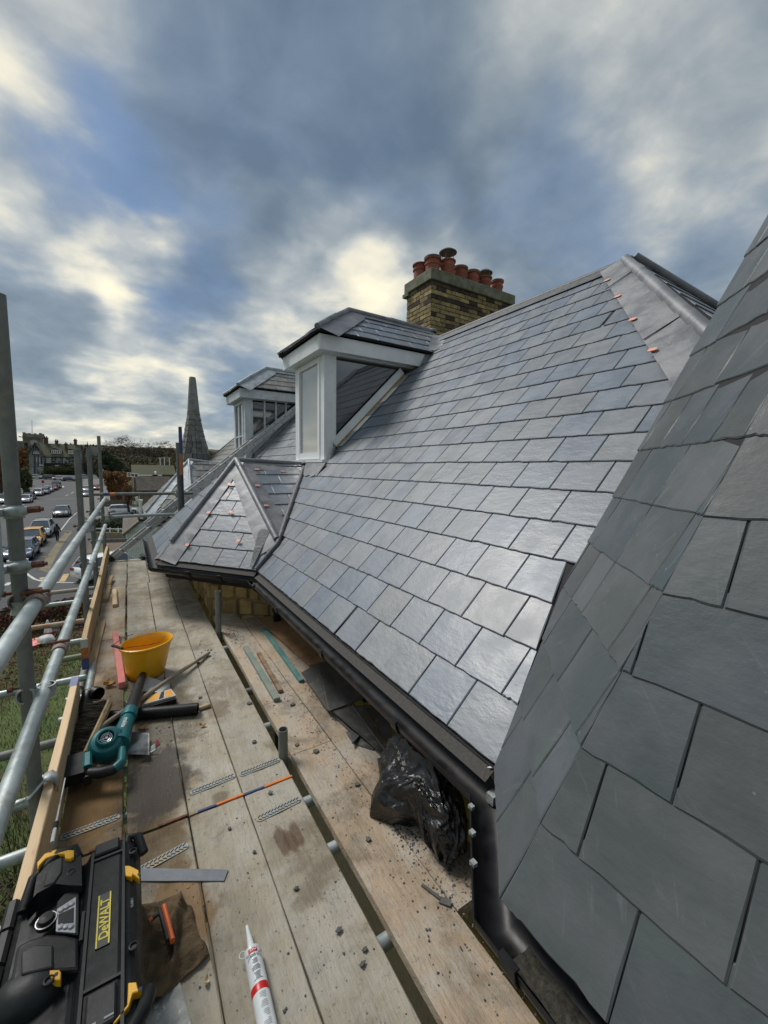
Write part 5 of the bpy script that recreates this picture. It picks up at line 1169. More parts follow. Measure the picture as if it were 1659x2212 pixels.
# handle loop
h1 = B(825, 1010, -.03); h2 = B(822, 1100, -.04); h3 = B(770, 1150, -.05); h4 = B(680, 1172, -.055); h5 = B(600, 1175, -.055)
G().tube([h1, mix(h1, h2, .6), h2, mix(h2, h3, .7), h3], [.016, .018, .021, .022, .022], 14).obj('handle', TEALP, T, smooth=60)
G().tube([mix(h2, h3, .75), h3, h4, h5], [.020, .023, .024, .022], 14).obj('grip', BPL2, T, smooth=60)
s1 = B(640, 1030, -.04); s2_ = B(592, 1062, -.04); s3_ = B(590, 1150, -.05)
G().tube([s1, s2_], .014, 10).obj('strut', TEALP, T, smooth=60); o = G().bar(s2_, s3_, .035, .05, ax, .008).obj('battery_mount', TEALP, T); o2 = G().bar(mix(s2_, s3_, .4) + Vector((.0, 0, -.02)), s3_ + (s3_ - s2_) * .55 + Vector((0, 0, -.02)), .032, .05, ax, .008).obj('battery_shoe', BPL2, T)
bb0 = B(518, 1072, -.05); bb1 = B(500, 1222, -.06)
o = G().bar(bb0, bb1, .098, .052, ax, .014).obj('battery', BPL, T)
tx = (bb0 - bb1).normalized(); ty = tx.cross(ax) * -1
M4 = frame(mix(bb0, bb1, .36) + ax * .0275 + (B(540, 1140) - B(515, 1140)) * .6, bb1 - bb0, ax.cross(bb1 - bb0)); text('battery_lettering', 'makita', .020, WTXT, T, M4)
M4 = frame(mix(bb0, bb1, .46) + ax * .0275 - (B(540, 1140) - B(515, 1140)) * .1, bb1 - bb0, ax.cross(bb1 - bb0)); text('battery_lettering', '18V', .020, WTXT, T, M4)
a0 = B(843, 875, .0); d_ = (B(816, 920, .0) - B(858, 830, .0)); axd = (n2_ - n0).normalized(); a0 = mix(n0, n2_, .60) + ax * .040; dd = -(n2_ - n0)
M4 = frame(a0 + ax * .006, dd, ax.cross(dd)); text('maker_lettering', 'makita', .030, WTXT, T, M4)
# ================================================================ steel sheet, packet, white card, cone-striped box
def quad(name, pts, z0, t, mt, label, cat, zs=None):
    P = [PZ(.32 * x, 1294 + .32 * y, BZ + (zs[i] if zs else z0)) for i, (x, y) in enumerate(pts)]
    n = (P[1] - P[0]).cross(P[3] - P[0]).normalized(); n = n if n.z > 0 else -n
    o = G().slab(P, n, t).obj(name, mt, origin=P[0]); return tag(o, label, cat)
quad('steel_sheet', [(862, 893), (1008, 905), (1008, 1052), (820, 1045)], .05, .0015, STEEL, 'square of bare steel sheet propped beside the blower', 'steel sheet', zs=(.03, .035, .03, .05))
T = thing('torn_packet', 'small torn foil packet with red print beside the steel sheet', 'packet', PZ(.32 * 1040, 1294 + .32 * 990, BZ + .004))
for k, (pt, m_) in enumerate((([(1030, 968), (1066, 945), (1078, 980), (1045, 1004)], mat('maroon_foil', (.22, .04, .06), rough=.3)), ([(1005, 1005), (1045, 975), (1050, 1010), (1015, 1030)], mat('grey_foil', (.3, .4, .36), rough=.4)), ([(1005, 1030), (1060, 1008), (1062, 1025), (1015, 1038)], WPAPER))):
    P = [PZ(.32 * x, 1294 + .32 * y, BZ + .005 + .004 * k + (.012 if j == 1 else 0)) for j, (x, y) in enumerate(pt)]; G().slab(P, (0, 0, 1), .0006).obj('foil_piece', m_, T)
quad('white_card', [(980, 515), (1145, 572), (1150, 640), (955, 618)], .02, .004, WPAPER, 'dirty white card lying behind the broom handle', 'card', zs=(.030, .012, .010, .018))
T = thing('printed_carton', 'orange and white printed carton under the broom handle', 'carton', PZ(.32 * 1080, 1294 + .32 * 690, BZ))
P = [PZ(.32 * x, 1294 + .32 * y, BZ + .035) for x, y in ((955, 700), (1155, 608), (1188, 645), (965, 712))]
P = [PZ(.32 * x, 1294 + .32 * y, BZ + .045) for x, y in ((962, 712), (1035, 640), (1155, 606), (1187, 650))]
o = G().slab([P[0], P[3], P[2], P[1]], (0, 0, 1), .04).obj('carton_body', WPAPER, T)
for a, b, m_ in ((.04, .42, mat('carton_orange', (.85, .42, .06), rough=.45)), (.46, .62, BPL2), (.66, .96, mat('carton_orange2', (.82, .38, .07), rough=.45))):
    A_, B_ = P[0], P[1]; C_, D_ = P[3], P[2]; z = Vector((0, 0, .001))
    q = [mix(mix(A_, C_, a), mix(B_, D_, a), .08) + z, mix(mix(A_, C_, b), mix(B_, D_, b), .08) + z, mix(mix(A_, C_, b), mix(B_, D_, b), .94) + z, mix(mix(A_, C_, a), mix(B_, D_, a), .94) + z]
    G().slab(q, (0, 0, 1), .0008).obj('printed_stripe', m_, T)
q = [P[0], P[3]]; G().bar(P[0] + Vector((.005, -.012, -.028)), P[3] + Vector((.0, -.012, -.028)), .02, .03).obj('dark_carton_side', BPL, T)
# ================================================================ radio tool box
rb0 = Vector((-.17, 1.22, BZ)); T = thing('site_radio', 'black and yellow rugged site radio standing on the near left boards', 'radio', rb0)
def prism(prof, y0, y1, nm, mt, bev=.006, par=None):
    g = G(); n_ = len(prof); g.add([(x, y0, z) for x, z in prof] + [(x, y1, z) for x, z in prof], [tuple(range(n_))[::-1], tuple(range(n_, 2 * n_))] + [(i, (i + 1) % n_, n_ + (i + 1) % n_, n_ + i) for i in range(n_)])
    o = g.obj(nm, mt, par or T)
    if bev: bevel(o, bev, 2)
    return o
ZT_ = -1.2
XR = -.02
o = prism([(XR, BZ + .012), (XR + .004, ZT_ - .05), (XR - .012, ZT_ - .012), (XR - .05, ZT_), (-.145, ZT_), (-.157, ZT_ - .03), (-.30, ZT_ - .06), (-.335, ZT_ - .085), (-.345, BZ + .012)], .90, 1.47, 'case_body', BPL, .012)
# recessed lid panel with frame ribs
for (x0, x1, y0, y1, dz) in ((-.142, -.135, .93, 1.45, .006), (-.062, -.055, .93, 1.46, .006)): G().box((x0, y0, ZT_ - .002), (x1, y1, ZT_ + dz)).obj('rib', BPL2, T)
for y in (1.045, 1.415): G().box((-.136, y, ZT_ - .001), (-.062, y + .007, ZT_ + .005)).obj('rib', BPL2, T)
o = G().box((-.134, 1.43, ZT_ - .004), (-.07, 1.475, ZT_ + .010)).obj('rear_latch', BPL2, T); bevel(o, .004)
# speaker side: raised covers either side of a dark recess holding the display
sl_ = lambda x, dz=0.0: ZT_ - .03 - (-.155 - x) * (.03 / .145) + dz
def cr7(x, y, z): return PZ(.3485 * x, 1791.8 + .3485 * y, z)
def cover(pts, z, t, nm, mt, bv=.004):
    P = [cr7(x, y, z) for x, y in pts]; o = G().slab(P, (0, 0, 1), t).obj(nm, mt, T); bevel(o, bv, 2); return o
cover([(205, 420), (228, 290), (330, 178), (420, 150), (505, 158), (508, 348), (425, 345), (340, 335), (230, 395), (160, 470)], ZT_ + .002, .05, 'speaker_cover', BPL, .007)
cover([(345, 182), (392, 168), (385, 262), (338, 330), (270, 352), (285, 270)], ZT_ + .006, .02, 'cover_rib', BPL2)
cover([(105, 720), (200, 672), (300, 645), (400, 650), (488, 668), (490, 870), (330, 880), (160, 905), (60, 960)], ZT_ - .004, .05, 'speaker_cover', BPL, .007)
cover([(130, 760), (215, 712), (330, 712), (330, 852), (130, 900)], ZT_ + .003, .02, 'cover_rib', BPL2)
cover([(355, 445), (400, 395), (492, 365), (488, 655), (350, 640), (335, 560)], ZT_ - .018, .02, 'display_surround', BPL2, .003)
c = cr7(205, 985, ZT_ - .035); g = G(); g.lathe(c, [(0, .035), (.035, .032), (.058, .018), (.066, -.005), (.066, -.06)], 28, (0, 0, 1), sx=1.15, sy=.85); g.obj('speaker_pod', BPL2, T, smooth=50)
for k in range(5): G().bar((-.332, 1.00 + .095 * k, ZT_ - .07), (-.332, 1.085 + .095 * k, ZT_ - .07), .03, .028, (0, 0, 1), .008).obj('side_rib', BPL2, T)
# display: chrome faced label with dark window and knob
def cr4(x, y, z): return PZ(.32 * x, 1725.4 + .32 * y, z)
dz_ = -1.2
DP = [cr4(385, 745, -1.2155), (cr4(512, 662, -1.2155)), cr4(508, 905, -1.2155), cr4(378, 895, -1.2155)]
o = G().slab([DP[0], DP[3], DP[2], DP[1]], (0.2, 0, 1), .003).obj('display_bezel', mat('silver_label', (.50, .51, .52), (.42, .43, .44), rough=.4, scale=20), T)
dc = sum(DP, Vector()) / 4; q = [dc + (p - dc) * .92 for p in DP]; qq = [mix(mix(q[0], q[1], a), mix(q[3], q[2], a), b) + Vector((0, 0, .0012)) for a, b in ((.05, .28), (.95, .28), (.95, .74), (.05, .74))]
G().slab([qq[0], qq[3], qq[2], qq[1]], (0, 0, 1), .001).obj('display_window', mat('lcd', (.012, .013, .02), rough=.45, spec=.3), T)
for bb in (.13, .87):
    for a in (.2, .5, .8):
        c = mix(mix(q[0], q[1], a), mix(q[3], q[2], a), bb) + Vector((0, 0, .002)); G().lathe(c, [(.0065, 0), (.0065, .002), (.005, .003), (0, .003)], 12).obj('button', BPL2 if False else mat('button_grey', (.45, .47, .5), rough=.4), T, smooth=40)
kc = cr4(312, 825, -1.215); G().lathe(kc, [(.022, -.01), (.022, .001), (.020, .004), (.018, .004), (.016, .012), (0, .013)], 24).obj('tuning_knob', BPL, T, smooth=40)
G().lathe(kc + Vector((0, 0, .001)), [(.021, .0), (.0235, .0), (.0235, .002), (.021, .002)], 28).obj('knob_ring', CHROME, T, smooth=40)
# lettering panel
tc_ = (cr4(700, 800, ZT_ + .006)); ph = abs(cr4(700, 625, ZT_ + .006).y - cr4(700, 972, ZT_ + .006).y); pw = abs(cr4(655, 800, ZT_ + .006).x - cr4(745, 800, ZT_ + .006).x)
G().box((tc_.x - pw / 2, tc_.y - ph / 2, ZT_ - .001), (tc_.x + pw / 2, tc_.y + ph / 2, ZT_ + .003)).obj('name_plate', mat('plate_black', (.010, .010, .012), rough=.4), T)
yl = mat('logo_yellow', (.72, .60, .04), rough=.45)
t_ = text('name_lettering', 'DeWALT', pw * .96, yl, T, frame((tc_.x + .002, tc_.y, ZT_ + .0034), (0, 1, 0), (-1, 0, 0)), .0005)
for s_ in (-1, 1): G().box((tc_.x + s_ * pw * .44 - .0016, tc_.y - ph * .49, ZT_ + .003), (tc_.x + s_ * pw * .44 + .0016, tc_.y + ph * .49, ZT_ + .0038)).obj('plate_line', yl, T)
G().box((-.153, tc_.y - .03, ZT_ - .004), (-.146, tc_.y + .05, ZT_ + .002)).obj('vent_slots', BPL2, T)
text('side_print', 'CLASS 1', .008, mat('grey_print', (.25, .3, .3), rough=.6), T, frame((-.038, tc_.y + .01, ZT_ + .0012), (0, 1, 0), (-1, 0, 0)))
for (x, y) in ((-.034, 1.40), (-.036, 1.10), (-.205, 1.12), (-.19, 1.415)): 
    z = ZT_ + .001 if x > -.15 else ZT_ + .001; G().lathe((x, y, z), [(.011, -.004), (.011, .002), (.008, .003), (.007, -.002), (0, -.002)], 16).obj('screw_boss', BPL2, T, smooth=40)
# front latch
o = G().box((-.128, .955, ZT_ - .002), (-.07, 1.035, ZT_ + .009)).obj('front_latch', BPL2, T); bevel(o, .004)
for x in (-.115, -.083): G().box((x - .009, .965, ZT_ + .009), (x + .009, .969, ZT_ + .0105)).obj('latch_mark', bpy.data.materials['grey_print'], T)
# roll cage handles with yellow corner clips
def arc(pts, r, nm, mt, n=12): return G().tube(pts, r, n).obj(nm, mt, T, smooth=60)
arc([(-.30, 1.40, ZT_ - .05), (-.285, 1.47, ZT_ - .02), (-.23, 1.505, ZT_ + .0), (-.19, 1.50, ZT_ + .0), (-.18, 1.47, ZT_ - .01)], .015, 'carry_bar', BPL)
arc([(-.052, 1.44, ZT_ - .03), (-.045, 1.475, ZT_ - .005), (-.020, 1.46, ZT_ - .006), (-.006, 1.41, ZT_ - .03)], .014, 'carry_bar', BPL)
arc([(-.006, 1.0, ZT_ - .03), (-.02, .945, ZT_ - .0), (-.06, .90, ZT_ + .0), (-.10, .84, ZT_ - .01)], .016, 'carry_bar', BPL)
arc([(-.315, 1.02, ZT_ - .05), (-.29, .97, ZT_ - .02), (-.23, .93, ZT_ - .0)], .022, 'carry_bar', BPL2)
def clipy(pts, z, nm='corner_clip'):
    P = [cr4(x, y, z) for x, y in pts]; k = sum(P, Vector()) / len(P); n_ = len(P); g = G(); g.slab(P, (0, 0, 1), .02); o = g.obj(nm, YELD, T); bevel(o, .0015, 1); G().lathe(Vector((k.x, k.y, z + .0002)) if len(pts) < 7 else Vector((P[2].x * .5 + P[3].x * .5, P[2].y * .5 + P[3].y * .5, z + .0002)), [(0, .0005), (.0045, .0005), (.0045, 0)], 12).obj('screw_head', BPL2, T)
clipy([(255, 475), (250, 430), (300, 370), (380, 340), (500, 345), (500, 390), (475, 405), (440, 400), (435, 370), (390, 372), (310, 400), (268, 445)], ZT_ + .012)
clipy([(840, 450), (875, 450), (935, 480), (942, 540), (895, 505), (890, 525), (848, 520)], ZT_ + .006)
clipy([(335, 1155), (400, 1152), (412, 1170), (408, 1222), (375, 1222), (335, 1200)], ZT_ + .002)
clipy([(865, 1240), (920, 1235), (930, 1280), (960, 1292), (895, 1310), (870, 1400), (775, 1515), (760, 1515), (858, 1390), (862, 1320)], ZT_ + .006)
# antenna
an = [PX(.32 * x, 1725.4 + .32 * y, X) for x, y, X in ((352, 300, -.262), (378, 170, -.268))]; a2 = PX(.32 * 440, 1294 + .32 * 1210, -.272)
G().tube([an[0], an[1]], .0065, 10).obj('antenna_base', CHROME, T, smooth=60); G().tube([mix(an[0], an[1], .72), mix(an[0], an[1], 1.05)], .008, 10).obj('antenna_knuckle', BPL, T, smooth=60)
G().tube([an[1], mix(an[1], a2, .4), mix(an[1], a2, .41), a2], [.0042, .0042, .0028, .0026], 8).obj('antenna_rod', CHROME, T, smooth=60)
# ================================================================ slate strip, knife, cloth, tube, paper
S_ = [cr4(x, y, BZ + .006) for x, y in ((940, 455), (1540, 478), (1512, 553), (935, 545))]
o = G().slab([S_[0] + Vector((-.06, .03, 0)), S_[1], S_[2], S_[3] + Vector((-.06, .03, 0))][::-1], (0, 0, 1), .006).obj('slate_strip', SLATE, origin=S_[2]); tag(o, 'narrow cut strip of slate lying on the boards by the radio', 'slate')
# cloth
g = G(); nu, nv = 44, 44; c00, c10, c11, c01 = Vector((-.035, 1.50, 0)), Vector((.095, 1.47, 0)), Vector((.155, 1.215, 0)), Vector((-.03, 1.16, 0))
rows = []
for i in range(nu):
    r = []
    for j in range(nv):
        a, b = i / (nu - 1), j / (nv - 1); p = mix(mix(c00, c10, a), mix(c01, c11, a), b)
        ed = min(a, 1 - a, b, 1 - b); q = Vector((p.x * 9, p.y * 9, 1.7)); h = .012 + .05 * abs(noise.noise(q)) * min(1, ed * 6) + .045 * max(0, 1 - abs((a - .65) * 1.6 + (b - .55)) * 6) * min(1, ed * 8) + .008 * noise.noise(q * 4) + .10 * max(0, (1 - a) - .55) * (1 if b > .2 else b * 5)
        p = p + Vector((.018 * noise.noise(q * 2.1), .018 * noise.noise(q * 1.9 + Vector((3, 3, 3))), 0)); r.append(Vector((p.x, p.y, BZ + max(.003, h))))
    rows.append(r)
o = g.sheet(rows).obj('brown_cloth', CLOTH, origin=(.06, 1.3, BZ), smooth=80); tag(o, 'crumpled brown cloth beside the radio, under the orange knife', 'cloth'); sm = o.modifiers.new('s', 'SOLIDIFY'); sm.thickness = .003
kz = BZ + .075
k0, k1 = cr4(1105, 725, kz), cr4(1165, 960, kz)
T = thing('utility_knife', 'orange and black utility knife lying on the brown cloth', 'knife', mix(k0, k1, .5)); d = (k1 - k0).normalized()
o = G().bar(k0, k1, .0135, .018, (0, 0, 1), .004).obj('knife_handle', ORPL, T)
sdv = Vector((d.y, -d.x, 0)); sdv = sdv if sdv.x < 0 else -sdv
G().bar(k0 + sdv * .0125 + d * .006, mix(k0, k1, .92) + sdv * .010, .013, .012, (0, 0, 1), .003).obj('rubber_grip', BPL2, T)
G().bar(k0 + sdv * .013 + d * .014, k0 + sdv * .042 + d * .020, .013, .010, (0, 0, 1), .003).obj('knife_nose', BPL2, T); G().bar(k0 + sdv * .036 + d * .019, k0 + sdv * .046 + d * .021, .012, .0115, (0, 0, 1), .003).obj('nose_button', ORPL, T)
# sealant cartridge
ta = PZ(331.8 + .32 * 640, 1659 + .32 * 1080, BZ + .03); tb = PZ(331.8 + .32 * 663, 1659 + .32 * 1228, BZ + .026); tcb = PZ(331.8 + .32 * 765, 1659 + .32 * 1727, BZ + .026)
d = (tcb - tb).normalized(); tz = BZ + .0255
tb.z = tz; d.z = 0; d.normalize(); T = thing('sealant_tube', 'white sealant cartridge with red band and nozzle lying on the near boards', 'sealant tube', tb)
RC = .0245
G().lathe(tb, [(0, 0), (RC * .7, 0), (RC * .98, .004), (RC, .012), (RC, .222), (RC * 1.04, .224), (RC * 1.04, .230), (RC * .9, .232), (RC * .88, .222), (0, .22)], 40, d).obj('cartridge', TUBEW, T, smooth=30)
nd_ = (tb - ta).normalized(); G().lathe(tb + d * .002, [(.0045, -.078), (.0105, -.008), (.0125, -.004), (.0125, 0)], 20, d).obj('nozzle', TUBEW, T, smooth=40)
G().tube([tb + Vector((-.027, .0, .0)) + d * .0 + Vector((math.cos(a) * .010, math.sin(a) * .010, 0)) for a in [k * .4 for k in range(17)]], .0016, 6).obj('cap_ring', TUBEW, T)
G().lathe(tb, [(RC + .0004, .108), (RC + .0006, .109), (RC + .0006, .126), (RC + .0004, .127)], 40, d).obj('red_band', TUBER, T, smooth=40)
# printed label marks follow the curve of the cartridge
PRG = mat('grey_print_text', (.16, .17, .18), rough=.6); PRR = mat('red_print', (.55, .03, .03), rough=.5)
upv = Vector((0, -.25, 1)).normalized(); sidev = d.cross(upv).normalized(); upv = sidev.cross(d)
def cyl_patch(nm, l0, l1, a0, a1, mt, k=8, e=.0007):
    g = G(); rows = []
    for i in range(k + 1):
        a = math.radians(a0 + (a1 - a0) * i / k); rad_ = sidev * math.sin(a) + upv * math.cos(a); rows.append([tb + d * l0 + rad_ * (RC + e), tb + d * l1 + rad_ * (RC + e)])
    return g.sheet(rows).obj(nm, mt, T)
cyl_patch('red_logo', .013, .026, -28, 34, PRR); 
text('logo_lettering', 'EVO', .010, WTXT, T, frame(tb + d * .0195 + upv * (RC + .0012), -sidev if (-sidev).x > 0 else sidev, -d))
xv = sidev if sidev.x > 0 else -sidev
text('label_lettering', 'STICKS LIKE', .0085, PRG, T, frame(tb + d * .034 + upv * (RC + .0005), xv, -d))
rr = random.Random(4)
for k in range(16):
    l = .044 + k * .0036; w_ = rr.uniform(14, 34)
    if k in (4, 9): continue
    cyl_patch('print_line', l, l + .0016, -w_ * .8, w_, PRG, 6)
for k in range(20):
    l = .134 + k * .0042; w_ = rr.uniform(10, 30)
    if k % 5 == 4: continue
    cyl_patch('print_line', l, l + .0014, -24, -24 + w_ * 1.6, mat('pale_print', (.35, .37, .38), rough=.6) if k == 0 else bpy.data.materials['pale_print'], 6)
# white paper scrap at the bottom
g = G(); rows = []
for i in range(12):
    r = []
    for j in range(12):
        a, b = i / 11, j / 11; p = mix(mix(Vector((-.02, 1.17, 0)), Vector((.068, 1.20, 0)), a), mix(Vector((-.02, .93, 0)), Vector((.092, 1.02, 0)), a), b); r.append(Vector((p.x, p.y, BZ + .006 + .01 * abs(noise.noise(Vector((a * 3, b * 3, 8)))))))
    rows.append(r)
o = g.sheet(rows).obj('plastic_sack', mat('white_sack', (.50, .50, .47), (.36, .36, .33), rough=.5, scale=30, bump=.5, c3=(.8, .8, .8), s3=30, lo3=.6, hi3=.7), origin=(.03, 1.05, BZ), smooth=60); tag(o, 'corner of a white plastic sack below the brown cloth', 'sack')
# ================================================================ inner platform clutter
def c5(x, y, z): return PZ(464.5 + .4 * x, 1260.8 + .4 * y, BZ + z)
def batten(a, b, w, h, mt, label, z=.0, za=None):
    p, q = c5(*a, z + h / 2), c5(*b, z + h / 2); o = G().bar(p, q, w, h).obj('batten', mt, origin=p); bevel(o, .002); return tag(o, label, 'batten')
batten((262, 240), (468, 528), .038, .022, TEAL, 'bright teal treated batten lying on the inner boards'); batten((165, 345), (335, 628), .04, .026, TEAL2, 'dusty green batten lying nearest the gap')
batten((235, 375), (355, 582), .03, .022, BATB, 'short rough brown batten between the two green battens')
P = [c5(x, y, z) for x, y, z in ((220, 183, .03), (340, 168, .05), (640, 415, .05), (512, 438, .03))]
o = G().slab(P[::-1], (0, 0, 1), .018).obj('plywood_offcut', PLY, origin=P[0]); tag(o, 'brown plywood offcut under the gutter by the downpipe', 'plywood')
DSL = mat('dusty_old_slate', (.055, .055, .055), (.09, .09, .085), rough=.6, scale=8, bump=.4, c3=(.16, .15, .13), s3=9, rnd=.2)
sets = [([(465, 480), (560, 425), (650, 415), (705, 440), (850, 600), (620, 685), (600, 672)], .050, 'large dusty slate topmost on the heap under the gutter'),
        ([(640, 690), (735, 650), (920, 905), (880, 895)], .040, 'long broken slate pointing towards the black plastic'),
        ([(740, 655), (800, 660), (930, 880), (925, 905)], .055, 'narrow slate splinter lying across the broken heap'),
        ([(655, 720), (760, 700), (800, 800), (740, 862), (735, 800)], .020, 'dark broken slate at the left of the heap'),
        ([(800, 655), (890, 650), (960, 800), (930, 860)], .030, 'dark slate leaning under the gutter behind the splinter'),
        ([(700, 800), (780, 790), (870, 880), (850, 900), (745, 865)], .012, 'small dark slate fragment at the front of the heap'),
        ([(690, 440), (760, 470), (900, 640), (800, 640)], .028, 'slate half hidden beneath the gutter beside the large one')]
for i, (pt, z, lab) in enumerate(sets):
    P = [c5(x, y, z + .012 * math.sin(j * 1.7 + i)) for j, (x, y) in enumerate(pt)]; n = (P[1] - P[0]).cross(P[-1] - P[0]).normalized(); n = n if n.z > 0 else -n
    o = G().slab(P, n, .006).obj('broken_slate', DSL, origin=P[0]); tag(o, lab, 'slate', 'broken slates heaped under the gutter')
# black polythene bag
bmx = bmesh.new(); bmesh.ops.create_icosphere(bmx, subdivisions=6, radius=1.0)
rb_ = random.Random(17)
cr_ = []
for _ in range(64):   # straight creases of pulled polythene: folded planes crossing the bundle
    n_ = Vector((rb_.gauss(0, 1), rb_.gauss(0, 1), rb_.gauss(0, .7))).normalized(); cr_.append((n_, rb_.uniform(-.9, .9), rb_.uniform(.05, .20), rb_.uniform(.03, .085), Vector((rb_.gauss(0, 1), rb_.gauss(0, 1), rb_.gauss(0, 1))).normalized()))
for _ in range(80):
    n_ = Vector((rb_.gauss(0, 1), rb_.gauss(0, 1), rb_.gauss(0, .8))).normalized(); cr_.append((n_, rb_.uniform(-1, 1), rb_.uniform(.02, .055), rb_.uniform(.012, .03), Vector((rb_.gauss(0, 1), rb_.gauss(0, 1), rb_.gauss(0, 1))).normalized() * 1.6))
for v in bmx.verts:
    p = v.co.copy(); h = 0
    w_ = Vector((noise.noise(p * 1.3), noise.noise(p * 1.3 + Vector((5, 0, 0))), noise.noise(p * 1.3 + Vector((0, 5, 0))))) * .35; pw = p + w_
    for n_, d_, wd_, am, mk in cr_:
        if pw.dot(mk) < -.15: continue
        t = abs(pw.dot(n_) - d_) / wd_
        if t < 1: h += am * (1 - t) * min(1, (pw.dot(mk) + .15) * 3)
    h += .10 * noise.noise(pw * 1.2)
    f_ = .86 + h; x, y, z = p.x * .150 * f_, p.y * .255 * f_, p.z * .165 * f_
    z = max(z, -.130 + .004 * noise.noise(p * 9)); low = max(0, min(1, (-z) / .13))
    tip_ = max(0, -p.y - .30); x -= tip_ * .13; y -= tip_ * .10; z -= tip_ * .09
    lft = max(0, -p.x - .25) * max(0, 1 - abs(p.y - .25) * 1.6); x -= lft * .16; z -= lft * .16; y += lft * .03
    v.co = Vector((1.055 + x * .86, 1.335 + y * .92, BZ + .132 + z))
    if v.co.z < BZ + .003: v.co.z = BZ + .003
me = bpy.data.meshes.new('plastic_bag'); bmx.transform(Matrix.Translation((-1.03, -1.30, -BZ))); bmx.to_mesh(me); bmx.free(); me.materials.append(BAG)
for p in me.polygons: p.use_smooth = True
try: me.set_sharp_from_angle(angle=math.radians(12))
except Exception: pass
o = bpy.data.objects.new('plastic_sheet', me); o.location = (1.03, 1.30, BZ); COL.objects.link(o); tag(o, 'crumpled glossy black polythene bundled under the gutter', 'plastic sheet')
# ================================================================ debris on the boards
SH = mat('slate_chips', (.045, .05, .06), (.08, .085, .095), rough=.6, scale=20, coord='World')
WCH = mat('wood_chips', (.45, .30, .15), (.38, .24, .1), rough=.8, scale=20, coord='World')
DU = mat('dust_specks', (.22, .21, .19), (.14, .135, .13), rough=.9, scale=30, coord='World')
rr = random.Random(21)
def chips(n, fn, s0, s1, mt, label, seed):
    g = G(); rr = random.Random(seed)
    for _ in range(n):
        x, y = fn(rr); s = rr.uniform(s0, s1) * (rr.random() ** 1.5 + .35); a = rr.uniform(0, 6.28); k = rr.choice((3, 4, 4, 5)); pts = [(s * rr.uniform(.5, 1.1) * math.cos(a + 6.28 * i / k), s * rr.uniform(.4, .9) * math.sin(a + 6.28 * i / k)) for i in range(k)]
        z = BZ + .002; h = s * rr.uniform(.12, .3); vs = [Vector((x + p, y + q, z)) for p, q in pts] + [Vector((x + p * .85, y + q * .85, z + h)) for p, q in pts]
        g.add(vs, [tuple(range(k, 2 * k))] + [(i, (i + 1) % k, k + (i + 1) % k, k + i) for i in range(k)])
    o = g.obj('loose_chips', mt, fix=False); return tag(o, label, 'debris', kind='stuff')
def main_xy(r):
    while True:
        x = r.uniform(-.29, .62); y = .7 + (r.random() ** 1.8) * 5.5
        d_ = min(abs(x - b) for b in (-.07, .163, .393))
        if d_ > .01: return x, y
def inner_xy(r):
    x = r.uniform(.68, 1.1); y = .6 + (r.random() ** 1.3) * 3.5; return x, y
def band_xy(r):
    while True:
        t = r.random(); x = .98 - .20 * t + r.gauss(0, .05); y = .7 + 3.2 * t + r.gauss(0, .1)
        if .68 < x < 1.12: return x, y
def pile(cx, cy, sx, sy): return lambda r: (cx + r.gauss(0, sx), cy + r.gauss(0, sy))
chips(420, main_xy, .002, .0065, SH, 'small dark slate chips scattered over the main boards', 1)
chips(1500, main_xy, .0012, .0035, DU, 'pale dust and grit scattered over the main boards', 2)
chips(800, inner_xy, .0015, .006, SH, 'small dark slate chips scattered over the inner boards', 3)
chips(1800, band_xy, .0015, .006, DU, 'grey rubble dust lying along the inner boards', 4)
def multi(ps):
    def f_(r): c = ps[r.randrange(len(ps))]; return (c[0] + r.gauss(0, c[2]), c[1] + r.gauss(0, c[3]))
    return f_
chips(900, multi([(.74, 3.72, .03, .12), (.93, 1.28, .028, .07), (.99, 2.35, .03, .15), (.95, 1.02, .05, .06)]), .002, .008, SH, 'little heaps of black slate dust on the inner boards', 5)
chips(240, multi([(-.02, 2.95, .08, .12), (.1, 3.0, .06, .1), (.13, 2.55, .06, .1), (.48, 3.4, .04, .15), (.3, 5.2, .2, .5)]), .003, .011, SH, 'dark scraps lying around the pipe and carton', 6)
chips(60, main_xy, .002, .006, WCH, 'pale wood splinters on the main boards', 7)
sh_list = [(.53, 2.16, .02), (.50, 1.76, .013), (.45, 1.28, .012), (.30, 1.66, .011), (.57, .99, .013), (.525, 1.08, .014), (.545, .96, .014), (.87, 1.60, .018), (.79, 1.92, .022), (.77, 1.32, .020), (.72, 2.02, .02), (.83, 2.40, .022), (.34, 2.78, .018), (.36, 1.50, .010), (.60, 2.55, .02), (.40, 3.3, .022)]
SHL = ['grey slate shard on the edge board just beyond the short upright tube', 'slate shard beside the orange joint on the edge board', 'slate shard left of the gap, nearer than the boot mark', 'slate shard on the middle board before the nail plate', 'slate shard nearest the bottom edge by the gap', 'slate shard near the bottom, second from the gap edge',
 'lowest slate shard on the edge board at the bottom of the picture', 'flat grey shard on the inner board left of the black polythene', 'dark shard on the inner board below the broken slate heap', 'lone shard on the worn part of the inner board', 'dark shard at the inner board joint by the gap', 'slate shard beside the end of the dusty green batten', 'slate shard just past the tip of the black pipe', 'tiny slate shard above the cut slate strip',
 'slate shard on the edge board halfway to the wall', 'slate shard by the tip of the broom handle']
for i, (x, y, s) in enumerate(sh_list):
    s *= .72; k = 5; a0 = rr.uniform(0, 6); P = [Vector((x + s * rr.uniform(.6, 1.2) * math.cos(a0 + 6.28 * j / k) * 1.2, y + s * rr.uniform(.5, 1.1) * math.sin(a0 + 6.28 * j / k), BZ + .007 + rr.uniform(0, .003))) for j in range(k)]
    o = G().slab(P, (0, 0, 1), .004).obj('slate_shard', DSL, origin=P[0]); tag(o, SHL[i], 'slate shard', 'loose slate shards on the boards')
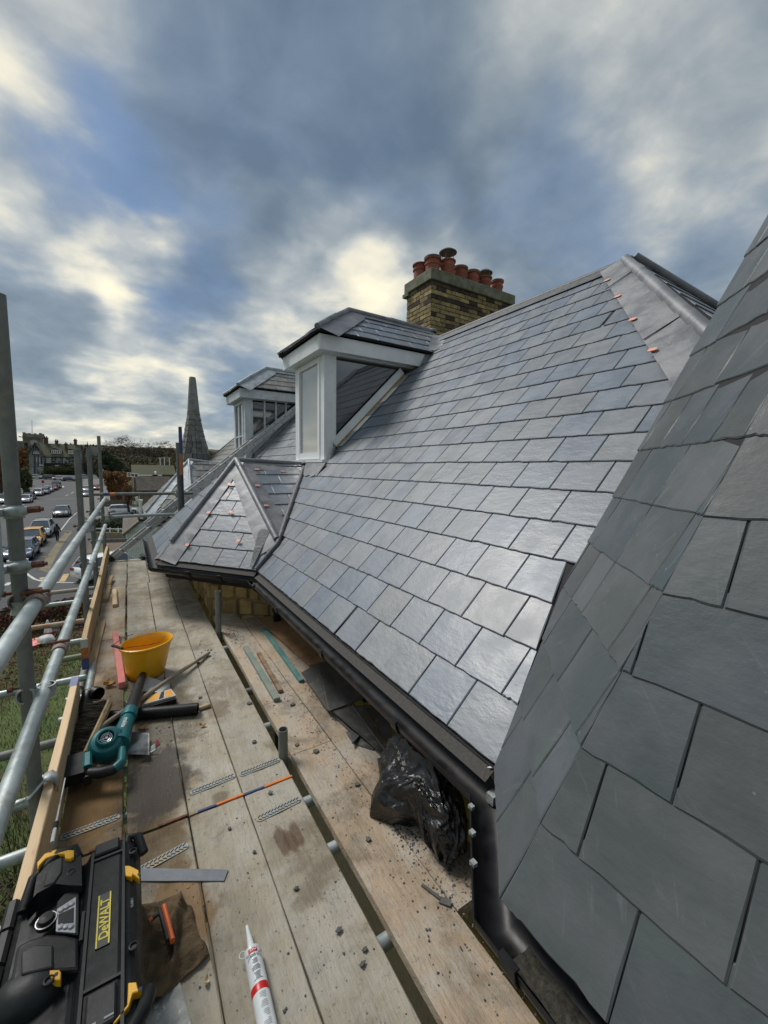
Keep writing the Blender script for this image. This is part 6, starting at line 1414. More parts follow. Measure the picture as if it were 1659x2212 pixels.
# slate shards and curled shavings by the near gutter
for (a, b, w, lab) in ((( .846, 1.06), (.872, .985), .010, 'long thin slate splinter below the near gutter'), ((.868, .985), (.892, .955), .022, 'wedge of slate at the end of the thin splinter')):
    o = G().bar((a[0], a[1], BZ + .005), (b[0], b[1], BZ + .006), w, .005).obj('slate_shard', DSL, origin=(a[0], a[1], BZ)); tag(o, lab, 'slate shard')
def leaf(x, y, z, s, rot, mt, lab):
    g = G(); rows = []; ca, sa = math.cos(rot), math.sin(rot)
    for i in range(9):
        t = i / 8; w = s * .32 * math.sin(math.pi * t ** .8) + .0006; rows.append([Vector((x + (t - .5) * s * ca - b * w * sa, y + (t - .5) * s * sa + b * w * ca, z + .012 * abs(b) * (s / .05) + .01 * (t - .5) ** 2 * 4)) for b in (-1, -.4, 0, .4, 1)])
    o = g.sheet(rows).obj('dry_leaf', mt, origin=(x, y, z), smooth=70); tag(o, lab, 'leaf')
LF = mat('tan_leaf', (.50, .28, .10), (.36, .19, .06), rough=.7, scale=30)
p = PZ(.32 * 965, 1294 + .32 * 885, BZ); leaf(p.x, p.y, BZ + .006, .055, .6, LF, 'curled tan leaf behind the steel sheet'); p = PZ(.32 * 1368, 1294 + .32 * 862, BZ); leaf(p.x, p.y, BZ + .004, .035, -.4, LF, 'small tan leaf on the middle board')
p = PZ(.32 * 740, 1294 + .32 * 592, BZ); leaf(p.x, p.y, BZ + .008, .075, -.3, LF, 'larger tan leaf in front of the pink batten'); p = PZ(.32 * 725, 1294 + .32 * 580, BZ); leaf(p.x, p.y, BZ + .014, .05, .9, LF, 'thin curled leaf leaning on the larger tan leaf')
p = PZ(.32 * 1375, 1294 + .32 * 745, BZ); o = G().bar(p + Vector((-.03, 0, .014)), p + Vector((.04, .01, .014)), .03, .02, (0, 0, 1), .006).obj('wood_offcut', OLDWOOD, origin=p); tag(o, 'small brown wood chip at the end of the black pipe', 'wood offcut')
p = PZ(331.8 + .32 * 358, 1659 + .32 * 1455, BZ); leaf(p.x, p.y, BZ + .004, .022, 1.2, mat('pale_chip', (.6, .5, .3), rough=.7), 'tiny pale wood chip left of the sealant tube')
# ================================================================ ground and street
_pf = [(-200, -7.7), (72, -7.7), (110, -7.15), (150, -6.0), (180, -4.95), (220, -3.5), (260, -2.4), (330, 2.0), (420, 14), (900, 15)]
def zr(y):
    for (a, za), (b, zb2) in zip(_pf, _pf[1:]):
        if a <= y <= b: return za + (zb2 - za) * (y - a) / (b - a)
    return _pf[-1][1]
def GR(x, y):
    r = ray(x, y); lo = 5.0
    prev = None; t = 5.0
    while t < 500:
        p = r * t
        if p.z <= zr(p.y): return p
        t += .25
    return r * 300
def strip(name, x0, x1, y0, y1, dz, mt, step=6.0, xf=None, kind='structure'):
    rows = []; n_ = max(1, int((y1 - y0) / step)); m_ = 2 if xf is None else 2
    ys = sorted(set([y0 + (y1 - y0) * i / n_ for i in range(n_ + 1)] + [a for a, _ in _pf if y0 < a < y1]))
    for y in ys:
        a, b = (x0, x1) if xf is None else xf(y); rows.append([(a, y, zr(y) + dz), (b, y, zr(y) + dz)])
    o = G().sheet(rows).obj(name, mt, origin=(0, y0, zr(y0)))
    for p in o.data.polygons: pass
    return tag(o, kind=kind) if kind else o
rows = []
ys = [-150, -60, 0, 30, 60] + [72 + 6 * i for i in range(60)] + [500, 900, 2000]
for y in ys: rows.append([(x, y, zr(y) - .02) for x in (-1500, -200, -60, -25, 0, 25, 60, 200, 1500)])
tag(G().sheet(rows).obj('ground', GRASS), kind='structure')
strip('side_road', -90, 60, 26.6, 36.2, .004, TARMAC)
LX = lambda y: -24.5 + (y - 36) * .02 if y < 150 else -22.2 - (y - 150) * .35
RXf = lambda y: (-2.8 if y < 58 else (-2.8 - (y - 58) * .18 if y < 84 else -7.5 - (y - 84) * .06))
strip('road', 0, 0, 36.2, 196, .008, TARMAC, xf=lambda y: (LX(y), RXf(y)))
strip('far_road', -75, -2, 180, 202, .014, TARMAC)
strip('pavement', 0, 0, 36.5, 178, .13, PAVE, xf=lambda y: (LX(y) - 2.2, LX(y) - .15)); strip('pavement', 0, 0, 60, 178, .13, PAVE, xf=lambda y: (RXf(y) + .15, RXf(y) + 2.4))
strip('pavement', 0, 0, 60, 178, .10, PAVE, xf=lambda y: (RXf(y) + 2.4, RXf(y) + 9))
for nm, fx in (('kerb', lambda y: (LX(y) - .15, LX(y))), ('kerb', lambda y: (RXf(y), RXf(y) + .15))): strip(nm, 0, 0, 60, 178, .12, GWALL, xf=fx)
def mark(pts, w, mt, dz=.016, closed=False):
    g = G()
    for a, b in zip(pts, pts[1:]):
        a, b = Vector(a), Vector(b); d = (b - a).normalized(); s = Vector((-d.y, d.x, 0)) * w / 2
        z = lambda p: Vector((p.x, p.y, zr(p.y) + dz)); g.add([z(a - s), z(b - s), z(b + s), z(a + s)], [(0, 1, 2, 3)])
    return tag(g.obj('road_marking', mt, origin=(pts[0][0], pts[0][1], zr(pts[0][1]))), kind='structure')
def gp(x, y, o=1): p = GR(.32 * x, 796 + .32 * y); return (p.x, p.y, 0)
def gp3(x, y): p = GR(.32 * x, 1294 + .32 * y); return (p.x, p.y, 0)
mark([gp(412, 1092), gp(470, 1015), gp(526, 968)], .13, LINEW); mark([gp(526, 968), gp(562, 958)], .13, LINEW)
cur = [gp(x, y) for x, y in ((178, 1384), (200, 1402), (235, 1424), (275, 1437), (340, 1445), (420, 1450), (520, 1450))]; mark(cur, .16, LINEW)
mark([gp(268, 1424), gp(345, 1412)], .55, LINEY); mark([gp(350, 1424), gp(275, 1434)], .4, LINEY, .014); mark([gp(418, 1446), gp(449, 1388)], .34, LINEY)
mark([gp(300, 1365), gp(360, 1250), gp(420, 1160), gp(468, 1105)], .62, LINEF); mark([gp(300, 1365), gp(350, 1375)], .45, LINEF); mark([gp(450, 1110), gp(475, 1095)], .5, LINEF)
mark([gp(225, 1280), gp(325, 1270)], .35, LINEF); mark([gp(370, 1330), gp(440, 1230), gp(520, 1140)], .12, LINEF); mark([gp(415, 1098), gp(560, 1090)], .14, LINEF); mark([gp(520, 975), gp(440, 1010)], .1, LINEF)
mark([gp(290, 1650), gp(412, 1630)], .12, LINEW); mark([gp3(-60, 133), gp3(80, 115)], .12, LINEW); mark([gp3(460, 200), gp3(560, 188)], .12, LINEW)
P = [gp3(x, y) for x, y in ((292, 236), (310, 200), (410, 184), (405, 218))]; tag(G().add([(a, b, zr(b) + .02) for a, b, c in P], [(0, 1, 2, 3)]).obj('road_marking', LINEW, origin=(P[0][0], P[0][1], -7.7)), kind='structure')
P = [gp(x, y) for x, y in ((40, 1475), (66, 1440), (68, 1452), (45, 1480))]; mark([gp(38, 1470), gp(70, 1445)], .3, LINEW)
mark([gp(405, 800), gp(445, 798)], .2, LINEW); mark([gp(425, 803), gp(427, 795)], .4, LINEW)
for a, b in (((442, 862), (462, 852)), ((478, 845), (498, 832))): mark([gp(*a), gp(*b)], .12, LINEW)
# ================================================================ cars
_mc = {}
def paint_(c):
    if c not in _mc: _mc[c] = mat('car_paint', c, tuple(x * .9 for x in c), rough=.3, scale=2, coat=.6)
    return _mc[c]
CGL = mat('car_glass', (.10, .12, .145), (.07, .085, .105), rough=.07, spec=.9, scale=1); TYRE = mat('tyre', (.015, .015, .015), rough=.9); RIM = mat('alloy_wheel', (.35, .36, .37), rough=.35, metal=.7); HL = mat('headlamp', (.6, .62, .65), rough=.15, coat=1); TL = mat('tail_lamp', (.45, .01, .015), rough=.2, coat=1); TRIM = mat('black_trim', (.02, .02, .022), rough=.6); PLT = mat('number_plate', (.62, .60, .45), rough=.5)
def car(px, label, color, rz=0.0, L_=4.35, Wd=1.8, H=1.48, kind='hatch', name='parked_car', bars=False, pos=None, dark_roof=False, group='cars along the street', low=False):
    p = pos or gp(*px); loc = Vector((p[0], p[1], zr(p[1]) + .02)); T = lthing(name, label, 'car', loc, rz, group); cp = paint_(color); w = Wd / 2
    bh = .62 * H if kind != 'suv' else .60 * H
    # lower body stations front (-) to rear (+)
    st = [(-L_ / 2, .70, .50, .32), (-L_ / 2 + .10, .90, .60, .24), (-L_ / 2 + .45, .98, .66 * bh / .9 + .06, .20), (-L_ / 2 + 1.05, 1.0, bh * .95, .20), (-L_ / 2 + 1.5, 1.0, bh, .20), (0, 1.0, bh + .02, .20), (L_ / 2 - .75, 1.0, bh + .05, .22), (L_ / 2 - .25, .97, bh + .02, .26), (L_ / 2 - .06, .93, bh * .92, .30), (L_ / 2, .86, bh * .70, .36)]
    g = G(); rings = []
    for (y, k, zt2, zb2) in st:
        ww = w * k; zm = (zt2 + zb2) * .5
        rings.append([(-ww * .90, y, zb2), (-ww * .99, y, zb2 + .12), (-ww, y, zm), (-ww * .975, y, zt2 - .08), (-ww * .88, y, zt2), (0, y, zt2 + .035), (ww * .88, y, zt2), (ww * .975, y, zt2 - .08), (ww, y, zm), (ww * .99, y, zb2 + .12), (ww * .90, y, zb2)])
    m_ = 11; g.add([v for r in rings for v in r], [(i * m_ + j, i * m_ + (j + 1) % m_, (i + 1) * m_ + (j + 1) % m_, (i + 1) * m_ + j) for i in range(len(rings) - 1) for j in range(m_)] + [tuple(range(m_)), tuple(range((len(rings) - 1) * m_, len(rings) * m_))[::-1]])
    g.obj('body', cp, T, smooth=50)
    rear = L_ / 2 - (.18 if kind in ('hatch', 'suv') else .75); fr_ = -L_ / 2 + (1.08 if kind != 'suv' else 1.0)
    rf0, rf1 = fr_ + .75, rear - (.35 if kind != 'saloon' else .7); wb, wt = w * .90, w * .70; zt2 = H
    B4 = [(-wb, fr_, bh), (wb, fr_, bh), (wb, rear, bh + .03), (-wb, rear, bh + .03)]; T4 = [(-wt, rf0, zt2 - .05), (wt, rf0, zt2 - .05), (wt * .96, rf1, zt2 - .06), (-wt * .96, rf1, zt2 - .06)]
    g = G().add(B4 + T4, [(0, 1, 5, 4), (1, 2, 6, 5), (2, 3, 7, 6), (3, 0, 4, 7), (4, 5, 6, 7)]); g.obj('windows', CGL, T)
    rp = TRIM if dark_roof else cp
    g = G(); rows = []
    for y, k, z in ((rf0 - .05, .98, zt2 - .05), (rf0 + .15, 1.03, zt2 - .01), ((rf0 + rf1) / 2, 1.04, zt2 + .01), (rf1 - .1, 1.02, zt2 - .02), (rf1 + .08, .96, zt2 - .07)): rows.append([(-wt * k - .01, y, z - .04), (-wt * k * .8, y, z), (0, y, z + .02), (wt * k * .8, y, z), (wt * k + .01, y, z - .04)])
    g.sheet(rows).obj('roof', rp, T, smooth=60)
    if not low:
        for i in range(4): G().tube([B4[i], T4[i]], [.05, .045], 6).obj('pillar', cp, T)
        ym = (rf0 + rf1) / 2 + .1
        for s in (-1, 1): G().tube([(s * wb, ym, bh), (s * wt, ym, zt2 - .05)], .035, 6).obj('pillar', TRIM, T)
    for (y, s) in ((-L_ / 2 + .80, -1), (-L_ / 2 + .80, 1), (L_ / 2 - .78, -1), (L_ / 2 - .78, 1)):
        r = .33 if kind != 'suv' else .36; c = Vector((s * (w - .10), y, r)); g = G(); g.lathe(c, [(r * .6, -.11), (r * .95, -.11), (r, -.08), (r, .08), (r * .95, .11), (r * .6, .11)], 20, (1, 0, 0)); o = g.obj('wheel', TYRE, T, smooth=40)
        if not low: G().lathe(c + Vector((s * .10, 0, 0)), [(0, 0), (r * .25, .01 * s), (r * .62, -.01 * s)], 16, (1, 0, 0)).obj('rim', RIM, o)
        G().lathe(c + Vector((s * .02, 0, .02)), [(r + .075, -.1), (r + .08, .085), (r + .02, .086)], 20, (1, 0, 0)).obj('wheel_arch', TRIM, o)
    for s in (-1, 1):
        o = G().add([(s * w * .50, -L_ / 2 + .06, .64), (s * w * .86, -L_ / 2 + .16, .66), (s * w * .95, -L_ / 2 + .38, .74), (s * w * .55, -L_ / 2 + .16, .74), (s * w * .50, -L_ / 2 + .02, .58), (s * w * .88, -L_ / 2 + .12, .58), (s * w * .985, -L_ / 2 + .40, .66)], [(0, 1, 2, 3), (4, 5, 1, 0), (5, 6, 2, 1)]).obj('headlight', HL, T)
        G().box((s * w * .70 - .17, L_ / 2 - .06, bh * .78), (s * w * .70 + .17, L_ / 2 + .01, bh * .98)).obj('tail_light', TL, T)
        G().add([], []).bar((s * w * .97, fr_ + .38, bh + .06), (s * (w + .17), fr_ + .34, bh + .10), .11, .12, (0, 0, 1), .02).obj('door_mirror', cp if not low else TRIM, T)
    G().box((-w * .50, -L_ / 2 - .012, .40), (w * .50, -L_ / 2 + .08, .52)).obj('grille', TRIM, T); G().box((-w * .86, -L_ / 2 + .03, .22), (w * .86, -L_ / 2 + .2, .34)).obj('lower_bumper', TRIM, T)
    G().box((-.26, -L_ / 2 - .02, .42), (.26, -L_ / 2 - .012, .52)).obj('number_plate', PLT, T); G().box((-.26, L_ / 2 + .0, .60), (.26, L_ / 2 + .008, .70)).obj('number_plate', PLT, T)
    if bars:
        for s in (-1, 1): G().tube([(s * wt * .9, rf0 + .1, H + .03), (s * wt * .9, rf1 - .1, H + .03)], .022, 6).obj('roof_rail', ALU, T)
        for y in (rf0 + .2, rf1 - .25): G().bar((-wt * .98, y, H + .07), (wt * .98, y, H + .07), .06, .025).obj('roof_bar', TRIM, T)
    return T
def cen(px, L_, rz=0.0):   # the photo shows the foot of the front bumper
    p = gp(*px); return (p[0] - math.sin(rz) * -0 , p[1] + L_ / 2, 0)
CW, CSIL, CGR, CBK, CRD, CYE, CNV, CBL = (.78, .79, .80), (.36, .38, .40), (.20, .215, .235), (.02, .022, .026), (.30, .02, .025), (.70, .36, .06), (.02, .03, .06), (.13, .17, .24)
car(0, 'grey electric hatchback driving towards the scaffold in the near lane', CGR, .0, 4.3, 1.83, 1.56, 'suv', 'moving_car', pos=cen((408, 1009), 4.3))
car(0, 'silver-white people carrier with roof bars parked beyond the yellow car', (.45, .48, .52), 0, 4.5, 1.85, 1.72, 'suv', bars=True, pos=cen((262, 1150), 4.5))
car(0, 'bright yellow small crossover parked nose towards the camera', CYE, .02, 4.1, 1.78, 1.58, 'suv', pos=cen((192, 1214), 4.1))
car(0, 'dark blue-grey car behind the foreground pole, in front of the yellow one', CBL, .0, 4.3, 1.8, 1.52, 'hatch', pos=cen((115, 1310), 4.3))
p = gp(505, 1478); car(0, 'white car with red tail lamp at the junction behind the guard rails', (.84, .85, .86), math.pi - 1.0, 4.5, 1.85, 1.66, 'suv', 'moving_car', pos=(p[0] + 2.0, p[1] + 1.9, 0))
car(0, 'white sports utility car parked at the left kerb, nearest of the white row', CW, 0, 4.4, 1.82, 1.6, 'suv', pos=cen((245, 864), 4.4))
car(0, 'silver car parked just behind the nearest white one', CSIL, 0, 4.2, 1.8, 1.5, pos=cen((290, 852), 4.2), low=True)
car(0, 'white saloon parked in front of the red car', (.66, .67, .69), 0, 4.4, 1.8, 1.45, 'saloon', pos=cen((318, 838), 4.4))
car(0, 'red car parked on the left kerb', CRD, 0, 4.2, 1.78, 1.48, pos=cen((352, 826), 4.2))
car(0, 'tall dark blue-grey van-like car parked beyond the red car', (.10, .12, .15), 0, 4.6, 1.85, 1.85, 'suv', pos=cen((372, 812), 4.6))
car(0, 'black car parked at the left kerb beside the foreground pole', CBK, 0, 4.4, 1.82, 1.5, pos=cen((182, 890), 4.4))
car(0, 'white hatchback parked half hidden by the foreground pole', CW, 0, 4.1, 1.78, 1.5, pos=cen((158, 912), 4.1))
car(0, 'white van-like car at the extreme left edge', CW, 0, 4.6, 1.9, 1.75, 'suv', pos=cen((18, 920), 4.6))
side = math.pi / 2
p = gp(245, 745); YY = p[1]
car(0, 'pale green-white estate parked side on before the timbered house', (.50, .58, .56), side - .25, 4.5, 1.8, 1.5, pos=(p[0], p[1], 0)); p = gp(345, 748); car(0, 'dark estate parked side on below the timbered house', (.035, .035, .03), side, 4.7, 1.8, 1.55, pos=(p[0], p[1], 0))
p = gp(408, 753); car(0, 'white coupe parked side on below the right bay of the timbered house', CW, side, 4.3, 1.8, 1.35, 'saloon', pos=(p[0], p[1], 0)); p = gp(468, 760); car(0, 'dark navy coupe parked side on at the right of the row', CNV, side - .2, 4.5, 1.8, 1.38, 'saloon', pos=(p[0], p[1], 0))
car(0, 'silver car parked on the right side between the standards', CSIL, 0, 4.3, 1.8, 1.5, pos=cen((578, 872), 4.3)); car(0, 'second silver car parked on the right behind the first', (.5, .52, .54), 0, 4.2, 1.8, 1.5, pos=cen((580, 838), 4.2), low=True)
car(0, 'dark red car parked on the right near the fourth standard', CRD, 0, 4.2, 1.8, 1.5, pos=cen((648, 826), 4.2)); p = gp(573, 742); car(0, 'distant silver car side on between the second and third standards', CSIL, side, 4.3, 1.8, 1.45, pos=(p[0], p[1], 0), low=True)
def z2(x, y): return (199 + .156 * x, 915.8 + .156 * y)
p = GR(*z2(470, 1395)); car(0, 'dark blue car parked on the drive beyond the lower end rail', CNV, side + .1, 4.5, 1.85, 1.55, pos=(p.x, p.y + .6, 0))
p = GR(*z2(440, 1262)); car(0, 'white car roof showing just above the lower end rail', CW, side, 4.3, 1.8, 1.5, pos=(p.x, p.y + 1.5, 0))
# ================================================================ pedestrian
def person(pos, h=1.76):
    T = lthing('person', 'person in dark coat, hat and grey backpack walking away up the street', 'person', pos, 0.0)
    me = bpy.data.meshes.new('figure'); J_ = {'pel': (0, 0, .95), 'chest': (0, .02, 1.28), 'neck': (0, .02, 1.50), 'head': (0, .03, 1.64), 'top': (0, .03, 1.73),
        'shl': (-.17, .02, 1.42), 'ell': (-.23, .03, 1.15), 'wrl': (-.20, .10, .93), 'hal': (-.19, .13, .85), 'shr': (.17, .02, 1.42), 'elr': (.25, -.05, 1.16), 'wrr': (.26, .03, .96), 'har': (.25, .06, .88),
        'hil': (-.09, 0, .90), 'knl': (-.09, .10, .50), 'anl': (-.07, .02, .10), 'tol': (-.07, .16, .04), 'hir': (.09, 0, .90), 'knr': (.08, -.02, .50), 'anr': (.06, -.20, .14), 'tor': (.06, -.08, .04)}
    R4 = {'pel': .15, 'chest': .175, 'neck': .07, 'head': .10, 'top': .085, 'shl': .08, 'ell': .055, 'wrl': .04, 'hal': .04, 'shr': .08, 'elr': .055, 'wrr': .04, 'har': .04, 'hil': .10, 'knl': .07, 'anl': .05, 'tol': .04, 'hir': .10, 'knr': .07, 'anr': .05, 'tor': .04}
    k = list(J_); E_ = [('pel', 'chest'), ('chest', 'neck'), ('neck', 'head'), ('head', 'top'), ('chest', 'shl'), ('shl', 'ell'), ('ell', 'wrl'), ('wrl', 'hal'), ('chest', 'shr'), ('shr', 'elr'), ('elr', 'wrr'), ('wrr', 'har'), ('pel', 'hil'), ('hil', 'knl'), ('knl', 'anl'), ('anl', 'tol'), ('pel', 'hir'), ('hir', 'knr'), ('knr', 'anr'), ('anr', 'tor')]
    me.from_pydata([J_[a] for a in k], [(k.index(a), k.index(b)) for a, b in E_], []); o = bpy.data.objects.new('body', me); COL.objects.link(o); o.parent = T; ORI[o.name] = Vector((0, 0, 0))
    bm = bmesh.new(); bm.from_mesh(me); bm.verts.layers.skin.verify(); bm.to_mesh(me); bm.free()
    o.modifiers.new('skin', 'SKIN'); s = o.modifiers.new('sub', 'SUBSURF'); s.levels = s.render_levels = 2
    for i, a in enumerate(k): me.skin_vertices[0].data[i].radius = (R4[a], R4[a]); me.skin_vertices[0].data[i].use_root = (a == 'pel')
    me.materials.append(mat('dark_clothes', (.012, .012, .014), rough=.9))
    G().lathe((0, .03, 1.68), [(.155, -.01), (.15, .0), (.105, .01), (.10, .08), (0, .10)], 18).obj('hat', mat('hat', (.02, .02, .02), rough=.9), T, smooth=50)
    o = G().box((-.15, -.22, 1.02), (.15, -.10, 1.45)).obj('backpack', mat('grey_backpack', (.06, .062, .062), rough=.9), T); bevel(o, .04, 3)
    for s in (-.1, .1): G().tube([(s, -.10, 1.44), (s * 1.1, .0, 1.49), (s * 1.1, .15, 1.40)], .018, 6).obj('strap', BLACK, T)
p = gp(389, 1167); person(Vector((p[0], p[1], zr(p[1]) + .01)))
# ================================================================ cones, signs, small street things
def cone(p, label, s=1.0):
    T = lthing('traffic_cone', label, 'traffic cone', (p[0], p[1], zr(p[1]) + .02), 0); RC_ = mat('cone_red', (.72, .035, .02), rough=.5); WC_ = mat('cone_white', (.75, .75, .75), rough=.4)
    G().box((-.24 * s, -.24 * s, 0), (.24 * s, .24 * s, .04)).obj('cone_base', BLACK, T); G().lathe((0, 0, .04), [(.17 * s, 0), (.145 * s, .16 * s)], 20).obj('cone_body', RC_, T, smooth=60); G().lathe((0, 0, .04), [(.145 * s, .16 * s), (.09 * s, .42 * s)], 20).obj('white_sleeve', WC_, T, smooth=60); G().lathe((0, 0, .04), [(.09 * s, .42 * s), (.05 * s, .60 * s), (.03 * s, .66 * s), (0, .66 * s)], 20).obj('cone_tip', RC_ if s < 1 else WC_, T, smooth=60)
cone(gp3(328, 262), 'red and white traffic cone on the road edge beyond the hedge', 1.08)
q = GR(*z2(245, 1085)); cone((q.x, q.y), 'distant traffic cone beyond the low wall by the orange tape'); q = GR(*z2(200, 1085)); cone((q.x - .3, q.y), 'second distant traffic cone beside the first, under the orange tape', .9)
P = [gp3(x, y) for x, y in ((207, 352), (205, 296), (268, 283), (292, 318))]; T = thing('road_sign_board', 'red and yellow sign board lying flat on the verge by the hedge', 'sign', (P[0][0], P[0][1], -7.6))
V4 = [Vector((a, b, -7.55)) for a, b, c in P]; G().slab([V4[0], V4[1], mix(V4[1], V4[2], .62), mix(V4[0], V4[3], .62)], (0, 0, 1), .03).obj('red_panel', mat('sign_red', (.75, .10, .10), (.8, .4, .38), rough=.5, scale=6), T); G().slab([mix(V4[0], V4[3], .63), mix(V4[1], V4[2], .63), V4[2], V4[3]], (0, 0, 1), .03).obj('yellow_panel', mat('sign_yellow', (.80, .55, .06), rough=.5), T)
q = gp3(315, 300); g = G(); g.lathe((q[0], q[1], -7.68), [(0, 0), (.28, 0), (.34, .10), (.26, .26), (.12, .32), (0, .33)], 14); 
for v in g.v: v += Vector((noise.noise(v * 3), noise.noise(v * 3 + Vector((4, 0, 0))), 0)) * .1
o = g.obj('white_sandbag', WPAPER, origin=(q[0], q[1], -7.68), smooth=60); tag(o, 'white sack slumped by the traffic cone', 'sack')
# round sign at the far bend
def z1(x, y): return (.12 * x, 895.9 + .12 * y)
q = GR(*z1(778, 1290)); T = thing('road_sign', 'small red and white road sign on a post at the far left kerb', 'sign', q); dd_ = q.length / 890
G().tube([q, q + Vector((0, 0, 15 * dd_))], .05, 6).obj('sign_post', GALV_DULL, T); G().box(q + Vector((-.30, -.06, 5.5 * dd_)), q + Vector((.30, -.02, 10 * dd_))).obj('red_panel', mat('sr', (.45, .03, .03), rough=.6), T); G().box(q + Vector((-.25, -.08, 10.1 * dd_)), q + Vector((.25, -.02, 12 * dd_))).obj('white_panel', WTXT, T)
# ================================================================ vegetation
def leaves(g, c, r, n, s, rr, shape=None, hollow=.25):
    for _ in range(n):
        v = Vector((rr.gauss(0, 1), rr.gauss(0, 1), rr.gauss(0, 1))).normalized() * (rr.uniform(hollow, 1) ** .6)
        p = Vector((c[0] + v.x * r[0], c[1] + v.y * r[1], c[2] + v.z * r[2])); a = Vector((rr.uniform(-1, 1), rr.uniform(-1, 1), rr.uniform(-1, 1))).normalized() * s * rr.uniform(.5, 1.2); b = a.orthogonal().normalized() * s * rr.uniform(.4, .9)
        g.v += [p - a, p - b, p + a, p + b]; k = len(g.v); g.f.append((k - 4, k - 3, k - 2, k - 1))
def tree(base, h, cr, label, mt, n=5000, s=.22, trunk=.25, seed=1, bare=False, clumps=22, cz=.62, name='tree', cat='tree', ht=None, group=None):
    rr = random.Random(seed); base = Vector(base); T = thing(name, label, cat, base, 0, group); g = G(); tips = []
    g.tube([base, base + Vector((.05, .05, h * .18)), base + Vector((-.05, .1, h * .4))], [trunk, trunk * .75, trunk * .5], 9)
    k0 = base + Vector((-.05, .1, h * .38))
    def br(p, d, L_, r, lv):
        q = p + d * L_; m_ = mix(p, q, .5) + Vector((rr.uniform(-.1, .1), rr.uniform(-.1, .1), rr.uniform(-.05, .1))) * L_; g.tube([p, m_, q], [r, r * .75, r * .5], 5 if lv else 6, cap=False)
        if lv == 0: tips.append(q); return
        for _ in range(3 if lv > 1 or bare else 3):
            nd2 = (d + Vector((rr.uniform(-.8, .8), rr.uniform(-.8, .8), rr.uniform(-.35, .55)))).normalized(); br(q, nd2, L_ * rr.uniform(.55, .8), r * .5, lv - 1)
    for i in range(6):
        a = i * 1.05 + rr.uniform(-.3, .3); d = Vector((math.cos(a) * cr[0] / max(cr), math.sin(a) * cr[0] / max(cr), rr.uniform(.5, 1.2))).normalized(); br(k0 - Vector((0, 0, rr.uniform(0, h * .1))), d, h * .20, trunk * .35, 4 if bare else 2)
    g.obj('trunk', BARK, T, fix=False)
    g = G(); c0 = base + Vector((0, 0, h * cz))
    for i in range(clumps):
        v = Vector((rr.gauss(0, 1), rr.gauss(0, 1), rr.gauss(0, 1))).normalized() * rr.uniform(.35, .95); c = c0 + Vector((v.x * cr[0], v.y * cr[0], v.z * cr[1])); f_ = rr.uniform(.22, .42)
        leaves(g, c, (cr[0] * f_, cr[0] * f_, cr[1] * f_ * .8), n // clumps, s, rr)
    if n: g.obj('crown', mt, T, fix=False)
    return T
def tr_px(top, bottom, Y, w, **kw):
    t = PY(*top, Y); b = PY(*bottom, Y); wd2 = abs(PY(top[0] + w / 2, top[1], Y).x - PY(top[0] - w / 2, top[1], Y).x) / 2
    zb2 = zr(Y); h = t.z - zb2; return tree((b.x, Y, zb2), h, (wd2, h * kw.pop('vr', .4)), **kw)
tr_px(z1(470, 640), z1(440, 1240), 128, 40, label='orange brown autumn tree left of the timbered house', mt=LEAFO, n=5200, s=.24, seed=3, vr=.34, cz=.66)
tr_px(z1(430, 900), z1(420, 1250), 112, 36, label='olive green bushy tree below the orange one', mt=LEAFG, n=5200, s=.2, seed=4, vr=.42, cz=.55)
tr_px(z1(20, 700), z1(20, 1400), 104, 60, label='russet tree at the far left edge behind the pole', mt=LEAFR, n=5000, s=.22, seed=5)
tr_px(z2(280, 330), z2(270, 780), 150, 66, label='dark evergreen tree right of the fourth standard', mt=LEAFD, n=9000, s=.28, seed=6, vr=.42, cz=.56)
tr_px(z2(350, 555), z2(360, 990), 92, 68, label='rounded orange brown tree behind the end rail', mt=LEAFO, n=11000, s=.15, seed=7, vr=.42, cz=.56)
tr_px(z2(500, 800), z2(500, 1140), 70, 30, label='small bare trunked tree on the lawn', mt=LEAFO, n=700, s=.1, seed=8, bare=True, cz=.7)
for i, (cx_, ty, w, sd_, lab) in enumerate(((430, 140, 70, 11, 'large wide bare tree on the skyline beside the fourth standard'), (1010, 190, 52, 12, 'bare tree on the skyline next to the spire'), (690, 205, 26, 13, 'small thin bare tree on the skyline, middle'), (800, 212, 20, 14, 'smallest bare tree on the skyline'), (250, 180, 40, 15, 'bare tree on the skyline just right of the fourth standard'), (560, 190, 34, 16, 'bare tree merging with the large skyline tree'))):
    tr_px(z2(cx_, ty), z2(cx_, 400), 240, w, label=lab, mt=LEAFB, n=900 if i < 2 else 260, s=.22, seed=sd_, bare=True, cz=.76, vr=.22, clumps=30, trunk=.4)
q = GR(*z1(300, 1400))
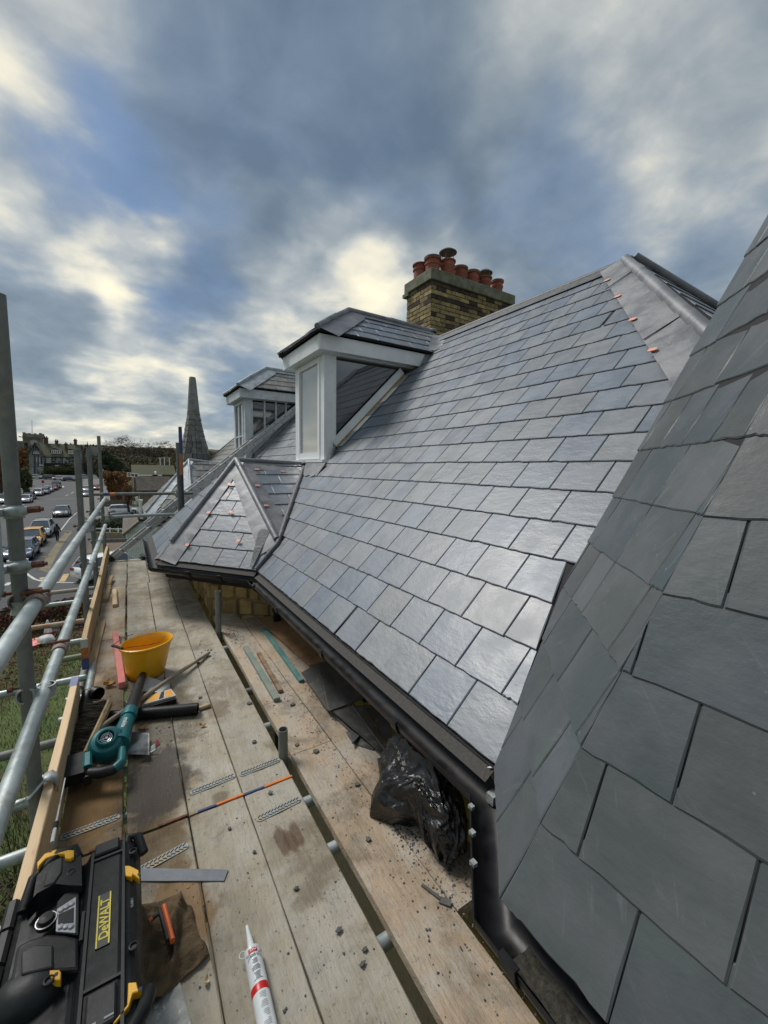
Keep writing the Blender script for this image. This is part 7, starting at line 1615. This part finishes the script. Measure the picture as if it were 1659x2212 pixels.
# hedges and bushes
def mass(name, pts, h, w, mt, n, s, label=None, cat=None, seed=1, kind=None, lump=.25, zoff=0.0, group=None):
    g = G(); rr = random.Random(seed); pts = [Vector((a, b, 0)) for a, b in pts]; Ls = [(b - a).length for a, b in zip(pts, pts[1:])]; tot = sum(Ls)
    for _ in range(n):
        t = rr.random() * tot; i = 0
        while t > Ls[i]: t -= Ls[i]; i += 1
        d = (pts[i + 1] - pts[i]).normalized(); sd_ = Vector((-d.y, d.x, 0)); u = rr.uniform(-1, 1); hh = h * (1 + lump * noise.noise(Vector((t * .5 + i * 9, seed, 0)))); v = rr.random() ** .45; z = hh * v * (1 - .25 * abs(u) ** 3)
        p = pts[i] + d * t + sd_ * (u * w / 2); p.z = zr(p.y) + zoff + z; a = Vector((rr.uniform(-1, 1), rr.uniform(-1, 1), rr.uniform(-1, 1))).normalized() * s * rr.uniform(.5, 1.2); b = a.orthogonal().normalized() * s * rr.uniform(.4, .8)
        g.v += [p - a, p - b, p + a, p + b]; k = len(g.v); g.f.append((k - 4, k - 3, k - 2, k - 1))
    o = g.obj(name, mt, origin=(pts[0].x, pts[0].y, zr(pts[0].y)), fix=False); return tag(o, label, cat, group, kind)
mass('clipped_hedge', [(LX(92) - 3.4, 92), (LX(150) - 3.0, 150)], 2.6, 2.2, LEAFD, 5000, .22, 'long dark hedge along the left pavement before the timbered house', 'hedge', 2)
mass('beech_hedge', [(-9, 23.6), (-2.4, 24.6), (.5, 24.9)], 1.15, 1.6, LEAFR, 16000, .07, 'brown leaved beech hedge beyond the grass, next to the cone', 'hedge', 3)
mass('beech_hedge', [(-7, 18.6), (-5.2, 22.6)], .6, 2.4, LEAFR, 7000, .07, 'low brown leafy shrub bed left of the grass', 'hedge', 5)
def shrub(px, h, w, mt, label, n=1500, s=.09, seed=1, f_=GR): q = f_(*px); mass('shrub', [(q.x - w / 2, q.y), (q.x + w / 2, q.y)], h, w * .7, mt, n, s, label, 'shrub', seed, lump=.5)
shrub(z2(290, 1500), 1.5, 3.6, LEAFD, 'dark shrub in the border behind the white rail fence', 3000, .12, 7); shrub(z2(60, 1480), .9, 2.4, LEAFG, 'small green shrub at the left end of the border', 1200, .1, 8)
shrub(z1(1070, 1075), 3.2, 9, LEAFG, 'rounded green bush in front of the timbered house', 3000, .25, 9); shrub(z1(1290, 1080), 2.2, 6, LEAFD, 'dark bush at the right of the house front', 1800, .25, 10); shrub(z1(860, 1070), 1.8, 4, LEAFO, 'yellowish bush left of the rounded green bush', 1200, .2, 12)
# rough grass and dead stems under the scaffold
def tufts(n, x0, x1, y0, y1, h, mt, name, seed, w=.012):
    g = G(); rr = random.Random(seed)
    for _ in range(n):
        x, y = rr.uniform(x0, x1), rr.uniform(y0, y1); hh = h * rr.uniform(.4, 1.3) * (1 + .8 * noise.noise(Vector((x * .6, y * .6, 3)))); a = rr.uniform(0, 6.28); d = Vector((math.cos(a), math.sin(a), 0)); ln = Vector((rr.uniform(-.6, .6), rr.uniform(-.6, .6), 1)) * hh; p = Vector((x, y, -7.72))
        g.v += [p - d * w, p + d * w, p + ln]; k = len(g.v); g.f.append((k - 3, k - 2, k - 1))
    return tag(g.obj(name, mt, fix=False), kind='stuff')
tufts(52000, -10, 1.0, 2, 23, .13, mat('grass_blades', (.05, .08, .018), (.075, .10, .025), rough=.9, scale=1.2, coord='World'), 'lawn_grass', 1, .008)
tufts(9000, -7, 1.0, 1, 12, .5, mat('dead_stems', (.12, .10, .06), (.07, .06, .035), rough=.95, scale=2, coord='World'), 'dead_stems', 2, .008)
g = G(); rr = random.Random(8)
for _ in range(9000):
    x, y = rr.uniform(-9, .5), rr.uniform(14, 24); 
    if noise.noise(Vector((x * .5, y * .5, 9))) + (y - 19) * .06 < .0: continue
    p = Vector((x, y, -7.62 + rr.uniform(0, .1))); a = Vector((rr.uniform(-1, 1), rr.uniform(-1, 1), rr.uniform(-.3, .3))).normalized() * .05; b = a.orthogonal().normalized() * .035; g.v += [p - a, p - b, p + a, p + b]; k = len(g.v); g.f.append((k - 4, k - 3, k - 2, k - 1))
tag(g.obj('fallen_leaves', LEAFR, fix=False), kind='stuff')
# brambles near the bottom left: arching stems
g = G()
for i in range(90):
    x, y = rr.uniform(-5, -.6), rr.uniform(2.5, 9); h = rr.uniform(.6, 1.8); a = rr.uniform(0, 6.28); L_ = rr.uniform(.6, 1.8); g.tube([Vector((x, y, -7.7)), Vector((x + L_ * .3 * math.cos(a), y + L_ * .3 * math.sin(a), -7.7 + h)), Vector((x + L_ * math.cos(a), y + L_ * math.sin(a), -7.7 + h * .7))], [.012, .009, .004], 4, cap=False)
tag(g.obj('bramble_stems', BARK, fix=False), kind='stuff')
mass('bramble_leaves', [(-4.5, 3), (-2, 9)], .9, 4.5, LEAFG, 5000, .05, kind='stuff', seed=14)
# ================================================================ hill and woodland
rows = []
for i in range(14):
    y = 258 + i * 22; rows.append([])
    for j in range(30):
        x = -110 + j * 10; t = i / 13; top_ = PY(300, 962, y).z
        z = zr(y) - .5 + (top_ - zr(y) - 1.5) * min(1, t * 1.6) ** 1.2; rows[-1].append((x, y, z + noise.noise(Vector((x * .02, y * .02, 5))) * 2.0))
tag(G().sheet(rows).obj('hill', mat('hillside', (.05, .04, .02), (.07, .05, .025), rough=1, scale=.05, coord='World'), smooth=180), kind='structure')
g = G(); rr = random.Random(33)
for i in range(430):
    y = rr.uniform(205, 300); x = rr.uniform(-44, 46); t_ = (y - 205) / 95
    ztop = PY(300, 962 + 26 * (1 - t_) ** 1.2 + rr.uniform(-1, 6), y).z; zb2 = max(zr(y), ztop - 9)
    r_ = rr.uniform(2.2, 4.2); leaves(g, (x, y, ztop - r_ * .9), (r_, r_, r_ * .9), 95, .62, rr, hollow=.5)
tag(g.obj('woodland', LEAFB, fix=False), kind='stuff')
g = G()
for i in range(60):
    y = rr.uniform(160, 205); x = rr.uniform(-5, 40); ztop = PY(300, rr.uniform(985, 1000), y).z; r_ = rr.uniform(2, 3.5); leaves(g, (x, y, ztop - r_), (r_, r_, r_), 110, .42, rr, hollow=.5)
tag(g.obj('lower_woodland', mat('olive_leaves', (.055, .055, .02), (.08, .06, .022), rough=.9, scale=.08, coord='World'), fix=False), kind='stuff')
# ================================================================ timbered house
YH = GR(*z1(1000, 1075)).y + 2.0; zb_h = zr(YH)
def h1(x, y, dy=0.0): return PY(*z1(x, y), YH + dy)
T = thing('timbered_house', 'large black timbered house with mossy roof and gable at the top of the street', 'house', (h1(900, 1060).x, YH, zb_h))
def hbox(x0, y0, x1, y1, d0, d1, nm, mt, par=None):
    a, b = h1(x0, y1), h1(x1, y0); return G().box((min(a.x, b.x), YH + d0, min(a.z, b.z)), (max(a.x, b.x), YH + d1, max(a.z, b.z))).obj(nm, mt, par or T)
hbox(570, 745, 1470, 1090, 0, 11, 'wall', REND)
a, b = h1(560, 748), h1(1480, 748); ra, rb2 = h1(640, 510), h1(1400, 535)
r0z = ra.z
f = G(); x0, x1 = a.x, b.x; f.add([(x0, YH - .6, a.z), (x1, YH - .6, a.z), (rb2.x, YH + 6.5, r0z + .0), (x0, YH + 6.5, r0z), (x0, YH + 13, a.z), (x1, YH + 13, a.z)], [(0, 1, 2, 3), (3, 2, 5, 4), (1, 5, 2), (0, 3, 4)]); rfh = f.obj('roof', RTILE, T)
for v in rfh.data.vertices: pass
# the ridge lies 6.5 m back, so raise it to the line seen
rz_ = PY(*z1(1000, 522), YH + 6.5).z
for v in rfh.data.vertices:
    if abs(v.co.z + ORI[rfh.name].z - r0z) < .01: v.co.z += rz_ - r0z
# gable wing
ga, gl, grr = h1(628, 490, -1.5), h1(550, 665), h1(805, 750); gz = PY(*z1(628, 495), YH - 1.5).z; gx = PY(*z1(628, 495), YH - 1.5).x; gx0 = PY(*z1(545, 700), YH - 1.5).x; gx1 = PY(*z1(800, 745), YH - 1.5).x; gze = PY(*z1(800, 745), YH - 1.5).z; hw = (gx1 - gx)
G().add([(gx - hw * .92, YH - 1.4, gze), (gx + hw * .92, YH - 1.4, gze), (gx, YH - 1.4, gz - .4)], [(0, 1, 2)]).obj('gable_wall', REND, T)
for s in (-1, 1): G().slab([(gx, YH - 1.9, gz), (gx, YH + 8, gz), (gx + s * hw, YH + 8, gze), (gx + s * hw, YH - 1.9, gze)], (s, 0, 1), .2).obj('gable_roof', RTILE, T)
for s in (-1, 1): G().bar((gx, YH - 1.95, gz - .15), (gx + s * hw, YH - 1.95, gze - .15), .15, .38, (0, 1, 0)).obj('barge_board', TIMB, T)
G().box((gx - hw * .85, YH - 1.4, zb_h), (gx + hw * .85, YH + 1, gze)).obj('gable_front', REND, T)
def window(x0, y0, x1, y1, nx, ny, par=None, d=-.12, fr=.11, wall_d=0.0):
    a, b = h1(x0, y1), h1(x1, y0); X0, X1, Z0, Z1 = a.x, b.x, a.z, b.z; g = G(); yd = YH + d + wall_d
    w_ = G().box((X0, yd + .05, Z0), (X1, yd + .08, Z1)).obj('window', CGL, T)
    for i in range(nx + 1): x = X0 + (X1 - X0) * i / nx; t = fr if i in (0, nx) else fr * .6; g.box((x - t / 2, yd, Z0), (x + t / 2, yd + .06, Z1))
    for j in range(ny + 1): z = Z0 + (Z1 - Z0) * j / ny; t = fr if j in (0, ny) else fr * .6; g.box((X0, yd + .003, z - t / 2), (X1, yd + .057, z + t / 2))
    g.obj('window_frame', WTXT, w_)
window(832, 778, 928, 862, 3, 2); window(1143, 785, 1238, 868, 3, 2); window(1330, 790, 1356, 845, 1, 2); window(1310, 925, 1345, 1000, 1, 2)
window(620, 650, 735, 705, 4, 1, wall_d=-1.4); window(672, 780, 720, 850, 1, 2, wall_d=-1.4); window(785, 790, 825, 858, 1, 2); window(575, 960, 600, 1040, 1, 2, wall_d=-1.4); window(705, 955, 735, 1060, 1, 2, wall_d=-1.4)
def tim(p, q, w=.28, dd=-.06, nm='timber_beam'):
    a, b = h1(*p), h1(*q); a.y = b.y = YH + dd; G().bar(a, b, .12, w, (0, 1, 0)).obj(nm, TIMB, T) if False else G().bar(a, b, w, .12, (0, 1, 0)).obj(nm, TIMB, T)
for x in (820, 935, 1130, 1245, 1320): tim((x, 748), (x, 880))
tim((800, 760), (1356, 768), .4); tim((600, 880), (1300, 890), .7, -.5); tim((1245, 835), (1350, 838)); tim((1245, 905), (1350, 905), .3)
def curve(pts, w=.26):
    P = [h1(*p) for p in pts]; g = G()
    for a, b in zip(P, P[1:]): a.y = b.y = YH - .07; g.bar(a, b, w, .12, (0, 1, 0))
    g.obj('curved_brace', TIMB, T)
curve([(940, 845), (975, 838), (1000, 815), (1010, 768)]); curve([(940, 800), (960, 795), (985, 780), (995, 766)]); curve([(1128, 800), (1095, 792), (1070, 766)]); curve([(1055, 880), (1075, 850), (1100, 832), (1130, 830)]); curve([(1005, 880), (990, 850), (965, 840)])
for i in range(3): tim((625 + 38 * i, 715), (625 + 38 * i, 745), .2, -1.5)
tim((590, 715), (760, 722), .3, -1.55); tim((600, 645), (720, 640), .25, -1.5); tim((650, 560), (650, 640), .2, -1.5); tim((600, 700), (628, 560), .22, -1.5); tim((740, 700), (650, 560), .22, -1.5)
for i, x in enumerate((640, 700, 760)): tim((x, 745), (x, 1060), .3, -1.5)
hbox(640, 900, 1290, 1075, -.05, .2, 'ground_floor_front', mat('dark_shopfront', (.025, .025, .022), (.05, .045, .04), rough=.6, scale=1))
hbox(990, 905, 1140, 925, -.3, -.2, 'pale_sign', WTXT); hbox(715, 900, 785, 915, -1.75, -1.65, 'pale_sign', WTXT); hbox(700, 940, 800, 1040, -1.62, -1.5, 'posters', mat('posters', (.2, .19, .18), (.4, .38, .35), rough=.8, scale=1.5, detail=2))
hbox(945, 965, 1000, 985, -.3, -.2, 'yellow_sign', mat('ys', (.6, .35, .03), rough=.6)); hbox(1240, 930, 1360, 1080, -.2, 0, 'red_brick_pier', REDB)
def eyebrow(x0, x1, y0, y1):
    a, b = h1(x0, y1), h1(x1, y0); yd = YH + 1.2; a = PY(*z1(x0, y1), yd); b = PY(*z1(x1, y0), yd); Wd = b.x - a.x; g = G(); rows = []
    for i in range(13): t = i / 12; z = b.z - .0 - (b.z - a.z) * .35 * (2 * t - 1) ** 2; rows.append([(a.x - Wd * .1 + Wd * 1.15 * t, yd - .3, z), (a.x - Wd * .1 + Wd * 1.15 * t, yd + 3.5, z + .15)])
    g.sheet(rows).obj('dormer_roof', RTILE2, T)
    w_ = G().box((a.x + Wd * .12, yd, a.z), (b.x, yd + 1.5, b.z - (b.z - a.z) * .3)).obj('dormer_window', CGL, T); g = G(); n_ = 5
    for i in range(n_ + 1): x = a.x + Wd * .12 + Wd * .88 * i / n_; g.box((x - .07, yd - .06, a.z), (x + .07, yd - .01, b.z - (b.z - a.z) * .3))
    for z in (a.z, a.z + (b.z - a.z) * .68): g.box((a.x + Wd * .02, yd - .05, z - .10), (b.x, yd - .005, z + .10))
    g.obj('window_frame', WTXT, w_)
eyebrow(905, 1100, 608, 695); eyebrow(1215, 1350, 620, 700)
def chim(x, y0, y1, w, dy=6.5, pots=2):
    yd = YH + dy; a = PY(*z1(x - w / 2, y1), yd); b = PY(*z1(x + w / 2, y0), yd); 
    g = G(); g.box((a.x, yd, a.z - 2), (b.x, yd + 1.2, b.z - .7)); g.box((a.x - .15, yd - .15, b.z - .9), (b.x + .15, yd + 1.35, b.z - .6)); c_ = g.obj('chimney', REDB, T)
    for k in range(pots): G().lathe((a.x + (b.x - a.x) * (k + .5) / pots, yd + .6, b.z - .6), [(.22, 0), (.18, .5), (.2, .6), (0, .6)], 8).obj('chimney_pot', REDB, c_)
chim(822, 385, 510, 66); chim(1015, 445, 520, 52); chim(1187, 490, 660, 36, 3.0, 1); chim(1355, 430, 560, 46)
# ================================================================ castellated tower
YT = YH + 60
def t1_(x, y, dy=0.0): return PY(*z1(x, y), YT + dy)
T = thing('stone_tower', 'castellated pale stone clock tower with flagpole behind the timbered house', 'tower', (t1_(580, 650).x, YT, zr(YT)))
a, b = t1_(432, 800), t1_(735, 375); G().box((a.x, YT, zr(YT) - 2), (b.x, YT + (b.x - a.x), b.z)).obj('shaft', TSTONE, T)
c, d = t1_(415, 400), t1_(752, 330); G().box((c.x, YT - .6, t1_(0, 385).z), (d.x, YT + (b.x - a.x) + .6, t1_(0, 340).z)).obj('parapet', TSTONE, T)
wt_ = (d.x - c.x) / 7
for i in range(4):
    for yy in (YT - .62, YT + (b.x - a.x) - .4): x = c.x + wt_ * 2 * i; G().box((x, yy, t1_(0, 341).z), (x + wt_, yy + 1.0, t1_(0, 296 if i in (0, 3) else 306).z)).obj('merlon', TSTONE, T)
for i in range(9): x = c.x + (d.x - c.x) * (i + .5) / 9; G().box((x - .2, YT - .5, t1_(0, 425).z), (x + .2, YT, t1_(0, 388).z)).obj('corbel', TSTONE, T)
for s, x in ((-1, c.x), (1, d.x)): G().bar((x, YT, t1_(0, 388).z), (x + s * 1.6, YT - .4, t1_(0, 378).z), .4, .4).obj('gargoyle', TSTONE, T)
q = t1_(612, 500); G().lathe(q + Vector((0, -.05, 0)), [(0, .12), (1.3, .12), (1.5, 0), (1.3, -.02)], 28, (0, -1, 0)).obj('clock_face', mat('clock_face', (.45, .45, .42), (.33, .33, .3), rough=.7), T)
for (x, y) in ((470, 600), (470, 545)): q = t1_(x, y); G().box((q.x - .6, YT - .12, q.z - 1.3), (q.x + .6, YT + .1, q.z + 1.0)).obj('belfry_opening', UNDER, T)
q = t1_(555, 300); q2 = t1_(553, 90); G().tube([Vector((q.x, YT + 3, q.z - 1)), Vector((q2.x, YT + 3, q2.z))], [.14, .07], 6).obj('flagpole', GALV_DULL, T)
YG = YT + 5; a, b = PY(*z1(300, 640), YG), PY(*z1(440, 475), YG); o = G().add([(a.x - 6, YG - 4, a.z), (b.x, YG - 4, a.z), (b.x, YG, b.z), (a.x - 6, YG, b.z), (a.x - 6, YG - 4, zr(YG)), (b.x, YG - 4, zr(YG)), (b.x, YG + 4, a.z), (a.x - 6, YG + 4, a.z), (b.x, YG + 4, zr(YG)), (a.x - 6, YG + 4, zr(YG))], [(0, 1, 2, 3), (0, 4, 5, 1), (3, 2, 6, 7), (1, 5, 8, 6, 2)]).obj('church_hall', mat('grey_roof_far', (.08, .085, .085), rough=.9), origin=(b.x, YG, zr(YG))); tag(o, 'grey roofed hall adjoining the left side of the stone tower', 'building')
# church gable right
YC = YH + 8; A_ = PY(*z1(1576, 545), YC); l_ = PY(*z1(1495, 800), YC); T = thing('stone_church', 'pale stone gabled church partly hidden by the standards', 'church', (A_.x + 4, YC, zr(YC)))
hw = A_.x - l_.x; ze = l_.z; G().add([(A_.x - hw, YC, zr(YC)), (A_.x + hw, YC, zr(YC)), (A_.x + hw, YC, ze), (A_.x, YC, A_.z), (A_.x - hw, YC, ze)], [(0, 1, 2, 3, 4)]).obj('gable_wall', TSTONE, T)
for s in (-1, 1): G().slab([(A_.x, YC - .3, A_.z + .25), (A_.x, YC + 25, A_.z + .25), (A_.x + s * hw * 1.05, YC + 25, ze), (A_.x + s * hw * 1.05, YC - .3, ze)], (s, 0, 1), .3).obj('roof', mat('church_roof', (.12, .125, .11), (.09, .09, .07), rough=.9, scale=.3) if s < 0 else bpy.data.materials['church_roof'], T)
q = PY(*z1(1576, 480), YC); G().lathe((A_.x, YC, A_.z), [(.3, 0), (.12, .8), (.05, q.z - A_.z), (0, q.z - A_.z)], 8).obj('finial', TSTONE, T)
xa = A_.x; G().slab([(xa, YC + 6, A_.z - .3), (xa + 5, YC + 6, A_.z - .3), (xa + 5, YC + 2, A_.z - 4.5), (xa, YC + 2, A_.z - 4.5)], (0, -1, 1), .3).obj('nave_roof', bpy.data.materials['church_roof'], T); G().box((xa, YC + 2.2, zr(YC)), (xa + 5, YC + 8, A_.z - 4.6)).obj('nave_wall', TSTONE, T)
# ================================================================ houses, walls and gardens right of the street
def house_far(name, label, px_ridge0, px_ridge1, px_eave, Y, depth, rmt, wmt, cat='house', ribs=0):
    a, b = PY(*px_ridge0, Y + depth / 2), PY(*px_ridge1, Y + depth / 2); e = PY(*px_eave, Y); zb2 = zr(Y); T = thing(name, label, cat, ((a.x + b.x) / 2, Y, zb2)); G().box((a.x, Y + .3, zb2), (b.x, Y + depth - .3, e.z)).obj('wall', wmt, T); g = G()
    g.slab([(a.x - .3, Y, e.z), (b.x + .3, Y, e.z), (b.x + .3, Y + depth / 2, a.z), (a.x - .3, Y + depth / 2, a.z)], (0, -1, 1), .15); g.slab([(a.x - .3, Y + depth, e.z), (b.x + .3, Y + depth, e.z), (b.x + .3, Y + depth / 2, a.z), (a.x - .3, Y + depth / 2, a.z)][::-1], (0, 1, 1), .15); r = g.obj('roof', rmt, T)
    if ribs:
        v0 = Vector((a.x - .3, Y, e.z)); v1 = Vector((a.x - .3, Y + depth / 2, a.z))
        for i in range(ribs):
            p = mix(v0, v1, (i + .1) / ribs) + Vector((0, -.05, .06)); g = G(); n_ = 40; rows = []
            for j in range(n_ * 2 + 1): x = p.x + (b.x - a.x + .6) * j / (2 * n_); h = .05 if j % 2 else .0; rows.append([(x, p.y - .02, p.z - .10 + h), (x, p.y, p.z + h), (x, p.y + (v1 - v0).y / ribs, p.z + (v1 - v0).z / ribs - .06 + h)])
            g.sheet(rows).obj('tile_course', rmt, r)
    return T
house_far('tiled_house', 'long house with mossy dark roof below the wooded hill', z2(560, 565), z2(1110, 560), z2(800, 700), 104, 9, RTILE, GWALL)
T = house_far('pantiled_house', 'low house with brown pantiled roof behind the end rail', z2(640, 735), z2(1040, 730), z2(800, 925), 62, 7, RTILE2, GWALL, ribs=13)
for x in (700, 840, 900): q = PY(*z2(x, 708), 66.5); G().box((q.x - .6, 66.4, q.z - .12), (q.x + .6, 66.6, q.z + .06)).obj('ridge_vent', WTXT, T)
q = PY(*z2(878, 680), 66.5); G().lathe(q + Vector((0, 0, -.2)), [(.1, 0), (.1, .3), (.2, .32), (.0, .45)], 10).obj('flue', WTXT, T)
# white framed sign gantry on post
T = thing('white_bracket_sign', 'white metal bracket frame on tall post beside the pantiled roof', 'sign', GR(*z2(575, 1150))); q0 = T.location.copy(); YS = q0.y
A4 = [PY(*z2(x, y), YS) for x, y in ((485, 675), (640, 690), (640, 738), (485, 728))]; g = G()
for a, b in ((0, 1), (1, 2), (2, 3), (3, 0)): g.tube([A4[a], A4[b]], .05, 6)
for t in (.33, .66): g.tube([mix(A4[0], A4[1], t), mix(A4[3], A4[2], t)], .04, 6)
g.tube([A4[3], mix(A4[0], A4[1], .33)], .03, 6); g.obj('frame', WTXT, T); G().tube([q0, Vector((q0.x, YS, A4[2].z))], .07, 8).obj('post', GALV_DULL, T); q3 = mix(A4[3], A4[2], .8); G().tube([Vector((q3.x, YS, q3.z)), Vector((q3.x, YS, zr(YS)))], .05, 8).obj('post', mat('rusty_post', (.15, .08, .05), rough=.8), T)
# street lamps with curved necks
for i, (x0, x1) in enumerate(((140, 175), (170, 210))):
    q = PY(*z2(x1, 690), 120); b0_ = Vector((q.x, 120, zr(120))); t0 = PY(*z2(x0, 652), 120); T = thing('street_lamp', ('left', 'right')[i] + ' one of the two pale curved lamp posts by the orange tree', 'street lamp', b0_); G().tube([b0_, q, mix(q, t0, .35) + Vector((0, 0, .45)), t0], [.1, .07, .06, .06], 8).obj('post', WTXT, T); G().bar(t0, t0 + (t0 - q).normalized() * .7, .25, .12).obj('lantern', COUP, T)
for i, x in enumerate((940, 1000, 1068)): q = PY(*z2(x, 470), 130); b0_ = Vector((q.x, 130, zr(130))); T = thing('lamp_post', ('left', 'middle', 'right')[i] + ' thin pale pole standing before the wooded hill', 'pole', b0_); G().tube([b0_, q], .09, 6).obj('post', WTXT, T); G().bar(q + Vector((-.5, 0, 0)), q + Vector((.5, 0, 0)), .1, .1).obj('cross_arm', WTXT, T)
# low walls, lawn, drive, fence
def gw(name, p, q, h, mt, label, t=.3, cat='wall', cap=None):
    a, b = GR(*p), GR(*q); a = Vector((a.x, a.y, zr(a.y))); b = Vector((b.x, b.y, zr(b.y))); n_ = 10; T = thing(name, label, cat, a); g = G()
    for i in range(n_): u, v = mix(a, b, i / n_), mix(a, b, (i + 1) / n_ - .004); u.z, v.z = zr(u.y) + h / 2, zr(v.y) + h / 2; g.bar(u, v, t, h)
    g.obj('stonework', mt, T)
    if cap: G().bar(a + Vector((0, 0, h + .03)), b + Vector((0, 0, h + .03)), t + .08, .06).obj('coping', cap, T)
    return T
gw('garden_wall', z2(150, 1150), z2(560, 1130), 1.1, GWALL, 'low stone garden wall along the pavement behind the end rail', cap=PAVE)
gw('brown_fence', z2(250, 1060), z2(620, 1060), 1.3, mat('brown_panel', (.11, .075, .05), rough=.9, scale=3), 'brown boarded fence below the rounded orange tree', .12, 'fence')
def patch(name, pts, dz, mt): 
    P = [GR(*z2(*p)) for p in pts]; return tag(G().add([(p.x, p.y, zr(p.y) + dz) for p in P], [tuple(range(len(P)))]).obj(name, mt, origin=(P[0].x, P[0].y, zr(P[0].y))), kind='structure')
LAWN = mat('lawn_bright', (.085, .14, .03), (.11, .16, .035), rough=.95, scale=3, bump=.4, bscale=30, coord='World')
patch('lawn', [(150, 1225), (420, 1232), (600, 1215), (600, 1155), (300, 1165)], .05, LAWN); patch('lawn', [(55, 1850), (150, 1850), (150, 1750), (90, 1745)], .05, LAWN)
patch('drive', [(60, 1400), (600, 1400), (700, 1240), (150, 1240)], .02, TARMAC); patch('drive', [(-80, 1800), (400, 1800), (900, 1640), (200, 1610), (-30, 1620)], .03, mat('brown_gravel', (.15, .115, .08), (.11, .085, .06), rough=.95, scale=2, coord='World'))
gw('rail_wall', z2(30, 1600), z2(470, 1610), .75, mat('rendered_wall', (.30, .25, .17), (.24, .20, .14), rough=.9, scale=2), 'cream low garden wall under the white rail', .25)
a, b = GR(*z2(30, 1600)), GR(*z2(480, 1608)); T = thing('rail_fence', 'white post and rail fence on the low garden wall', 'fence', a); 
for i in range(5): p = mix(a, b, i / 4); G().box((p.x - .06, p.y - .06, p.z), (p.x + .06, p.y + .06, p.z + 1.25)).obj('fence_post', WTXT, T)
G().bar(a + Vector((0, 0, 1.15)), b + Vector((0, 0, 1.15)), .06, .10).obj('rail', WTXT, T)
gw('border_wall', z2(40, 1415), z2(470, 1415), .7, GWALL, 'stone edging wall behind the dark shrub', .25)
gw('coping_wall', z2(40, 1648), z2(820, 1625), .35, PAVE, 'pale kerb wall behind the brown drive', .2)
# white boarded garage with pitched roof
q = GR(*z2(700, 1640)); YGg = 24; 
e0_, e1_2 = PY(*z2(410, 1530), YGg), PY(*z2(900, 1290), YGg)
T = thing('white_garage', 'white boarded outbuilding with brown roof below the second bay', 'outbuilding', (e0_.x + 2, YGg, -7.7))
e0_ = PY(*z2(415, 1520), YGg); top_ = PY(*z2(720, 1285), YGg + 1.5)
G().slab([e0_ + Vector((0, -.3, 0)), PY(*z2(740, 1270), YGg) , PY(*z2(735, 1240), YGg + 5), e0_ + Vector((.0, 6, .2))], (-1, 0, 1), .12).obj('roof', RTILE2, T)
zw = PY(*z2(480, 1600), YGg).z; x0_ = PY(*z2(482, 1600), YGg).x; x1_ = PY(*z2(900, 1600), YGg).x; n_ = 16
for i in range(n_):
    xa, xb = x0_ + (x1_ - x0_) * i / n_, x0_ + (x1_ - x0_) * (i + 1) / n_ - .015; 
    zt3 = lambda x: e0_.z + (x - e0_.x) * (PY(*z2(740, 1270), YGg).z - e0_.z) / (PY(*z2(740, 1270), YGg).x - e0_.x) - .15
    G().add([(xa, YGg, -7.7), (xb, YGg, -7.7), (xb, YGg, zt3(xb)), (xa, YGg, zt3(xa)), (xa, YGg + .05, -7.7), (xb, YGg + .05, -7.7), (xb, YGg + .05, zt3(xb)), (xa, YGg + .05, zt3(xa))], [(0, 1, 2, 3), (0, 3, 7, 4), (1, 5, 6, 2), (3, 2, 6, 7)]).obj('board', WHITE_OLD, T)
# brown garden wall left of the long hedge
gwall = thing('brick_boundary', 'brown boundary wall under the hedge on the left pavement', 'wall', (LX(92) - 2.4, 92, zr(92)))
for i in range(10): y0 = 92 + 6 * i; G().bar((LX(y0) - 2.4, y0, zr(y0) + .5), (LX(y0 + 5.9) - 2.4, y0 + 5.9, zr(y0 + 5.9) + .5), .3, 1.0).obj('wall_panel', REDB, gwall)
# white gutter corner of the second bay
T_ = G().tube([PY(*z2(612, 1010), 9.0), PY(*z2(625, 1060), 9.0), PY(*z2(690, 1065), 9.0), PY(*z2(672, 1085), 9.0), PY(*z2(672, 1240), 9.0)], .028, 8).obj('white_downpipe', WTXT, HOUSE, smooth=60)
